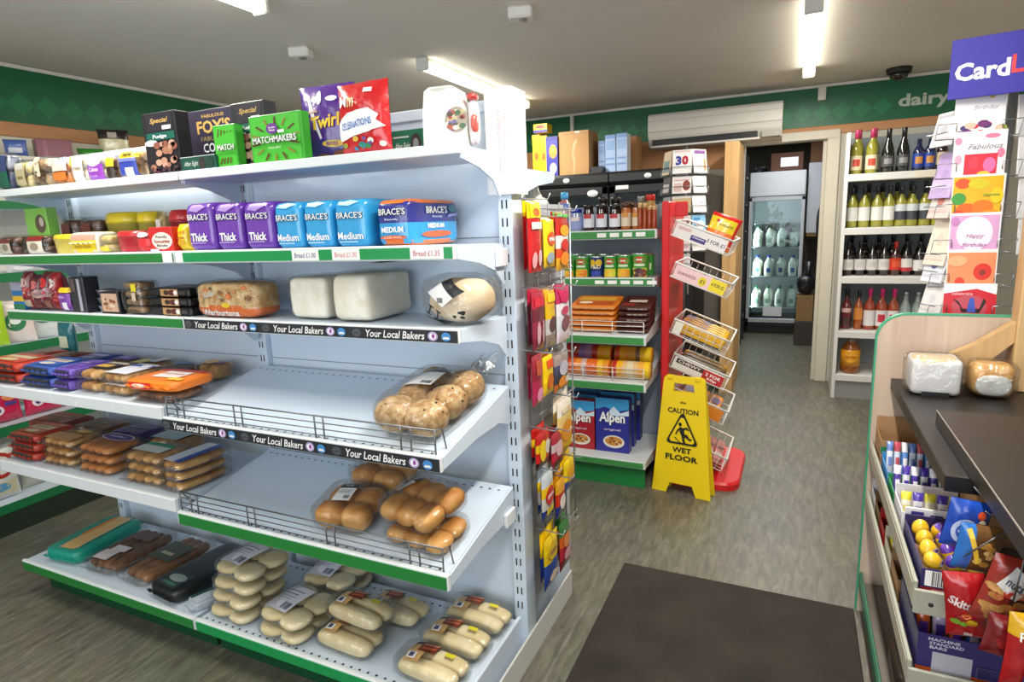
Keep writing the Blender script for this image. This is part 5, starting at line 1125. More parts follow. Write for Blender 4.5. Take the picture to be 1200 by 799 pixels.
def lay(k, s, y, lab, w, l, h, c, art, turn=0, z=.004):
    o = flowpack('sweet_packet', lab, bpt(k, s, z, y), w, l, h, P(c), art, cat='sweet packet', group='sweets in the wire baskets'); o.rotation_euler = (Matrix.Rotation(BA, 3, 'Y') @ Matrix.Rotation(turn, 3, 'Z')).to_euler(); return o
p0 = inb(0, .215, 3.26, .006)
pouch('sweet_packet', 'red, yellow and orange packet leaning out of the top basket', 'sweet packet', p0, .15, .17, .035, lambda u, v: PG('#d9201e') if v > .88 else (PG('#ecd21a') if v > .48 else PG('#ee7a2a')), [('e', .25, .78, .06, .05, P('#c8201e')), ('t', 'orchard', .55, .7, .5, .08, P('#8a8a1e')), ('e', .5, .3, .2, .06, P('#f2c9b0')), ('r', .9, .1, 1, .95, P('#c8181e'))], rot=(-.12, .384, .1), seed=91)
for q in range(4): lay(1, .05+.06*q, 3.33, ('first', 'second', 'third', 'fourth')[q]+' brown and pink packet from the red board in the second basket', .05, .28, .04, ('#b8848a', '#7a5a3a', '#9a7a5a', '#8a6a4a')[q], [('r', .1, .2, .9, .6, P('#c9a09a'))])
for q in range(5): lay(2, bl*.5, 3.212+.059*q, ('first', 'second', 'third', 'fourth', 'fifth')[q]+' yellow and blue packet from the near side in the third basket', .25, .034, .055, '#e8b41a', [('r', .02, .1, .55, .9, P(('#c8641e', '#3a3a9a', '#b8362a', '#4a3a8a', '#2f4aa8')[q])), ('r', .6, .1, .9, .9, P('#f0d050')), ('e', .3, .5, .12, .3, P('#e8b01e'))], z=.008)
for q in range(4): lay(3, bl*.5, 3.216+.074*q, ('first', 'second', 'third', 'fourth')[q]+' brown and yellow packet from the near side in the fourth basket', .25, .048, .045, ('#7a5a1e', '#4a3a22', '#8a6a2a', '#d9a01e')[q], [('e', .5, .6, .4, .2, P('#c9b07a')), ('r', .1, .1, .9, .3, P('#3a2418'))])
for q in range(3): lay(4, .07+.075*q, 3.33, ('first', 'second', 'third')[q]+' orange and purple packet from the red board in the fifth basket', .07, .28, .04, '#e8952a', [('e', .5, .55, .35, .2, P('#8a6a9a')), ('r', .1, .1, .9, .25, P('#f0b84a'))])
for q in range(5): lay(5, .05+.05*q, 3.33, ('first', 'second', 'third', 'fourth', 'fifth')[q]+' pink striped tube from the red board in the lowest basket', .045, .29, .04, '#c9847e', [('r', .1, .2, .9, .3, P('#e0c2b8')), ('r', .1, .5, .9, .6, P('#8a6a5a'))])
# ------------------------------------------------- wet floor sign
Yw = M('#f0cf12', .4, var=.03, scale=8, coat=.2); IK = M('#1c1a12', .5)
ws = thing('wet_floor_sign', 'yellow folding caution sign reading wet floor standing on the vinyl floor', 'safety sign', (-.475, 3.012, 0), -.17)
def panel(name, ang, sgn):
    mb = MB(); w0, w1, hh = .305, .205, .615; th = .009
    ol = lambda z: (w0+(w1-w0)*z/hh)/2
    ca, sa = math.cos(ang), math.sin(ang)
    def T(x, z, d): return Vector((x, sgn*(.125-z*sa/ca*1.0)*-1*0+(-.13+z*math.tan(ang))*sgn*1.0-d*ca*0-d*sgn*0, z)) if 0 else Vector((x, sgn*(z*math.tan(ang)-.036)+d, z))
    # outline strips leaving the grip slot and the foot notch open
    slot = (.535, .580); sx = .055
    def quad(pts): 
        n = len(pts); v = [T(x, z, 0) for x, z in pts]+[T(x, z, th) for x, z in pts]
        mb.add(v, [tuple(range(n)), tuple(reversed(range(n, 2*n)))]+[(i, i+n, (i+1) % n+n, (i+1) % n) for i in range(n)], Yw)
    quad([(-ol(.06)-.0, .055), (ol(.06), .055), (ol(slot[0]), slot[0]), (-ol(slot[0]), slot[0])])
    quad([(-ol(0), 0), (-ol(0)+.075, 0), (-ol(0)+.095, .055), (-ol(.055), .055)]); quad([(ol(0)-.075, 0), (ol(0), 0), (ol(.055), .055), (ol(0)-.095, .055)])
    quad([(-ol(slot[0]), slot[0]), (-sx, slot[0]), (-sx+.006, slot[1]), (-ol(slot[1]), slot[1])]); quad([(sx, slot[0]), (ol(slot[0]), slot[0]), (ol(slot[1]), slot[1]), (sx-.006, slot[1])])
    quad([(-ol(slot[1]), slot[1]), (ol(slot[1]), slot[1]), (ol(hh)-.0, hh-.012), (ol(hh)-.012, hh), (-ol(hh)+.012, hh), (-ol(hh), hh-.012)])
    return mb, T
mb, T = panel('front_panel', .05, 1); mb.obj('front_panel', ws)
mb = MB(); S = lambda u, v, l=0: T((u-.5)*.26, v*.615, 0)+Vector((0, -l*1.4, 0))
it = [('t', 'CAUTION', .5, .715, .60, .044, IK, {'bold': .03}), ('t', 'WET', .5, .385, .38, .046, IK, {'bold': .03}), ('t', 'FLOOR', .5, .318, .64, .05, IK, {'bold': .03}), ('t', 'ukss', .5, .79, .12, .02, IK)]
def rtri(sc, cx=.5, cy=.545):
    o = []
    for q in range(3):
        a = PI/2+q*2*PI/3; px, pz = cx+.29*sc*math.cos(a), cy-.015+.145*sc*math.sin(a)
        for d in (-.9, -.45, 0, .45, .9): o.append((px+.05*math.cos(a+d), pz+.022*math.sin(a+d)))
    return o
it += [('p', rtri(1.0), IK), ('p', rtri(.77), Yw)]
fig = [('e', .46, .605, .036, .016, IK), ('p', [(.455, .588), (.535, .575), (.56, .515), (.50, .50), (.455, .545)], IK), ('p', [(.46, .585), (.40, .555), (.37, .52), (.388, .512), (.42, .543), (.475, .565)], IK), ('p', [(.53, .58), (.60, .59), (.64, .568), (.628, .556), (.59, .572), (.53, .558)], IK), ('p', [(.55, .525), (.60, .53), (.66, .495), (.70, .50), (.70, .488), (.655, .478), (.58, .503), (.53, .495)], IK), ('p', [(.50, .51), (.55, .505), (.565, .47), (.60, .44), (.545, .445), (.52, .47)], IK), ('p', [(.36, .50), (.50, .452), (.50, .445), (.36, .49)], IK)]
mb.art(S, .26, .615, it+fig, .0012, .0006); mb.obj('printing', ws)
mb, T2 = panel('rear_panel', .05, -1); mb.obj('rear_panel', ws)
mb = MB(); 
for x in (-.07, .07): mb.box(x-.014, x+.014, -.012, .012, .598, .619, Yw, .003)
mb.obj('hinge', ws)
# ------------------------------------------------- upright fridges against the back wall
BKM = M('#1b1b1d', .4, coat=.2); GRYIN = M('#8f9698', .5)
def fridge(x0, x1, label):
    yf = 4.8; zt = 1.765
    t = thing('glass_door_fridge', label, 'fridge', ((x0+x1)/2, yf, 0), group='black fridges by the back wall')
    w = (x1-x0)/2
    mb = MB(); mb.box(-w, -w+.035, .03, .68, 0, zt, BKM).box(w-.035, w, .03, .68, 0, zt, BKM).box(-w, w, .65, .68, 0, zt, GRYIN).box(-w, w, .03, .68, 0, .12, BKM); mb.obj('cabinet', t)
    mb = MB(); R = Matrix(((0, 1, 0, 0), (1, 0, 0, 0), (0, 0, 1, 0), (0, 0, 0, 1)))
    mb.prism([(0, zt-.02), (.02, zt), (.68, zt), (.68, zt-.10), (.05, zt-.13), (.0, zt-.075)], -w, w, BKM, T=R); mb.obj('canopy', t)
    MB().lathe([(.02, 0), (.019, .004), (.0001, .005)], PAPER, 16, sx=1.4, T=Matrix.Translation((-.02, .0, zt-.048)) @ Matrix.Rotation(PI/2, 4, 'X')).obj('badge', t)
    mb = MB(); mb.box(-w, -w+.05, 0, .03, .12, zt-.11, BKM, .004).box(w-.05, w, 0, .03, .12, zt-.11, BKM, .004).box(-w, w, 0, .03, .12, .18, BKM, .004).box(-w, w, 0, .03, zt-.17, zt-.11, BKM, .004)
    d = mb.obj('door', t); MB().box(-w+.05, w-.05, .012, .016, .18, zt-.17, glass('#e6eef0', .04)).obj('door_glass', d)
    MB().tube([(w-.03, -.005, .8), (w-.03, -.03, .82), (w-.03, -.03, 1.2), (w-.03, -.005, 1.22)], .008, STEEL).obj('door_handle', d)
    for z in (.45, .75, 1.05, 1.33):
        MB().box(-w+.04, w-.04, .08, .62, z, z+.012, M('#9aa0a2', .4)).obj('shelf', t)
    return t
f1 = fridge(-2.02, -1.37, 'black glass door fridge at the back wall under the brown cardboard box')
f2 = fridge(-1.36, -.71, 'black glass door fridge at the back wall under the pale blue boxes')
MB().lathe([(.045, 0), (.044, .003), (.0001, .004)], PAPER, 20, sy=.6, T=Matrix.Translation((.2, -.001, 1.605)) @ Matrix.Rotation(PI/2, 4, 'X')).obj('sticker', f1)
MB().box(-.27, -.17, -.004, 0, 1.625, 1.655, PAPER).obj('sticker', f2)
CB = M('#b98f5e', .8, var=.06, scale=10); CBD = M('#9a7448', .8)
def cbox(label, x0, x1, y, d, z, h, col=CB, tape=True, rz=0, wrinkle=False):
    w = x1-x0; its = [('r', .0, .93, 1, .945, P('#9a7448'))] if tape else []
    if wrinkle: its = [('p', [(.46, .02), (.52, .02), (.55, .35), (.5, .5), (.56, .7), (.62, .74), (.6, .82), (.48, .72), (.44, .45), (.49, .3)], P('#cfa97a'))]+its+[('r', .55, .955, .7, .985, PAPER)]
    return carton('cardboard_box', label, 'box', ((x0+x1)/2, y+d/2, z), w, d, h, col, its, rz=rz, sidecol=CBD)
FT = 1.767
cbox('large brown cardboard box with a creased front on top of the left black fridge', at(655, 180, Y=4.9).x, at(690, 180, Y=4.9).x, 4.9, .26, FT, .345, wrinkle=True)
cbox('brown cardboard box against the green band behind the pale blue boxes', at(712, 170, Y=5.2).x, at(746, 170, Y=5.2).x, 5.2, .2, FT, .30, M('#a5764a', .8), False)
def bluebox(label, x0, x1, yt, Y):
    a, b, zt = fit(x0, x1, yt, 195, Y)
    carton('blue_carton', label, 'carton', ((a+b)/2, Y+.06, FT), b-a-.003, .12, zt-FT, P('#a9c2e6'), [('r', .1, .6, .9, .85, P('#8eaedd')), ('r', .1, .35, .9, .4, P('#7a9ad2')), ('r', .1, .2, .9, .25, P('#7a9ad2')), ('r', .0, .9, 1, 1, P('#7fa0d6'))], sidecol=P('#c2c6c6'), group='pale blue cartons on the fridge')
bluebox('taller pale blue carton, left of its twin on the right black fridge', 709, 721.5, 158, 4.95)
bluebox('taller pale blue carton, right of its twin on the right black fridge', 722, 735, 156, 4.95)
bluebox('shorter pale lilac carton beside the two tall blue ones', 701, 709, 165, 5.0)
carton('black_tray', 'flat black tray between the brown box and the blue cartons', 'tray', (at(701, 190, Y=4.95).x+.005, 4.93, FT), .10, .12, .05, P('#1f2023'))
a, b, zt = fit(640, 653.5, 160, 203, 4.88)
carton('crisp_carton', 'purple and orange carton left of the creased cardboard box', 'carton', ((a+b)/2, 4.94, FT), b-a, .12, zt-FT, P('#3b3a9a'), [('e', .6, .62, .35, .17, P('#d98a3a')), ('e', .6, .7, .25, .1, P('#e0b03a')), ('e', .6, .2, .3, .14, P('#c9cbe8')), ('r', 0, .9, 1, 1, P('#2a2a7a'))])
for k, (x0, x1, yt, yb, lb) in enumerate(((624, 633, 158, 192, 'left yellow carton stacked beside the purple carton'), (633, 641, 159, 192, 'right yellow carton stacked beside the purple carton'))):
    a, b, zt = fit(x0, x1, yt, yb, 4.9); carton('yellow_carton', lb, 'carton', ((a+b)/2, 4.96, FT), b-a-.002, .12, zt-FT, P('#ecd016'), [('e', .5, .5, .3, .1, P('#b8641e')), ('r', 0, .9, 1, 1, P('#e0b81e'))], group='yellow cartons on the fridge')
a, b, zt = fit(625, 641, 145, 158, 4.9); z0 = at(633, 157, Y=4.9).z
carton('yellow_carton', 'small yellow and purple carton lying on the two yellow cartons', 'carton', ((a+b)/2, 4.96, z0+.012), b-a, .12, zt-z0-.012, P('#e0b81e'), [('r', 0, 0, 1, .3, P('#3a3080')), ('e', .5, .65, .3, .2, P('#b8281e'))])
cbox('cardboard box inside the left black fridge', -1.79, -1.60, 4.95, .2, 1.063, .24, CB, False)
for k in range(3): carton('drinks_carton', ('first', 'second', 'third')[k]+' grey carton from the left inside the right black fridge', 'carton', (-1.22+.14*k, 5.0, 1.343), .11, .12, .18, P('#a9adb2'), [('r', .1, .3, .9, .7, P('#6a7a8a'))], group='cartons in the right fridge')
# ------------------------------------------------- card spinner at the back
sp = thing('card_spinner', 'tall rotating rack of greeting cards behind the red basket stand', 'card rack', (-.695, 4.30, 0))
mb = MB(); mb.tube([(0, 0, .03), (0, 0, 1.85)], .013, WIRE, 10); mb.obj('pole', sp)
mb = MB(); mb.lathe([(.22, 0), (.22, .012), (.05, .035), (.0001, .04)], WIRE, 24); mb.obj('base', sp)
CARDART = [('#f2efee', '#3a4aa0'), ('#ece6e2', '#b84a4a'), ('#d9c09a', '#7a5a3a'), ('#e8e2e4', '#c9a0a8'), ('#e6e2e0', '#b0a8b0')]
def card(label, loc, w, h, rz, bg, art, tilt_=-.12, grp='cards on the back spinner', parent=None):
    mb = MB(); mb.box(-w/2, w/2, -.003, .003, 0, h, P(bg), .0008); S = plane((-w/2, -.0031, 0), (w, 0, 0), (0, 0, h)); mb.art(S, w, h, art, .0005, .0004)
    return mb.obj('greeting_card', None, loc, (tilt_, 0, rz), label, 'greeting card', grp)
def rack_col(t, ang, n, zs, r=.11, w=.136):
    for i in range(n):
        z = zs[i]; c, s = math.cos(ang), math.sin(ang)
        mb = MB(); f = lambda x, y, zz: Vector((x*c+y*s, x*s-y*c, zz))
        mb.tube([f(-w/2, r+.03, z+.05), f(-w/2, r+.03, z), f(w/2, r+.03, z), f(w/2, r+.03, z+.05)], .0022, WIRE, 5)
        mb.tube([f(-w/2, r+.03, z+.05), f(w/2, r+.03, z+.05)], .0022, WIRE, 5)
        mb.tube([f(-w/2, r+.03, z), f(0, 0, z)], .0022, WIRE, 5); mb.tube([f(w/2, r+.03, z), f(0, 0, z)], .0022, WIRE, 5)
        mb.obj('card_pocket', t)
zc = [1.665, 1.54, 1.415, 1.29, 1.165, 1.04]; zh = [.15]+[.108]*5
PIC = [('card with a large blue and red 30 at the top of the middle column', '#f2f0ee', [('t', '3', .32, .55, .3, .4, P('#3a3f9a'), {'bold': .06}), ('t', '0', .66, .55, .34, .4, P('#b8243a'), {'bold': .06}), ('r', .1, .9, .9, .97, P('#e0c9c9'))]),
       ('white card with a red and brown picture, second in the middle column', '#efe9e6', [('r', .1, .1, .5, .6, P('#d9b8b4')), ('e', .75, .45, .2, .3, P('#8a3a2a')), ('r', .1, .75, .9, .8, P('#c9848a'))]),
       ('tan picture card, third in the middle column of the back spinner', '#c9ad7e', [('e', .3, .2, .14, .1, P('#6a4a7a')), ('e', .6, .2, .14, .1, P('#3a3a2a')), ('r', .0, .85, 1, 1, P('#e8e2da'))]),
       ('white and brown card, fourth in the middle column of the back spinner', '#ebe7e6', [('r', .75, .3, .92, .8, P('#7a4a4a')), ('r', .1, .2, .6, .8, P('#dcd6da'))]),
       ('pale pink card, fifth in the middle column of the back spinner', '#e9dede', [('r', .1, .2, .9, .5, P('#d8b9be'))]),
       ('white card low in the middle column of the back spinner', '#e6e4e4', [('r', .1, .2, .9, .5, P('#c9c9d0'))])]
rack_col(sp, 0, 6, zc)
for i, (lb, bg, art) in enumerate(PIC): card(lb, (-.695, 4.30-.135, zc[i]+.007), .122, zh[i], 0, bg, art)
A2 = .95
PIC2 = [('white and orange card at the top of the right column, back spinner', '#f0ebe6', [('e', .5, .5, .3, .3, P('#e8e2de')), ('r', .1, .8, .9, .95, P('#7a4a8a')), ('r', .75, .1, .9, .6, P('#d98a4a'))]),
        ('white card with grey script, second in the right column, back spinner', '#efefef', [('t', 'Best', .5, .65, .5, .16, P('#9a9aa2'), {'shear': .3}), ('t', 'wishes', .5, .4, .6, .14, P('#9a9aa2'), {'shear': .3})]),
        ('white card with pink script, third in the right column, back spinner', '#f1eeee', [('t', 'Love', .5, .6, .6, .2, P('#d98a9a'), {'shear': .3})]),
        ('sky blue card, fourth in the right column of the back spinner', '#8fc0e2', [('e', .6, .4, .3, .25, P('#e8f0f4')), ('r', .1, .7, .6, .85, P('#4a8ac0'))]),
        ('pale card low in the right column of the back spinner', '#e2e0de', [('r', .2, .3, .8, .6, P('#cfcfd6'))])]
rack_col(sp, A2, 5, zc)
for i, (lb, bg, art) in enumerate(PIC2): card(lb, (-.695+.135*math.sin(A2), 4.30-.135*math.cos(A2), zc[i]+.007), .122, zh[i], A2, bg, art)
rack_col(sp, -1.0, 5, zc)
for i in range(5): card(('top', 'second', 'third', 'fourth', 'lowest')[i]+' card seen edge on in the left column of the back spinner', (-.695-.135*math.sin(1.0), 4.30-.135*math.cos(1.0), zc[i]+.007), .122, zh[i], -1.0, ('#c9b89a', '#4a4a50', '#8a8a90', '#d9d6d2', '#b8b0a8')[i], [('r', .1, .1, .9, .6, P(('#6a8a8a', '#b8b4b0', '#4a4a52', '#c9a0a0', '#8a7a6a')[i]))])
# pine board end of the shelving by the doorway
MB().box(-.515, -.415, 4.95, 5.50, 0, 1.93, wood_mat('#b98f5a', '#d2ab72'), .003).obj('wooden_board', label='upright pine board end left of the stockroom doorway', cat='board')
# ------------------------------------------------- stockroom seen through the doorway
mf = thing('milk_fridge', 'tall glass door milk fridge standing in the stockroom', 'fridge', (-.22, 7.6, 0))
GY = M('#a9adb0', .35, .3); w = .29
mb = MB(); mb.box(-w, -w+.03, .04, .62, .1, 1.85, GY).box(w-.03, w, .04, .62, .1, 1.85, GY).box(-w, w, .6, .62, .1, 1.85, M('#c9d0d2', .5)).box(-w, w, .04, .62, 1.82, 1.85, GY).box(-w, w, .04, .62, .1, .17, M('#2a2a2c', .5)).box(-w+.02, w-.02, .1, .6, 0, .1, BLACK); mb.obj('cabinet', mf)
MB().box(-w, w, .0, .06, 1.58, 1.85, M('#b9bcbe', .3, coat=.4), .01).obj('header_panel', mf)
mb = MB(); mb.box(-w, -w+.035, 0, .035, .14, 1.57, GY, .004).box(w-.035, w, 0, .035, .14, 1.57, GY, .004).box(-w, w, 0, .035, .14, .19, GY, .004).box(-w, w, 0, .035, 1.53, 1.57, GY, .004)
d = mb.obj('door', mf); MB().box(-w+.035, w-.035, .012, .016, .19, 1.53, glass('#dfeaec', .03)).obj('door_glass', d)
MB().box(-.10, .10, .002, .008, .22, .33, M('#d6dadc', .5)).obj('door_notice', d)
for z in (.30, .66, 1.00, 1.27): MB().box(-w+.03, w-.03, .06, .58, z, z+.01, M('#a9b0b0', .4)).obj('shelf', mf)
l = bpy.data.lights.new('milk_fridge_lamp', 'AREA'); l.shape = 'RECTANGLE'; l.size = .03; l.size_y = 1.3; l.energy = 9; l.color = (.93, 1, .97); lo = bpy.data.objects.new('fridge_lamp', l); COL.objects.link(lo); lo.location = (-.235, .07, .9); lo.rotation_euler = (PI/2, 0, -.9); lo.parent = mf
MK = M('#eceddc', .35); 
def milk(label, x, y, z, cap, lab, h=.235):
    t = thing('milk_bottle', label, 'milk bottle', (x, y, z), group='milk bottles in the stockroom fridge')
    mb = MB(); mb.blob((0, 0, h*.36), (.047, .045, h*.36), MK, (.5, .35), 16, 10); mb.lathe([(.044, h*.62), (.036, h*.74), (.018, h*.88), (.016, h*.93)], MK, 14); mb.obj('bottle', t)
    MB().lathe([(.018, h*.92), (.019, h), (.0001, h)], M(cap, .4), 12).obj('cap', t)
    mb = MB(); mb.tube([(.03, -.01, h*.8), (.05, -.01, h*.72), (.05, -.01, h*.48), (.04, -.01, h*.42)], .007, MK, 6); mb.obj('handle', t)
    mb = MB(); mb.box(-.02, .02, -.0465, -.0455, h*.2, h*.42, P(lab)); mb.obj('label', t)
    return t
ordn = ('first', 'second', 'third', 'fourth')
milk0 = None
for zi, (z, rown, cap, lab) in enumerate(((.311, 'lowest milk row', '#2f7a4a', '#7aa88a'), (.671, 'second milk row from the bottom', '#2a4aa8', '#4a62b0'), (1.011, 'third milk row from the bottom', '#2f7a4a', '#9ab09a'))):
    src = None
    for k in range(4):
        lb = ordn[k]+' milk bottle from the left in the '+rown; loc = (-.22-.19+.128*k, 7.6+.13+.03*((k*3+zi) % 2), z)
        if src is None: src = milk(lb, *loc, cap, lab)
        else: dup(src, loc, label=lb)
        if src is not None: dup(src, (loc[0], loc[1]+.14, loc[2]), label=lb.replace('milk bottle', 'rear milk bottle'))
cbox('brown cardboard box with a white label on top of the milk fridge', -.30, .03, 7.7, .35, 1.852, .20, M('#5a3a2a', .8), False)
MB().box(-.20, -.02, 7.694, 7.698, 1.90, 2.0, PAPER).obj('paper_label', label='white paper label on the brown box above the milk fridge', cat='label')
cbox('cardboard box at the top right of the stockroom above the white cupboard', .10, .5, 7.75, .3, 1.93, .22, M('#6a4a30', .8), False)
t = thing('cable_bundle', 'tangled dark cables and a small box beside the top of the milk fridge', 'cables', (-.42, 7.66, 1.852))
mb = MB(); mb.tube([(-.05, 0, .005), (0, .02, .05), (.06, 0, .06), (.09, .03, .02), (.02, .05, .01)], .012, BLACK); mb.obj('cable', t)
MB().box(-.05, .03, .05, .11, 0, .06, M('#2a3446', .5), .005).obj('small_box', t)
t = thing('wall_cupboard', 'pale grey cupboard on a brown shelf at the right of the stockroom', 'cupboard', (.25, 7.7, 0))
MB().box(-.16, .2, 0, .35, 1.16, 1.925, M('#aeb2b8', .4), .004).obj('cabinet_body', t); MB().box(-.155, .3, -.03, .38, 1.12, 1.155, M('#6a4a22', .6), .003).obj('shelf', t)
for x in (-.16, .22): MB().box(x, x+.04, .3, .34, 0, 1.12, M('#3a2e22', .6)).obj('leg', t)
t = thing('stool', 'chair with a tan rounded back just inside the stockroom doorway', 'chair', (at(965, 365, Y=6.45).x, 6.45, 0))
TN = M('#b0854c', .5)
mb = MB(); mb.blob((0, 0, .64), (.05, .16, .19), TN, (.5, .7), 16, 10); mb.obj('backrest', t)
MB().box(-.05, .28, -.17, .17, .42, .46, TN, .012).obj('seat', t)
for x in (-.03, .25):
    for y in (-.15, .15): MB().tube([(x, y, .42), (x-.01, y*1.05, 0)], .013, BLACK).obj('leg', t)
cbox('cardboard box standing on a crate beside the stockroom chair', .03, .19, 7.05, .2, .26, .27, M('#8f7048', .8), False)
MB().box(.02, .21, 7.03, 7.27, 0, .258, M('#3a342c', .6), .004).obj('crate', label='dark low crate under the cardboard box in the stockroom', cat='crate')
t = thing('bin_bag', 'crumpled black bag resting on the stockroom cardboard box', 'bag', (.11, 7.15, .532))
mb = MB(); mb.blob((0, 0, .11), (.09, .09, .10), M('#17161a', .4, coat=.2, bump=.8, scale=25), (.9, .8), 20, 14, .25); mb.obj('bag_body', t)
mb = MB(); mb.tube([(0, 0, .17), (.02, 0, .26), (.03, .02, .34)], [.05, .025, .04], M('#17161a', .4, coat=.2), 10); mb.obj('bag_neck', t)
t = thing('hanging_jacket', 'dark jacket hanging by the stockroom door frame', 'jacket', (.24, 6.9, 0))
mb = MB(); mb.blob((0, 0, 1.27), (.07, .12, .22), M('#15161c', .8), (.9, .9), 16, 12, .15); mb.obj('jacket_body', t); MB().tube([(0, .0, 1.48), (.0, .0, 1.6)], .01, STEEL).obj('hook', t)
t = thing('storage_rack', 'black storage rack of bottles at the left of the stockroom', 'rack', (-.62, 6.9, 0))
for z in (.3, .62, .94, 1.22, 1.5, 1.78): MB().box(-.25, .12, 0, .35, z-.02, z, M('#3a3a3c', .5)).obj('shelf', t)
for x in (-.25, .1): 
    for y in (0, .33): MB().box(x, x+.02, y, y+.02, 0, 2.0, BLACK).obj('post', t)
def cleaner(label, x, z, cap, body, h=.22):
    t = thing('cleaner_bottle', label, 'bottle', (x, 6.98, z+.001), group='bottles on the stockroom rack')
    MB().lathe([(.034, 0), (.038, .01), (.038, h*.6), (.016, h*.8), (.016, h*.86)], M(body, .3, coat=.4), 14).obj('bottle', t); MB().lathe([(.022, h*.84), (.024, h), (.0001, h)], M(cap, .4), 12).obj('cap', t)
for zi, z in enumerate((.3, .62, .94, 1.22, 1.5, 1.78)):
    for k in range(2):
        cleaner(('left', 'right')[k]+' bottle on the '+('lowest', 'second', 'third', 'fourth', 'fifth', 'top')[zi]+' level of the stockroom rack', -.66+.10*k, z, ('#a82a22', '#8a2a2a', '#2a3a7a', '#c9ad1e', '#7a2a2a', '#e0c81e')[zi], ('#8a2a2a', '#5a2a2a', '#2a345a', '#4a3a2a', '#6a4a4a', '#3a2f28')[zi])
# ------------------------------------------------- wine and spirits shelving
ls = thing('drinks_shelving', 'white shelving of wine and spirits to the right of the stockroom doorway', 'shelving', (0, 0, 0))
WS = M('#d9d9d4', .45, var=.03); X0, X1, YF, YBk = .315, 1.10, 5.05, 5.5
MB().box(X0-.025, X0, YF, YBk, 0, 1.93, WS, .002).obj('side_panel', ls); MB().box(X1, X1+.025, YF, YBk, 0, 1.93, WS, .002).obj('side_panel', ls)
MB().box(X0, X1, YBk-.01, YBk, 0, 1.93, M('#8f989c', .5)).obj('back_panel', ls)
for z in (1.645, 1.27, .92, .515, .185):
    MB().box(X0, X1, YF, YBk-.01, z-.05, z, WS, .003).obj('shelf', ls)
MB().box(X0, X1, YF+.02, YF+.03, 0, .135, M('#8f9290', .5)).obj('plinth', ls)
MB().box(.715, X1, YF-.004, YF-.001, 1.597, 1.643, M('#ded7c4', .5)).obj('shelf_tag', ls)
def bottle(name, label, x, y, z, h, r, gl, capc, labs, grp, shape='wine', capn='capsule'):
    r *= .81; t = thing(name, label, 'bottle', (x, y, z+.0005), group=grp)
    pr = {'wine': [(r*.92, 0), (r, .006), (r, h*.56), (r*.9, h*.63), (r*.42, h*.74), (r*.36, h*.78), (r*.34, h*.97)],
          'champ': [(r*.92, 0), (r, .006), (r, h*.45), (r*.85, h*.56), (r*.45, h*.74), (r*.36, h*.82), (r*.36, h*.97)],
          'beer': [(r*.92, 0), (r, .006), (r, h*.6), (r*.85, h*.68), (r*.45, h*.8), (r*.4, h*.96)]}[shape]
    MB().lathe(pr, gl, 18).obj('bottle_glass', t)
    z1 = {'wine': .80, 'champ': .72, 'beer': .92}[shape]
    MB().lathe([(r*.40, h*z1), (r*.40, h*.985), (r*.36, h), (.0001, h)], M(capc, .35, coat=.3), 14).obj(capn, t)
    for (za, zb, c, ins) in labs:
        mb = MB(); mb.grid(lambda u, v: Vector(((r+.0008)*math.sin((u-.5)*3.0), -(r+.0008)*math.cos((u-.5)*3.0), h*(za+(zb-za)*v))), 14, 4, lambda u, v: P(ins) if ins and .25 < u < .75 and .3 < v < .75 else P(c)); mb.obj('label', t)
    return t
YELG = M('#9a9636', .06, coat=1, var=.25, scale=35); DKG_ = M('#10140f', .08, coat=1); REDG = M('#14100f', .08, coat=1); AMB = M('#7a2e12', .1, coat=1); ROSE = M('#a0401e', .1, coat=1)
def wine_row(z, y0, items, base):
    protos = {}
    for (px, yt, key, lb) in items:
        x = at(px, yt+30, Y=y0).x+.008; h = at(px, yt, Y=y0).z-z; kw = KINDS_[key]
        if key in protos and abs(protos[key][1]-h) < .012:
            dup(protos[key][0], (x, y0, z+.0005), label=lb)
        else: protos[key] = (bottle('wine_bottle' if kw[5] != 'beer' else 'beer_bottle', lb, x, y0, z, h, kw[0], kw[1], kw[2], kw[3], kw[4], kw[5]), h)
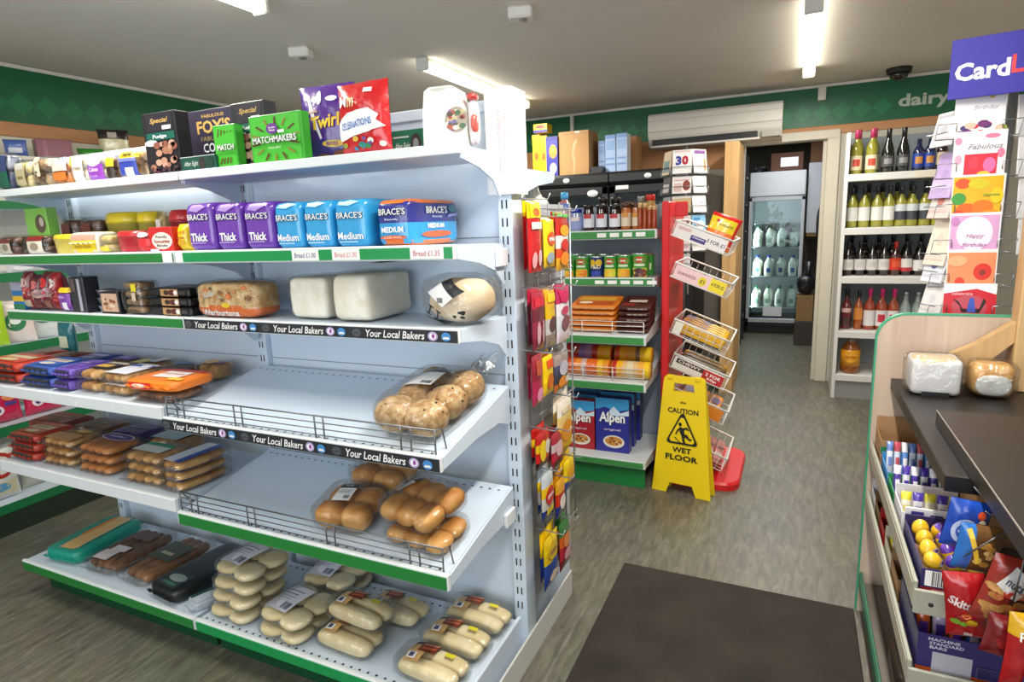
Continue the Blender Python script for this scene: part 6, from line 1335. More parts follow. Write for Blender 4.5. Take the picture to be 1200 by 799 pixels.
KINDS_ = {
 'fruit': (.047, YELG, '#c23a6a', [(.10, .42, '#e6d9b8', '#cf4f3a')], 'pink topped fruit wine bottles', 'wine'),
 'champ': (.050, DKG_, '#17171a', [(.14, .38, '#4a4c4e', '#8a8c8c')], 'black sparkling wine bottles', 'champ'),
 'blue': (.043, M('#16204a', .1, coat=1), '#101426', [(.12, .55, '#27409a', '#c98a3a')], 'blue labelled bottles', 'beer'),
 'cream': (.042, M('#2a1518', .1, coat=1), '#b98a9a', [(.15, .5, '#c9b9a0', '#a07a5a')], None, 'wine'),
 'white': (.045, YELG, '#1d2226', [(.16, .50, '#e3e4de', None)], 'white wine bottles with plain labels', 'wine'),
 'grey': (.045, YELG, '#1d2226', [(.16, .38, '#3a3f48', None), (.38, .55, '#d3d8da', None)], 'white wine bottles with grey labels', 'wine'),
 'red': (.046, REDG, '#131214', [(.16, .48, '#dcdad6', '#c9c6c2')], 'red wine bottles', 'wine'),
 'redred': (.046, M('#3a1410', .1, coat=1), '#c8281e', [(.16, .52, '#c8341e', '#d9542a')], None, 'wine'),
 'redband': (.046, REDG, '#131214', [(.12, .24, '#b8343a', None), (.24, .5, '#dedcd6', None)], None, 'wine'),
 'round': (.046, REDG, '#131214', [(.14, .46, '#e6e6e4', None)], None, 'wine'),
 'lilac': (.046, REDG, '#8a92b0', [(.14, .46, '#9a9aa8', None)], None, 'wine'),
 'rosy': (.042, M('#6a1a20', .1, coat=1), '#1a1416', [(.42, .52, '#d9b8b0', None), (.08, .3, '#4a2a2a', None)], None, 'wine'),
 'orange': (.036, M('#a8501a', .1, coat=1), '#1a1416', [(.25, .55, '#d98a3a', None)], None, 'wine'),
 'pink': (.046, ROSE, '#e02a7a', [(.1, .48, '#e6e2e2', '#e6e2e2')], 'pink topped rose bottles', 'wine'),
 'pinkr': (.046, ROSE, '#e02a7a', [(.1, .48, '#e6e2e2', '#c8344a')], 'pink topped rose bottles', 'wine')}
o_ = ('first', 'second', 'third', 'fourth', 'fifth', 'sixth', 'seventh', 'eighth')
wine_row(1.6455, 5.18, [(1002, 153, 'fruit', 'yellow fruit wine bottle with a pink top by the door frame'), (1020, 153, 'fruit', 'yellow fruit wine bottle with a pink top next to the black bottles'), (1039, 151, 'champ', 'black sparkling wine bottle, left one of the pair on the top drinks shelf'), (1057, 149, 'champ', 'black sparkling wine bottle, right one of the pair on the top drinks shelf'), (1074, 163, 'blue', 'blue labelled bottle next to the sparkling wine'), (1087, 162, 'blue', 'blue labelled bottle farther from the sparkling wine'), (1102, 158, 'cream', 'dark bottle with a cream label at the right of the top drinks shelf')], '')
for k, px in enumerate((1000, 1018)):
    bottle('wine_bottle', 'yellow fruit wine bottle in the back row, '+('left', 'right')[k]+' one', at(px+6, 190, Y=5.32).x, 5.34, 1.6455, .33, .045, YELG, '#c23a6a', KINDS_['fruit'][3], 'fruit wine in the back row')
wine_row(1.2705, 5.18, [(p, 220-k*.4, 'white' if k < 4 else 'grey', o_[k]+' white wine bottle from the left on the second drinks shelf') for k, p in enumerate((997, 1011, 1026, 1040, 1054, 1067, 1082, 1097))], '')
src = None
for k in range(8):
    lb = o_[k]+' rear white wine bottle from the left, second drinks shelf'; loc = (.385+.09*k, 5.36, 1.271)
    if src is None: src = bottle('wine_bottle', lb, *loc[:2], 1.2705, .31, .042, YELG, '#1d2226', [(.16, .5, '#d3d4ce', None)], 'white wine in the back row')
    else: dup(src, loc, label=lb)
wine_row(.9205, 5.18, [(p, 283, ky, lb) for p, ky, lb in ((992, 'red', 'first red wine bottle from the left on the third drinks shelf'), (1006, 'red', 'second red wine bottle from the left on the third drinks shelf'), (1020, 'red', 'third red wine bottle from the left on the third drinks shelf'), (1034, 'red', 'fourth red wine bottle from the left on the third drinks shelf'), (1047, 'redred', 'red capped wine bottle with a red label'), (1060, 'redband', 'red wine bottle whose white label has a red lower band'), (1075, 'round', 'red wine bottle with a bright white label, right of the red banded one'), (1090, 'lilac', 'wine bottle with a lilac cap at the right of the third drinks shelf'))], '')
src = None
for k in range(8):
    lb = o_[k]+' rear dark bottle from the left, third drinks shelf'; loc = (.385+.09*k, 5.36, .921)
    if src is None: src = bottle('wine_bottle', lb, *loc[:2], .9205, .285, .042, REDG, '#131214', [(.16, .48, '#b9b6b2', None)], 'red wine in the back row')
    else: dup(src, loc, label=lb)
wine_row(.5155, 5.18, [(990, 338, 'rosy', 'red spirit bottle at the left end of the fourth drinks shelf'), (1004, 340, 'orange', 'slim orange bottle next to the red spirit bottle'), (1017, 338, 'pink', 'pink topped bottle with a plain white label'), (1031, 338, 'pinkr', 'pink topped bottle with a red marked label, left of its twin'), (1045, 338, 'pinkr', 'pink topped bottle with a red marked label, right of its twin')], '')
GLS = M('#9aa8a6', .08, coat=1, var=.3, scale=90)
for k, px in enumerate((1060, 1074, 1088, 1101)):
    t = thing('glass_bottle', o_[k]+' clear glass bottle from the left on the fourth drinks shelf', 'bottle', (at(px, 370, Y=5.18).x, 5.18, .516), group='clear glass bottles')
    MB().lathe([(.032, 0), (.036, .01), (.036, .17), (.016, .22), (.015, .27)], GLS, 16).obj('bottle_glass', t); MB().lathe([(.017, .26), (.018, .285), (.0001, .286)], STEEL, 12).obj('cap', t)
t = thing('oil_bottle', 'large yellow labelled plastic bottle with a silver neck on the lowest drinks shelf', 'bottle', (at(990, 420, Y=5.15).x+.035, 5.15, .186), group=None)
MB().lathe([(.06, 0), (.066, .012), (.066, .05), (.064, .06), (.064, .17), (.066, .18), (.05, .215), (.024, .245), (.022, .255)], [M('#8a4a12', .15, coat=1)], 20).obj('bottle_body', t)
mb = MB(); mb.lathe([(.0665, .055), (.0665, .18)], P('#e0981a'), 22); mb.art(lambda u, v, l=0: Vector(((.0668+l)*math.sin((u-.5)*2), -(.0668+l)*math.cos((u-.5)*2), .055+.145*v)), .13, .145, [('e', .5, .5, .34, .3, P('#e8a82a')), ('r', .2, .45, .8, .55, P('#c97a12'))], .0006, .0004, 6); mb.obj('label', t)
MB().lathe([(.050, .213), (.026, .243), (.025, .262), (.0001, .27)], M('#b9b4ac', .25, .7), 18).obj('neck_foil', t)
# ------------------------------------------------- hanging sweets on the end of the bread gondola
rk = thing('hanging_rack', 'wire rack of hooks fixed to the aisle end of the bread gondola', 'display rack', (0, 0, 0))
RX0 = XR+.034
HW = M('#b4b7ba', .35, .6)
mb = MB()
for y in (1.72, 1.82, 1.92, 2.02): mb.tube([(RX0, y, .30), (RX0, y, 1.46)], .003, HW, 6)
for z in (.32, .56, .80, 1.02, 1.24, 1.44): mb.tube([(RX0, 1.70, z), (RX0, 2.04, z)], .003, HW, 6)
mb.obj('grid', rk)
HXF = RX0+.043
def hang(px, py0, py1, wpx, zone, art, lab, seed, name='hanging_sweet_bag', X=None):
    X = X or HXF
    a = at(px-wpx/2, (py0+py1)/2, X=X); b = at(px+wpx/2, (py0+py1)/2, X=X); zt = at(px, py0, X=X).z; zb = at(px, py1, X=X).z
    w = b.y-a.y; h = zt-zb
    o = pouch(name, lab, 'sweet bag', (X, (a.y+b.y)/2, zb), w*.9, h, .018, zone, art, rz=PI/2, group='sweet bags hanging at the gondola end', seed=seed, pinch=.03)
    y = (a.y+b.y)/2
    tw = o.copy(); COL.objects.link(tw); tw.location.x -= .022; tw.location.y += .022; tw.location.z += .006; tw['label'] = lab.replace(' bag', ' bag behind its twin', 1)[:110]; o['label'] = lab; tw.location.x -= .004; tw.location.y += .01
    mb = MB(); mb.tube([(RX0, y, zt+.012), (X+.045, y, zt+.006), (X+.052, y, zt+.022)], .0022, HW, 6); mb.obj('hook', rk)
    return o
YW = '#efcb14'; RDc = '#c4161e'
def Z1c(*cs): return lambda u, v: PG(cs[min(len(cs)-1, int(v*len(cs)))])
hang(625.5, 237, 319, 17, Z1c(RDc, RDc, RDc, RDc, YW), [('r', .1, .78, .9, .98, P(YW)), ('e', .5, .86, .25, .06, P('#d8641e')), ('e', .28, .18, .16, .12, P('#e0a0a8')), ('e', .7, .2, .16, .12, P('#d9b0b4')), ('r', .1, .62, .9, .72, P('#e9dcd2'))], 'red sweet bag with a yellow header, top left of the hanging rack', 101)
hang(642.5, 257, 313, 14, Z1c('#d9b01a', YW, YW, YW), [('e', .5, .6, .35, .14, P('#d8501e')), ('t', 'mix', .5, .6, .5, .1, WHITE), ('e', .4, .2, .3, .12, P('#9aa6b4'))], 'yellow sweet bag, middle of the top row on the hanging rack', 102)
hang(658, 250, 316, 16, Z1c('#d9a01a', '#d8461e', '#e9e2dc', '#c8201e', '#b8281e'), [('r', .05, .93, .95, .99, P('#4fae3a')), ('e', .5, .7, .35, .1, P('#e8a01e')), ('e', .5, .45, .3, .1, P('#c8281e')), ('e', .5, .2, .35, .12, P('#e88a1e'))], 'orange and white bag with a green top edge on the hanging rack', 103)
hang(630, 341, 410, 15, Z1c('#7a2436', '#8a2c40', '#6a2032', '#b01e3a'), [('r', .1, .75, .9, .9, P('#c8243a')), ('e', .3, .3, .14, .2, P('#c99aa4')), ('e', .7, .3, .14, .2, P('#b98a94'))], 'maroon sweet bag in the second row, nearest the upright', 104)
hang(644, 340, 405, 12, Z1c('#8a7a72', '#b8b4b4', '#d9b01a', '#e8a82a'), [('e', .5, .4, .34, .14, P('#5a3a3a')), ('r', .1, .8, .9, .95, P('#e8c01e'))], 'grey and yellow sweet bag in the middle of the second row', 105)
hang(659, 336, 400, 17, Z1c('#d8c9d4', '#cfd0dc', '#e4dce4', '#b81e5a'), [('p', [(.1, .95), (.9, .9), (.6, .7), (.2, .75)], P('#c8205a')), ('e', .5, .35, .3, .14, P('#7a4a52')), ('e', .45, .58, .25, .08, P('#b83a5a'))], 'white and pink sweet bag at the right of the second row', 106)
hang(629, 415, 474, 13, Z1c('#b82a5a', '#a8244a', '#8a2036', '#9a2a3a'), [('e', .5, .2, .3, .14, P('#e090b0')), ('r', .2, .6, .8, .9, P('#b8543a'))], 'pink and maroon sweet bag in the third row, nearest the upright', 107)
hang(641.5, 416, 462, 13, Z1c('#e0b81a', YW, YW), [('e', .5, .35, .3, .2, P('#c8641e')), ('r', .2, .7, .8, .9, P('#d9501e'))], 'yellow sweet bag in the middle of the third row', 108)
hang(657, 413, 456, 19, Z1c('#c8641e', '#3a3a4a', '#4a4a6a', '#9a8a86'), [('e', .5, .6, .3, .2, P('#b8b4c4')), ('e', .4, .25, .25, .15, P('#e08a2a')), ('e', .7, .25, .12, .1, P('#d9d0c8'))], 'dark blue grey sweet bag with orange pieces in the third row', 109)
hang(661, 466, 528, 19, Z1c('#d9a01e', '#e0b02a', '#e8c87a', '#efe6d6'), [('e', .5, .4, .35, .2, P('#d88a1e')), ('r', .2, .75, .8, .85, P('#d8c8a8'))], 'golden yellow bag with a pale top above the lower rows', 110)
hang(635, 505, 547, 17, Z1c('#2a1a1a', '#c8201e', '#e0b81a', '#b81e1e'), [('e', .35, .5, .22, .3, P('#e8c81e')), ('e', .7, .55, .2, .2, P('#d8d0cc'))], 'red and yellow sweet bag on the left of the fourth row', 111)
hang(652, 505, 547, 14, Z1c('#8a2a3a', '#b8243a', '#c9b4ba', '#a82a3a'), [('e', .5, .55, .3, .22, P('#d9b0b8')), ('r', .1, .1, .9, .25, P('#4a2a2a'))], 'crimson and silver sweet bag in the middle of the fourth row', 112)
hang(666, 536, 572, 13, Z1c('#2a3f8a', YW, YW), [('r', .2, .3, .8, .7, P('#d9a01e'))], 'small yellow bag with a hook at the right of the fifth row', 113)
hang(641, 552, 606, 15, Z1c('#1f3a8a', '#c9c4c0', '#e8c01e', '#c8d0d8'), [('e', .5, .5, .35, .2, P('#c8241e')), ('t', 'gums', .5, .5, .5, .1, WHITE), ('r', .2, .1, .8, .25, P('#e8c81e'))], 'white, blue and yellow bag with a red disc in the fifth row', 114)
hang(656, 560, 604, 12, Z1c('#1f2f7a', '#c8301e', '#e0a01e'), [('e', .5, .4, .3, .2, P('#e8e0d8'))], 'navy and orange bag right of the red disc bag', 115)
hang(645, 625, 684, 18, Z1c('#1f3f9a', '#24489a', '#e0c01e', YW), [('e', .5, .7, .34, .16, P('#d9b81e')), ('t', 'SOUR', .5, .7, .5, .08, P('#7a2a6a')), ('e', .5, .2, .3, .1, P('#e8d0c0'))], 'blue and yellow bag at the bottom left of the hanging rack', 116)
hang(661, 608, 664, 13, Z1c('#7a1e2a', '#b82a3a', '#d8641e', '#3a7a3a'), [('e', .5, .6, .3, .15, P('#e08a4a')), ('e', .5, .3, .28, .12, P('#d8a0b0'))], 'red, orange and green bag at the bottom right of the hanging rack', 117)
# bottles past the end of the gondola
t = thing('plastic_jug', 'cream plastic jugs end: white bottle with a green label behind the paper notice', 'bottle', (XR-.06, 1.93, 1.3025))
t['label'] = 'white plastic bottle with a green label just behind the paper notice'
PW = M('#e9e7dc', .35, coat=.2); mb = MB(); mb.blob((0, 0, .09), (.048, .04, .09), PW, (.5, .4), 18, 12); mb.lathe([(.04, .16), (.02, .20), (.016, .225)], PW, 14); mb.obj('bottle_body', t)
MB().lathe([(.018, .215), (.018, .23), (.0001, .23)], PW, 12).obj('cap', t); mb = MB(); mb.art(plane((-.03, -.0412, .04), (.06, 0, 0), (0, 0, .08)), .06, .08, [('e', .5, .6, .4, .25, P('#7fae5a')), ('r', .1, .1, .9, .3, P('#c9d6b8'))]); mb.obj('label', t)
x = at(657, 255, Y=3.2).x
t = thing('drink_bottle', 'red and blue drink bottle with a light blue cap above the hanging sweets', 'bottle', (x, 3.27, 1.3395))
MB().lathe([(.03, 0), (.034, .008), (.034, .05), (.03, .08), (.034, .12), (.028, .155), (.016, .175), (.015, .185)], [M('#b8242a', .2, coat=.6), M('#b8242a', .2, coat=.6), M('#5a86c0', .2, coat=.6), M('#c9a0b4', .2, coat=.6), M('#5a7ac0', .2, coat=.6), M('#b8747a', .2, coat=.6)], 18).obj('bottle_body', t)
MB().lathe([(.02, .178), (.022, .19), (.02, .215), (.0001, .218)], M('#4aa8e0', .3), 14).obj('cap', t)
# ------------------------------------------------- shop counter
WD = wood_mat('#b39c89', '#cdb9a6', (26, 26, 1.4)); CG = M('#3f9a76', .4); DK = M('#1d1a17', .42, var=.12, scale=4)
ct = thing('counter', 'shop counter with a dark worktop and a pale wood end panel', 'counter', (0, 0, 0))
def arc(cx, cz, r, a0, a1, n=8): return [(cx+r*math.cos(a0+(a1-a0)*i/n), cz+r*math.sin(a0+(a1-a0)*i/n)) for i in range(n+1)]
Yp = 2.252
pl = [(.254, 0)]+[(.254, .985)]+arc(.334, .985, .08, PI, PI/2)[1:]+[(1.5, 1.065), (1.5, 0)]
mb = MB(); mb.prism(pl, Yp, Yp+.02, WD); mb.obj('end_panel', ct)
mb = MB(); ed = [(.254, 0), (.254, .985)]+arc(.334, .985, .08, PI, PI/2)[1:]+[(1.5, 1.065)]; ei = [(.2485, 0), (.2485, .986)]+arc(.334, .985, .0855, PI, PI/2)[1:]+[(1.5, 1.0705)]
for i in range(len(ed)-1):
    q = [ed[i], ei[i], ei[i+1], ed[i+1]]; mb.prism(q, Yp-.001, Yp+.021, CG)
mb.obj('edge_strip', ct, label='green edging strip')
MB().box(.300, 1.5, 1.43, Yp-.002, .821, .857, DK, .002).obj('worktop', ct)
MB().box(.62, .64, -.6, Yp-.002, 0, .795, M('#9a8d80', .6)).obj('back_board', ct)
o = MB().box(.340, 1.5, .2, 1.775, .8575, .897, DK, .002); o.box(.3392, .341, .2, 1.775, .8945, .8975, M('#8f8880', .3)); o.box(.43, 1.5, .2, 1.425, .82, .857, DK); rb = o.obj('raised_board', label='raised dark board lying on the counter worktop', cat='board')
TL = M('#a3a496', .45); TG = M('#27664a', .4)
sn = thing('snack_shelving', 'three tier snack shelving under the counter facing the aisle', 'shelving', (0, 0, 0))
for k, (z, y0, y1) in enumerate(((.60, 1.375, 2.245), (.425, 1.36, 2.245), (.115, .6, 2.245))):
    mb = MB(); mb.box(.262, .60, y0, y1, z-.015, z, M('#6f665c', .6)); s = mb.obj('shelf', sn)
    MB().box(.254, .262, y0, y1, z-.02, z+.04, TL if k < 2 else TG, .002).obj('front_lip', s)
    MB().box(.2525, .2538, y0+.01, y1, z-.008, z+.03, M('#a79f92', .5) if k < 2 else TG).obj('ticket_strip', s)
    if k < 2:
        MB().box(.255, .60, y0-.008, y0, z-.03, z+.025, TL, .002).obj('end_plate', s)
        mb = MB(); mb.lathe([(.005, 0), (.0001, .001)], HOLE, 10, T=Matrix.Translation((.285, y0-.0085, z-.004)) @ Matrix.Rotation(PI/2, 4, 'X')); mb.obj('screw_hole', s)
for y in (.9, 2.2): MB().box(.575, .60, y, y+.03, 0, .79, TL).obj('upright', sn)
KR = M('#a07a52', .8, var=.06)
def openbox(name, label, x0, x1, y0, y1, z, hf, hb, c, art=(), inner=KR, cat='display box', grp=None):
    """shallow open topped display carton; printed face towards the camera"""
    t = thing(name, label, cat, ((x0+x1)/2, (y0+y1)/2, z), group=grp); w, d = x1-x0, y1-y0
    mb = MB(); mb.box(-w/2, w/2, -d/2, d/2, 0, .003, inner); mb.box(-w/2, w/2, -d/2, -d/2+.003, 0, hf, c); mb.box(-w/2, -w/2+.003, -d/2+.003, d/2, 0, hf, c); mb.box(w/2-.003, w/2, -d/2+.003, d/2, 0, hf, c); mb.box(-w/2, w/2, d/2-.003, d/2, 0, hb, c)
    mb.art(plane((-w/2, -d/2, 0), (w, 0, 0), (0, 0, hf)), w, hf, art); mb.obj('carton', t)
    return t
za = .6008
openbox('display_box', 'brown open carton with a green stripe at the far end of the top snack tier', .268, .385, 2.10, 2.235, za, .09, .13, KR, [('r', 0, .55, 1, .8, P('#2a7a54')), ('r', .05, .1, .95, .45, P('#b08a5e'))])
def bars(n, x0, x1, y, z, h, cols, labf, name='snack_bar', grp=None, r=.009, lean=-.25):
    for k in range(n):
        x = x0+(x1-x0)*(k+.5)/n; c, c2 = cols[k % len(cols)]
        t = pouch_mesh((x1-x0)/n*.92, h, .016, lambda u, v: PG(c) if v < .72 else PG(c2), [('r', .2, .3, .8, .55, P(c2))], seed=k+int(y*50))
        t.obj(name, None, (x, y, z), (lean, 0, 0), labf(k), 'snack bar', grp)
oo = ('first', 'second', 'third', 'fourth', 'fifth', 'sixth', 'seventh', 'eighth')
openbox('display_box', 'light blue edged carton of white and blue bars on the top snack tier', .268, .39, 1.93, 2.06, za, .055, .07, P('#3f86c8'), [('r', 0, .55, 1, .95, P('#5aa8e0'))])
bars(6, .272, .386, 2.0, za+.02, .10, [('#dfe4ee', '#6a86c8'), ('#c9d4e4', '#b84a5a'), ('#5a8ac8', '#e6e2e6')], lambda k: oo[k]+' white and blue bar from the aisle in the light blue carton', grp='white and blue snack bars')
openbox('display_box', 'green edged carton of purple and white bars on the top snack tier', .268, .40, 1.80, 1.915, za, .05, .06, P('#2f8a56'), [('r', 0, .5, 1, .95, P('#3aa066'))])
bars(6, .272, .396, 1.85, za+.02, .085, [('#4a2f9a', '#e6e4ee'), ('#e4e2ea', '#4a2f9a')], lambda k: oo[k]+' purple and white bar from the aisle in the green carton', grp='purple and white snack bars')
openbox('display_box', 'white carton printed with purple lettering on the top snack tier', .268, .405, 1.66, 1.785, za, .06, .085, P('#dfdde4'), [('r', .0, .0, 1, .3, P('#cfcdd8'))])
bars(5, .272, .40, 1.71, za+.015, .075, [('#e6e2d0', '#e0d23a'), ('#d9d6e0', '#4a3a9a')], lambda k: oo[k]+' white and yellow bar from the aisle in the white carton', grp='white and yellow snack bars')
carton('card_divider', 'plain white card standing behind the yellow chocolate eggs', 'card', (.335, 1.64, za), .13, .006, .085, P('#e2e0e6'), [('r', .1, .55, .3, .9, P('#4a3a8a')), ('r', .4, .5, .6, .85, P('#4a3a8a')), ('r', .7, .55, .85, .85, P('#4a3a8a'))])
PB = P('#2f2a5e')
openbox('display_box', 'purple and red carton with a bar code holding yellow chocolate eggs', .268, .40, 1.39, 1.62, za, .062, .075, PB, [('r', 0, 0, 1, .34, P('#a8242a')), ('r', .05, .40, .80, .96, PAPER), ('bars', .14, .42, .78, .94, 26, INK), ('r', .15, .2, .8, .3, P('#d9b0ae')), ('r', .3, .06, .7, .12, P('#d9a0a0'))])
rg = random.Random(4)
for k in range(12):
    x = .292+.038*(k % 3); y = 1.42+.05*(k//3); t = thing('chocolate_egg', oo[k//3]+' row back, '+('aisle side', 'middle', 'counter side')[k % 3]+' yellow and purple foil egg in the bar code carton', 'chocolate egg', (x, y, za+.066), rot=(rg.uniform(-.5, .5), rg.uniform(-.5, .5), rg.uniform(0, 3)), group='foil eggs in the bar code carton')
    MB().blob((0, 0, 0), (.017, .017, .022), lambda u, v: PG('#e6b82a') if (v < .6 or k % 3 == 0) else PG('#5a2fa0'), (1, 1), 14, 10).obj('foil_egg', t)
    mb = MB(); mb.art(lambda u, v, l=0: Vector(((.0175+l)*math.sin((u-.5)*1.6), -(.0175+l)*math.cos((u-.5)*1.6), -.008+.016*v)), .028, .016, [('e', .5, .5, .4, .4, P('#d9d6cc')), ('e', .5, .5, .2, .2, P('#5a2fa0'))], .0006, .0004, 4); mb.obj('label', t)
carton('cardboard_box', 'small brown box pushed under the worktop behind the snack cartons', 'box', (.475, 1.74, za), .12, .14, .12, KR, [('r', .1, .4, .9, .43, P('#8a6a42'))])
# hanging crisps and sweets in front of the counter
DG = []
def dangle(name, label, px, y0, y1, wpx, Y, zone, art, rz, ry=0, seed=0):
    a = at(px, y1, Y=Y); b = at(px, y0, Y=Y); w = wpx/711*Y*1.06
    DG.append((a.x+math.sin(ry)*(b.z-a.z), Y, b.z-.004))
    return pouch(name, label, 'snack bag', (a.x, Y, a.z), w, b.z-a.z, .035, zone, art, seed=seed, rot=(.05, ry, rz), pinch=.05)
dangle('crisp_bag', 'blue crisp bag with a white swirl leaning at the counter edge', 1124, 583, 641, 36, 1.362, lambda u, v: PG('#1f46a8'), [('e', .42, .42, .32, .26, P('#c9d0e6')), ('e', .42, .42, .22, .17, P('#4a68b8')), ('t', 'crisps', .42, .42, .34, .1, WHITE), ('e', .7, .8, .1, .08, P('#d8502a')), ('e', .75, .66, .1, .06, P('#d6c9ae'))], .1, .12, 121)
dangle('crisp_bag', 'blue and brown snack bag below the swirl crisp bag', 1139, 612, 668, 38, 1.318, lambda u, v: PG('#2a6ab8') if u < .3 else PG('#6a4a2a'), [('scatter', .35, .1, .95, .7, 10, .008, [P('#b8863a'), P('#d9b06a')]), ('p', [(.1, .9), (.2, .95), (.5, .3), (.42, .25)], P('#e8c03a'))], .1, .1, 122)
RDB = PG('#a8161c')
dangle('sweet_bag', 'red bag of fruit sweets hanging at the near end of the snack shelving', 1133, 668, 745, 34, 1.285, lambda u, v: RDB, [('t', 'Skittles', .5, .58, .86, .13, P('#dccfd0'), {'rot': -.35, 'bold': .03}), ('e', .45, .34, .3, .07, P('#8a1a1a')), ('scatter', .2, .24, .8, .42, 6, .009, [P('#d8641e'), P('#d9b01e'), P('#6a9a2a')]), ('r', .4, .08, .6, .14, P('#c9b4b4'))], -.05, -.14, 123)
dangle('sweet_bag', 'brown bag of red nut sweets with a white panel at the counter edge', 1167, 648, 730, 50, 1.245, lambda u, v: PG('#4a2a22') if u > .45 else PG('#8a2a22'), [('scatter', .05, .05, .95, .6, 26, .011, [P('#b8864a'), P('#c89a5e'), P('#a87236'), P('#c03a2a')]), ('p', [(.12, .62), (.5, .46), (.72, .74), (.34, .92)], P('#d6d6d8')), ('t', 'nuts', .40, .68, .3, .1, P('#3a4a5a'), {'rot': -.3}), ('p', [(.55, .84), (.72, .76), (.84, .86), (.66, .96)], P('#cfcaca'))], .1, .22, 124)
dangle('sweet_bag', 'dark red bag under the brown nut bag at the counter edge', 1172, 718, 768, 36, 1.19, lambda u, v: PG('#6a1016'), [('e', .5, .5, .3, .2, P('#8a1a20'))], 0, .1, 125)
dangle('sweet_bag', 'red and yellow sweet packet at the right edge of the photo beside the snacks', 1203, 715, 805, 46, 1.15, lambda u, v: PG('#a8161c') if v < .7 else PG('#d9a81e'), [('t', 'FRUIT', .4, .75, .5, .12, WHITE), ('r', .3, .1, .5, .35, P('#2a2a6a'))], .1, 0, 126)
for (x, y, z) in DG: MB().tube([(x, y, z+.03), (max(x, .372), y+.004, .819)], .0015, WIRE, 5).obj('hanging_strip', rb)

# second and third snack tiers
zb = .4258
for k, (y0, y1, c, lb) in enumerate(((2.13, 2.22, '#e2e0e4', 'white carton at the far end of the middle snack tier'), (2.02, 2.12, '#7a5a3a', 'brown carton on the middle snack tier behind the red bars'), (1.90, 2.0, '#b01e22', 'red carton of bars on the middle snack tier'), (1.77, 1.88, '#d9d4c0', 'pale carton with yellow bars on the middle snack tier'), (1.64, 1.75, '#8f6f45', 'brown open carton on the middle snack tier'))):
    openbox('display_box', lb, .268, .40, y0, y1, zb, .06, .09, P(c) if c[1] != '8' else KR, [('r', .1, .3, .9, .7, P('#e8d23a' if 'yellow' in lb else c))])
bars(3, .275, .33, 1.83, zb+.02, .08, [('#e8d01e', '#e6e2d4'), ('#e6e2d4', '#5a3a9a')], lambda k: oo[k]+' yellow bar from the aisle in the pale carton, middle tier', grp='yellow bars in the pale carton')
openbox('display_box', 'purple and orange carton of chocolate bars at the near end of the middle tier', .270, .50, 1.375, 1.60, zb, .098, .13, P('#2c2660'),
        [('r', 0, 0, 1, .22, P('#c8561e')), ('r', .12, .10, .42, .62, P('#a9a9b4')), ('t', 'MACHINE', .2, .91, .24, .07, P('#c9c6d8')), ('t', 'STANDARD', .22, .82, .26, .07, P('#c9c6d8')), ('t', 'BARS', .16, .73, .13, .07, P('#c9c6d8')), ('r', .45, .22, .98, .48, P('#4a4668')), ('r', .46, .24, .64, .46, P('#241f50')), ('t', 'Snack bars', .82, .36, .3, .14, P('#5a8ac0')), ('r', .64, .24, .7, .46, P('#b8424a'))])
bars(7, .276, .49, 1.44, zb+.03, .095, [('#c8561e', '#5a2fa0'), ('#b8a8c8', '#4a2f90'), ('#d8662a', '#6a3ab0'), ('#3a5ab0', '#c8c0d0')], lambda k: oo[k]+' orange and purple bar from the aisle in the near middle tier carton', grp='orange and purple bars')
zc_ = .1158
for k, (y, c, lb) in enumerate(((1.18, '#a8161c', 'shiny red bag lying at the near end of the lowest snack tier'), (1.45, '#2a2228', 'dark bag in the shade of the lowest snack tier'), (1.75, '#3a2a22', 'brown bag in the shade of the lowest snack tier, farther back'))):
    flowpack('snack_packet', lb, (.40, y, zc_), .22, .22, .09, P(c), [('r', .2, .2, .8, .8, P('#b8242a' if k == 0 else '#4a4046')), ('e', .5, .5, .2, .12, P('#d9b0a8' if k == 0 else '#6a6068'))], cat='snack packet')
# wrapped loaves on the worktop
zt = .8575
wl = thing('wrapped_loaf', 'white wrapped sandwich loaf on the counter with black tape at its foot', 'bread', (.386, 2.105, zt+.0005))
WH = M('#eceae8', .6, var=.02)
mb = MB(); mb.blob((0, 0, .055), (.062, .055, .053), WH, (.2, .22), 24, 16, .02); mb.obj('loaf', wl)
film_shell(wl, .074, .062, .057, .0585, .35, .2, wob=.06)
mb = MB(); mb.box(-.035, .032, -.064, -.06, .0, .014, P('#16161a')); mb.obj('tape', wl)
mb = MB(); mb.blob((0, -.004, .098), (.06, .05, .012), food('#cdb58e', '#e0cfae', 20), (.3, .6), 20, 8); mb.obj('crust', wl)
wl = thing('wrapped_loaf', 'wrapped seeded bread half beside the white loaf on the counter', 'bread', (.524, 2.10, zt+.0005))
mb = MB(); mb.blob((0, .01, .05), (.052, .05, .048), food('#b8813f', '#d9ad6a', 35), (.5, .5), 20, 12, .06); mb.obj('loaf', wl)
mb = MB(); mb.blob((-.002, -.038, .040), (.042, .006, .03), food('#bdbdb8', '#dcdcd6', 25), (.9, .8), 18, 10); mb.obj('cut_face', wl)
film_shell(wl, .058, .058, .052, .0545, .45, .22, wob=.06)
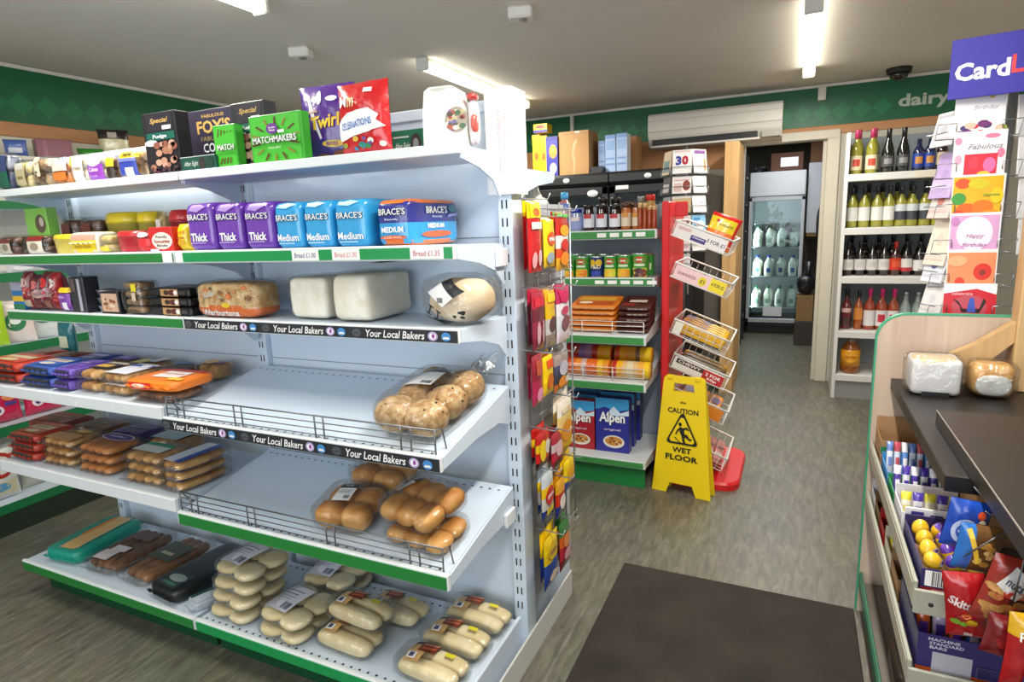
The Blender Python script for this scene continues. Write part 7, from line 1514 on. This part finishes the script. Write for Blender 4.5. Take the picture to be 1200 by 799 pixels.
# timber post and brace
PN = wood_mat('#b0895a', '#c9a877', (24, 24, 1.6))
MB().box(.590, .66, 2.17, 2.24, .8572, CZ, PN, .003).obj('timber_post', label='upright timber post rising from the counter at the right edge', cat='post')
mb = MB(); p0, p1 = Vector((.463, 2.20, .885)), Vector((.590, 2.20, 1.035)); dv = (p1-p0).normalized(); nv = Vector((-dv.z, 0, dv.x)); hw = .03
pts = [p0+nv*hw*.2-dv*.0, p0-nv*hw*.9, p1-nv*hw, p1+nv*hw]
mb.prism([(.440, .955), (.462, .925), (.520, .925), (.5895, 1.0), (.5895, 1.062), (.5, .99)], 2.185, 2.225, PN); mb.obj('timber_brace', label='diagonal timber brace between the counter panel and the post', cat='brace')
# ------------------------------------------------- greeting card stand by the counter
YC = 2.47
cs = thing('card_stand', 'wire greeting card stand with a blue header board behind the counter panel', 'card rack', (.62, YC+.13, 0))
GWi = M('#9aa0a6', .3, .8)
mb = MB(); mb.tube([(0, 0, .03), (0, 0, 1.80)], .016, GWi, 10); mb.obj('pole', cs)
MB().lathe([(.24, 0), (.24, .015), (.05, .04), (.0001, .045)], GWi, 24).obj('base', cs)
a = at(1113, 50, Y=YC); b = at(1117, 118, Y=YC)
hd = MB(); hw_, hh = .42, a.z-b.z
hd.box(0, hw_, -.004, .004, 0, hh, M('#2c2494', .6), .001)
S = plane((0, -.0041, 0), (hw_, 0, 0), (0, 0, hh))
hd.art(S, hw_, hh, [('t', 'Card', .195, .44, .325, .30, WHITE, {'bold': .03}), ('t', 'Line', .485, .47, .24, .30, P('#d8242e'), {'bold': .03}), ('r', .43, .64, .60, 1.0, P('#e2e0e8')), ('r', .45, .70, .58, .75, P('#d8a0a8'))], .0006, .0005)
ho = hd.obj('header_board', cs); ho.rotation_euler = (0, 0, -.16); ho.location = (a.x-.62+.004, YC-.02-(YC+.13), b.z)
def cardat(label, x0, x1, yt, yb, bg, art, dy=0, grp='greeting cards facing the shop'):
    A, B, zt_ = fit(x0, x1, yt, yb, YC+dy); zb_ = at((x0+x1)/2, yb, Y=YC+dy).z
    return card(label, ((A+B)/2, YC+dy, zb_), B-A, zt_-zb_+.01, 0, bg, art, -.04, grp)
WP = P('#f1eff0')
CARDS = [(1119, 1178, 110, 160, '#efedee', [('t', 'Birthday', .62, .62, .5, .13, P('#b9b4c0'), {'shear': .3}), ('e', .72, .85, .05, .04, P('#d9c05a')), ('scatter', .05, .03, .95, .30, 16, .014, [P('#c8283a'), P('#3a2f6a'), P('#8a9a3a'), P('#e0b4a0'), P('#6a2a6a')])], 'white birthday card with coloured shapes along its foot, top of the stand'),
         (1117, 1179, 157, 207, '#efe8ea', [('t', 'Fabulous', .6, .66, .66, .12, P('#8a8490'), {'shear': .35}), ('e', .72, .88, .14, .05, P('#e07a9a')), ('e', .08, .8, .07, .08, P('#e48aa8')), ('e', .9, .5, .07, .1, P('#e07a9a')), ('e', .1, .4, .07, .1, P('#e8a0b8')), ('r', .22, .0, .84, .5, P('#cf2a3e')), ('e', .7, .25, .12, .16, P('#d86aa0')), ('e', .6, .06, .12, .06, P('#e0b03a')), ('e', .4, .3, .1, .14, P('#d83a4a'))], 'white and pink card with a red picture, second from the top of the stand'),
         (1115, 1177, 208, 255, '#efe9e4', [('r', .02, .0, .96, .95, P('#d9a81a')), ('e', .2, .8, .15, .12, P('#d8501e')), ('e', .5, .78, .2, .12, P('#c9b81e')), ('e', .14, .45, .14, .14, P('#3f8f3a')), ('e', .3, .2, .2, .14, P('#d8601a')), ('e', .6, .25, .2, .16, P('#e0701a')), ('e', .85, .5, .12, .18, P('#e0c01e')), ('e', .15, .1, .12, .08, P('#c83a1a')), ('e', .75, .1, .16, .08, P('#d8861a')), ('r', .6, .5, .9, .54, P('#8a9a2a'))], 'orange, yellow and green flower card, third from the top of the stand'),
         (1112, 1172, 253, 297, '#efecf0', [('r', .02, .0, .97, .94, P('#cf9cc6')), ('e', .5, .5, .36, .42, P('#e6d6e6')), ('t', 'Happy', .52, .42, .36, .13, P('#a06a9a'), {'shear': .3}), ('t', 'Birthday', .52, .2, .5, .13, P('#a06a9a'), {'shear': .3}), ('e', .1, .8, .09, .1, P('#b87ab0'))], 'lilac pink card with a pale centre, fourth from the top of the stand'),
         (1109, 1168, 296, 337, '#efe4dc', [('r', .02, .0, .97, .92, P('#e0875a')), ('e', .72, .42, .18, .22, P('#cf2f22')), ('e', .72, .4, .07, .08, P('#8a2a22')), ('e', .28, .14, .1, .14, P('#d8382a')), ('e', .2, .7, .2, .14, P('#e8a478'))], 'orange card with a red poppy, fifth from the top of the stand'),
         (1105, 1167, 336, 374, '#ece9ee', [('p', [(0, .0), (0, .72), (.62, .86), (1, .70), (1, 0)], P('#c4202e')), ('e', .5, .34, .34, .34, P('#b84a5a')), ('p', [(.16, .6), (.3, .5), (.36, .2), (.7, .18), (.82, .5), (.76, .6), (.7, .3), (.38, .3)], P('#2a1a1a')), ('p', [(.46, .2), (.5, .6), (.58, .6), (.64, .2)], P('#3a52b0')), ('t', 'celebrate', .35, .72, .4, .08, P('#e0b0b4'))], 'red card with a blue and black figure, lowest in view on the stand')]
zs = []
for i, (x0, x1, yt, yb, bg, art, lb) in enumerate(CARDS):
    o = cardat(lb, x0, x1, yt, yb, bg, art, -.015*i); zs.append(o.location.z)
    z = o.location.z; mb = MB(); cx = o.location.x-.62; yy = o.location.y-(YC+.13)
    mb.tube([(cx-.11, yy-.012, z+.045), (cx-.06, yy-.012, z+.045), (cx-.06, yy-.012, z+.02)], .0016, GWi, 5); mb.tube([(cx+.11, yy-.012, z+.045), (cx+.06, yy-.012, z+.045), (cx+.06, yy-.012, z+.02)], .0016, GWi, 5)
    mb.tube([(cx-.11, yy-.012, z+.045), (cx-.11, yy+.02, z), (cx+.11, yy+.02, z), (cx+.11, yy-.012, z+.045)], .002, GWi, 5); mb.tube([(cx+.11, yy+.02, z), (0, 0, z)], .002, GWi, 5)
    mb.obj('card_pocket', cs)
    mb2 = MB(); A = -.64
for i, (px, yt, yb, c, a_, lb) in enumerate(((1110, 128, 170, '#e9e6ea', '#c9c6cc', 'white card edge at the top of the left column, card stand'), (1108, 176, 232, '#b79ad0', '#a88ac4', 'lilac card second in the left column of the card stand'), (1106, 214, 256, '#e4cbc4', '#c86a5a', 'pale pink card third in the left column of the card stand'), (1101, 250, 312, '#e6dac9', '#d9cbb8', 'cream card fourth in the left column of the card stand'), (1098, 290, 332, '#dfe2ec', '#4a68a8', 'white card with a small blue emblem in the left column of the stand'), (1095, 330, 372, '#e0e0e0', '#cfd0d2', 'plain white card low in the left column of the card stand'))):
    p = at(px, yb, Y=YC+.03); zt_ = at(px, yt, Y=YC+.03).z
    p.x -= .012
    card(lb, (p.x, YC+.075, p.z), .105, zt_-p.z, -1.15, c, [('e', .5, .5, .16, .12, P(a_)), ('r', .1, .85, .9, .92, P(a_))], -.22, 'cards in the left column of the stand')
    mb = MB(); cx = p.x-.62-.012; mb.tube([(cx-.021, -.06+.05, p.z+.04), (cx+.021, -.06-.05, p.z+.04)], .002, GWi, 5); mb.obj('card_pocket', cs)
for i, (yt, yb) in enumerate(((112, 160), (160, 208), (210, 256), (256, 298), (300, 338), (338, 374))):
    p = at(1189, yb, Y=YC+.04); zt_ = at(1189, yt, Y=YC+.04).z
    card(('top', 'second', 'third', 'fourth', 'fifth', 'lowest')[i]+' white card in the right column of the card stand', (p.x+.065, YC+.045, p.z), .14, zt_-p.z, .35, '#e4e4e6', [('r', .15, .15, .85, .55, P(('#c9c9d0', '#b0b4bc', '#d0c9c9', '#b9bcc4', '#cfd0d8', '#c0c0c8')[i]))], -.06, 'white cards in the right column of the stand')
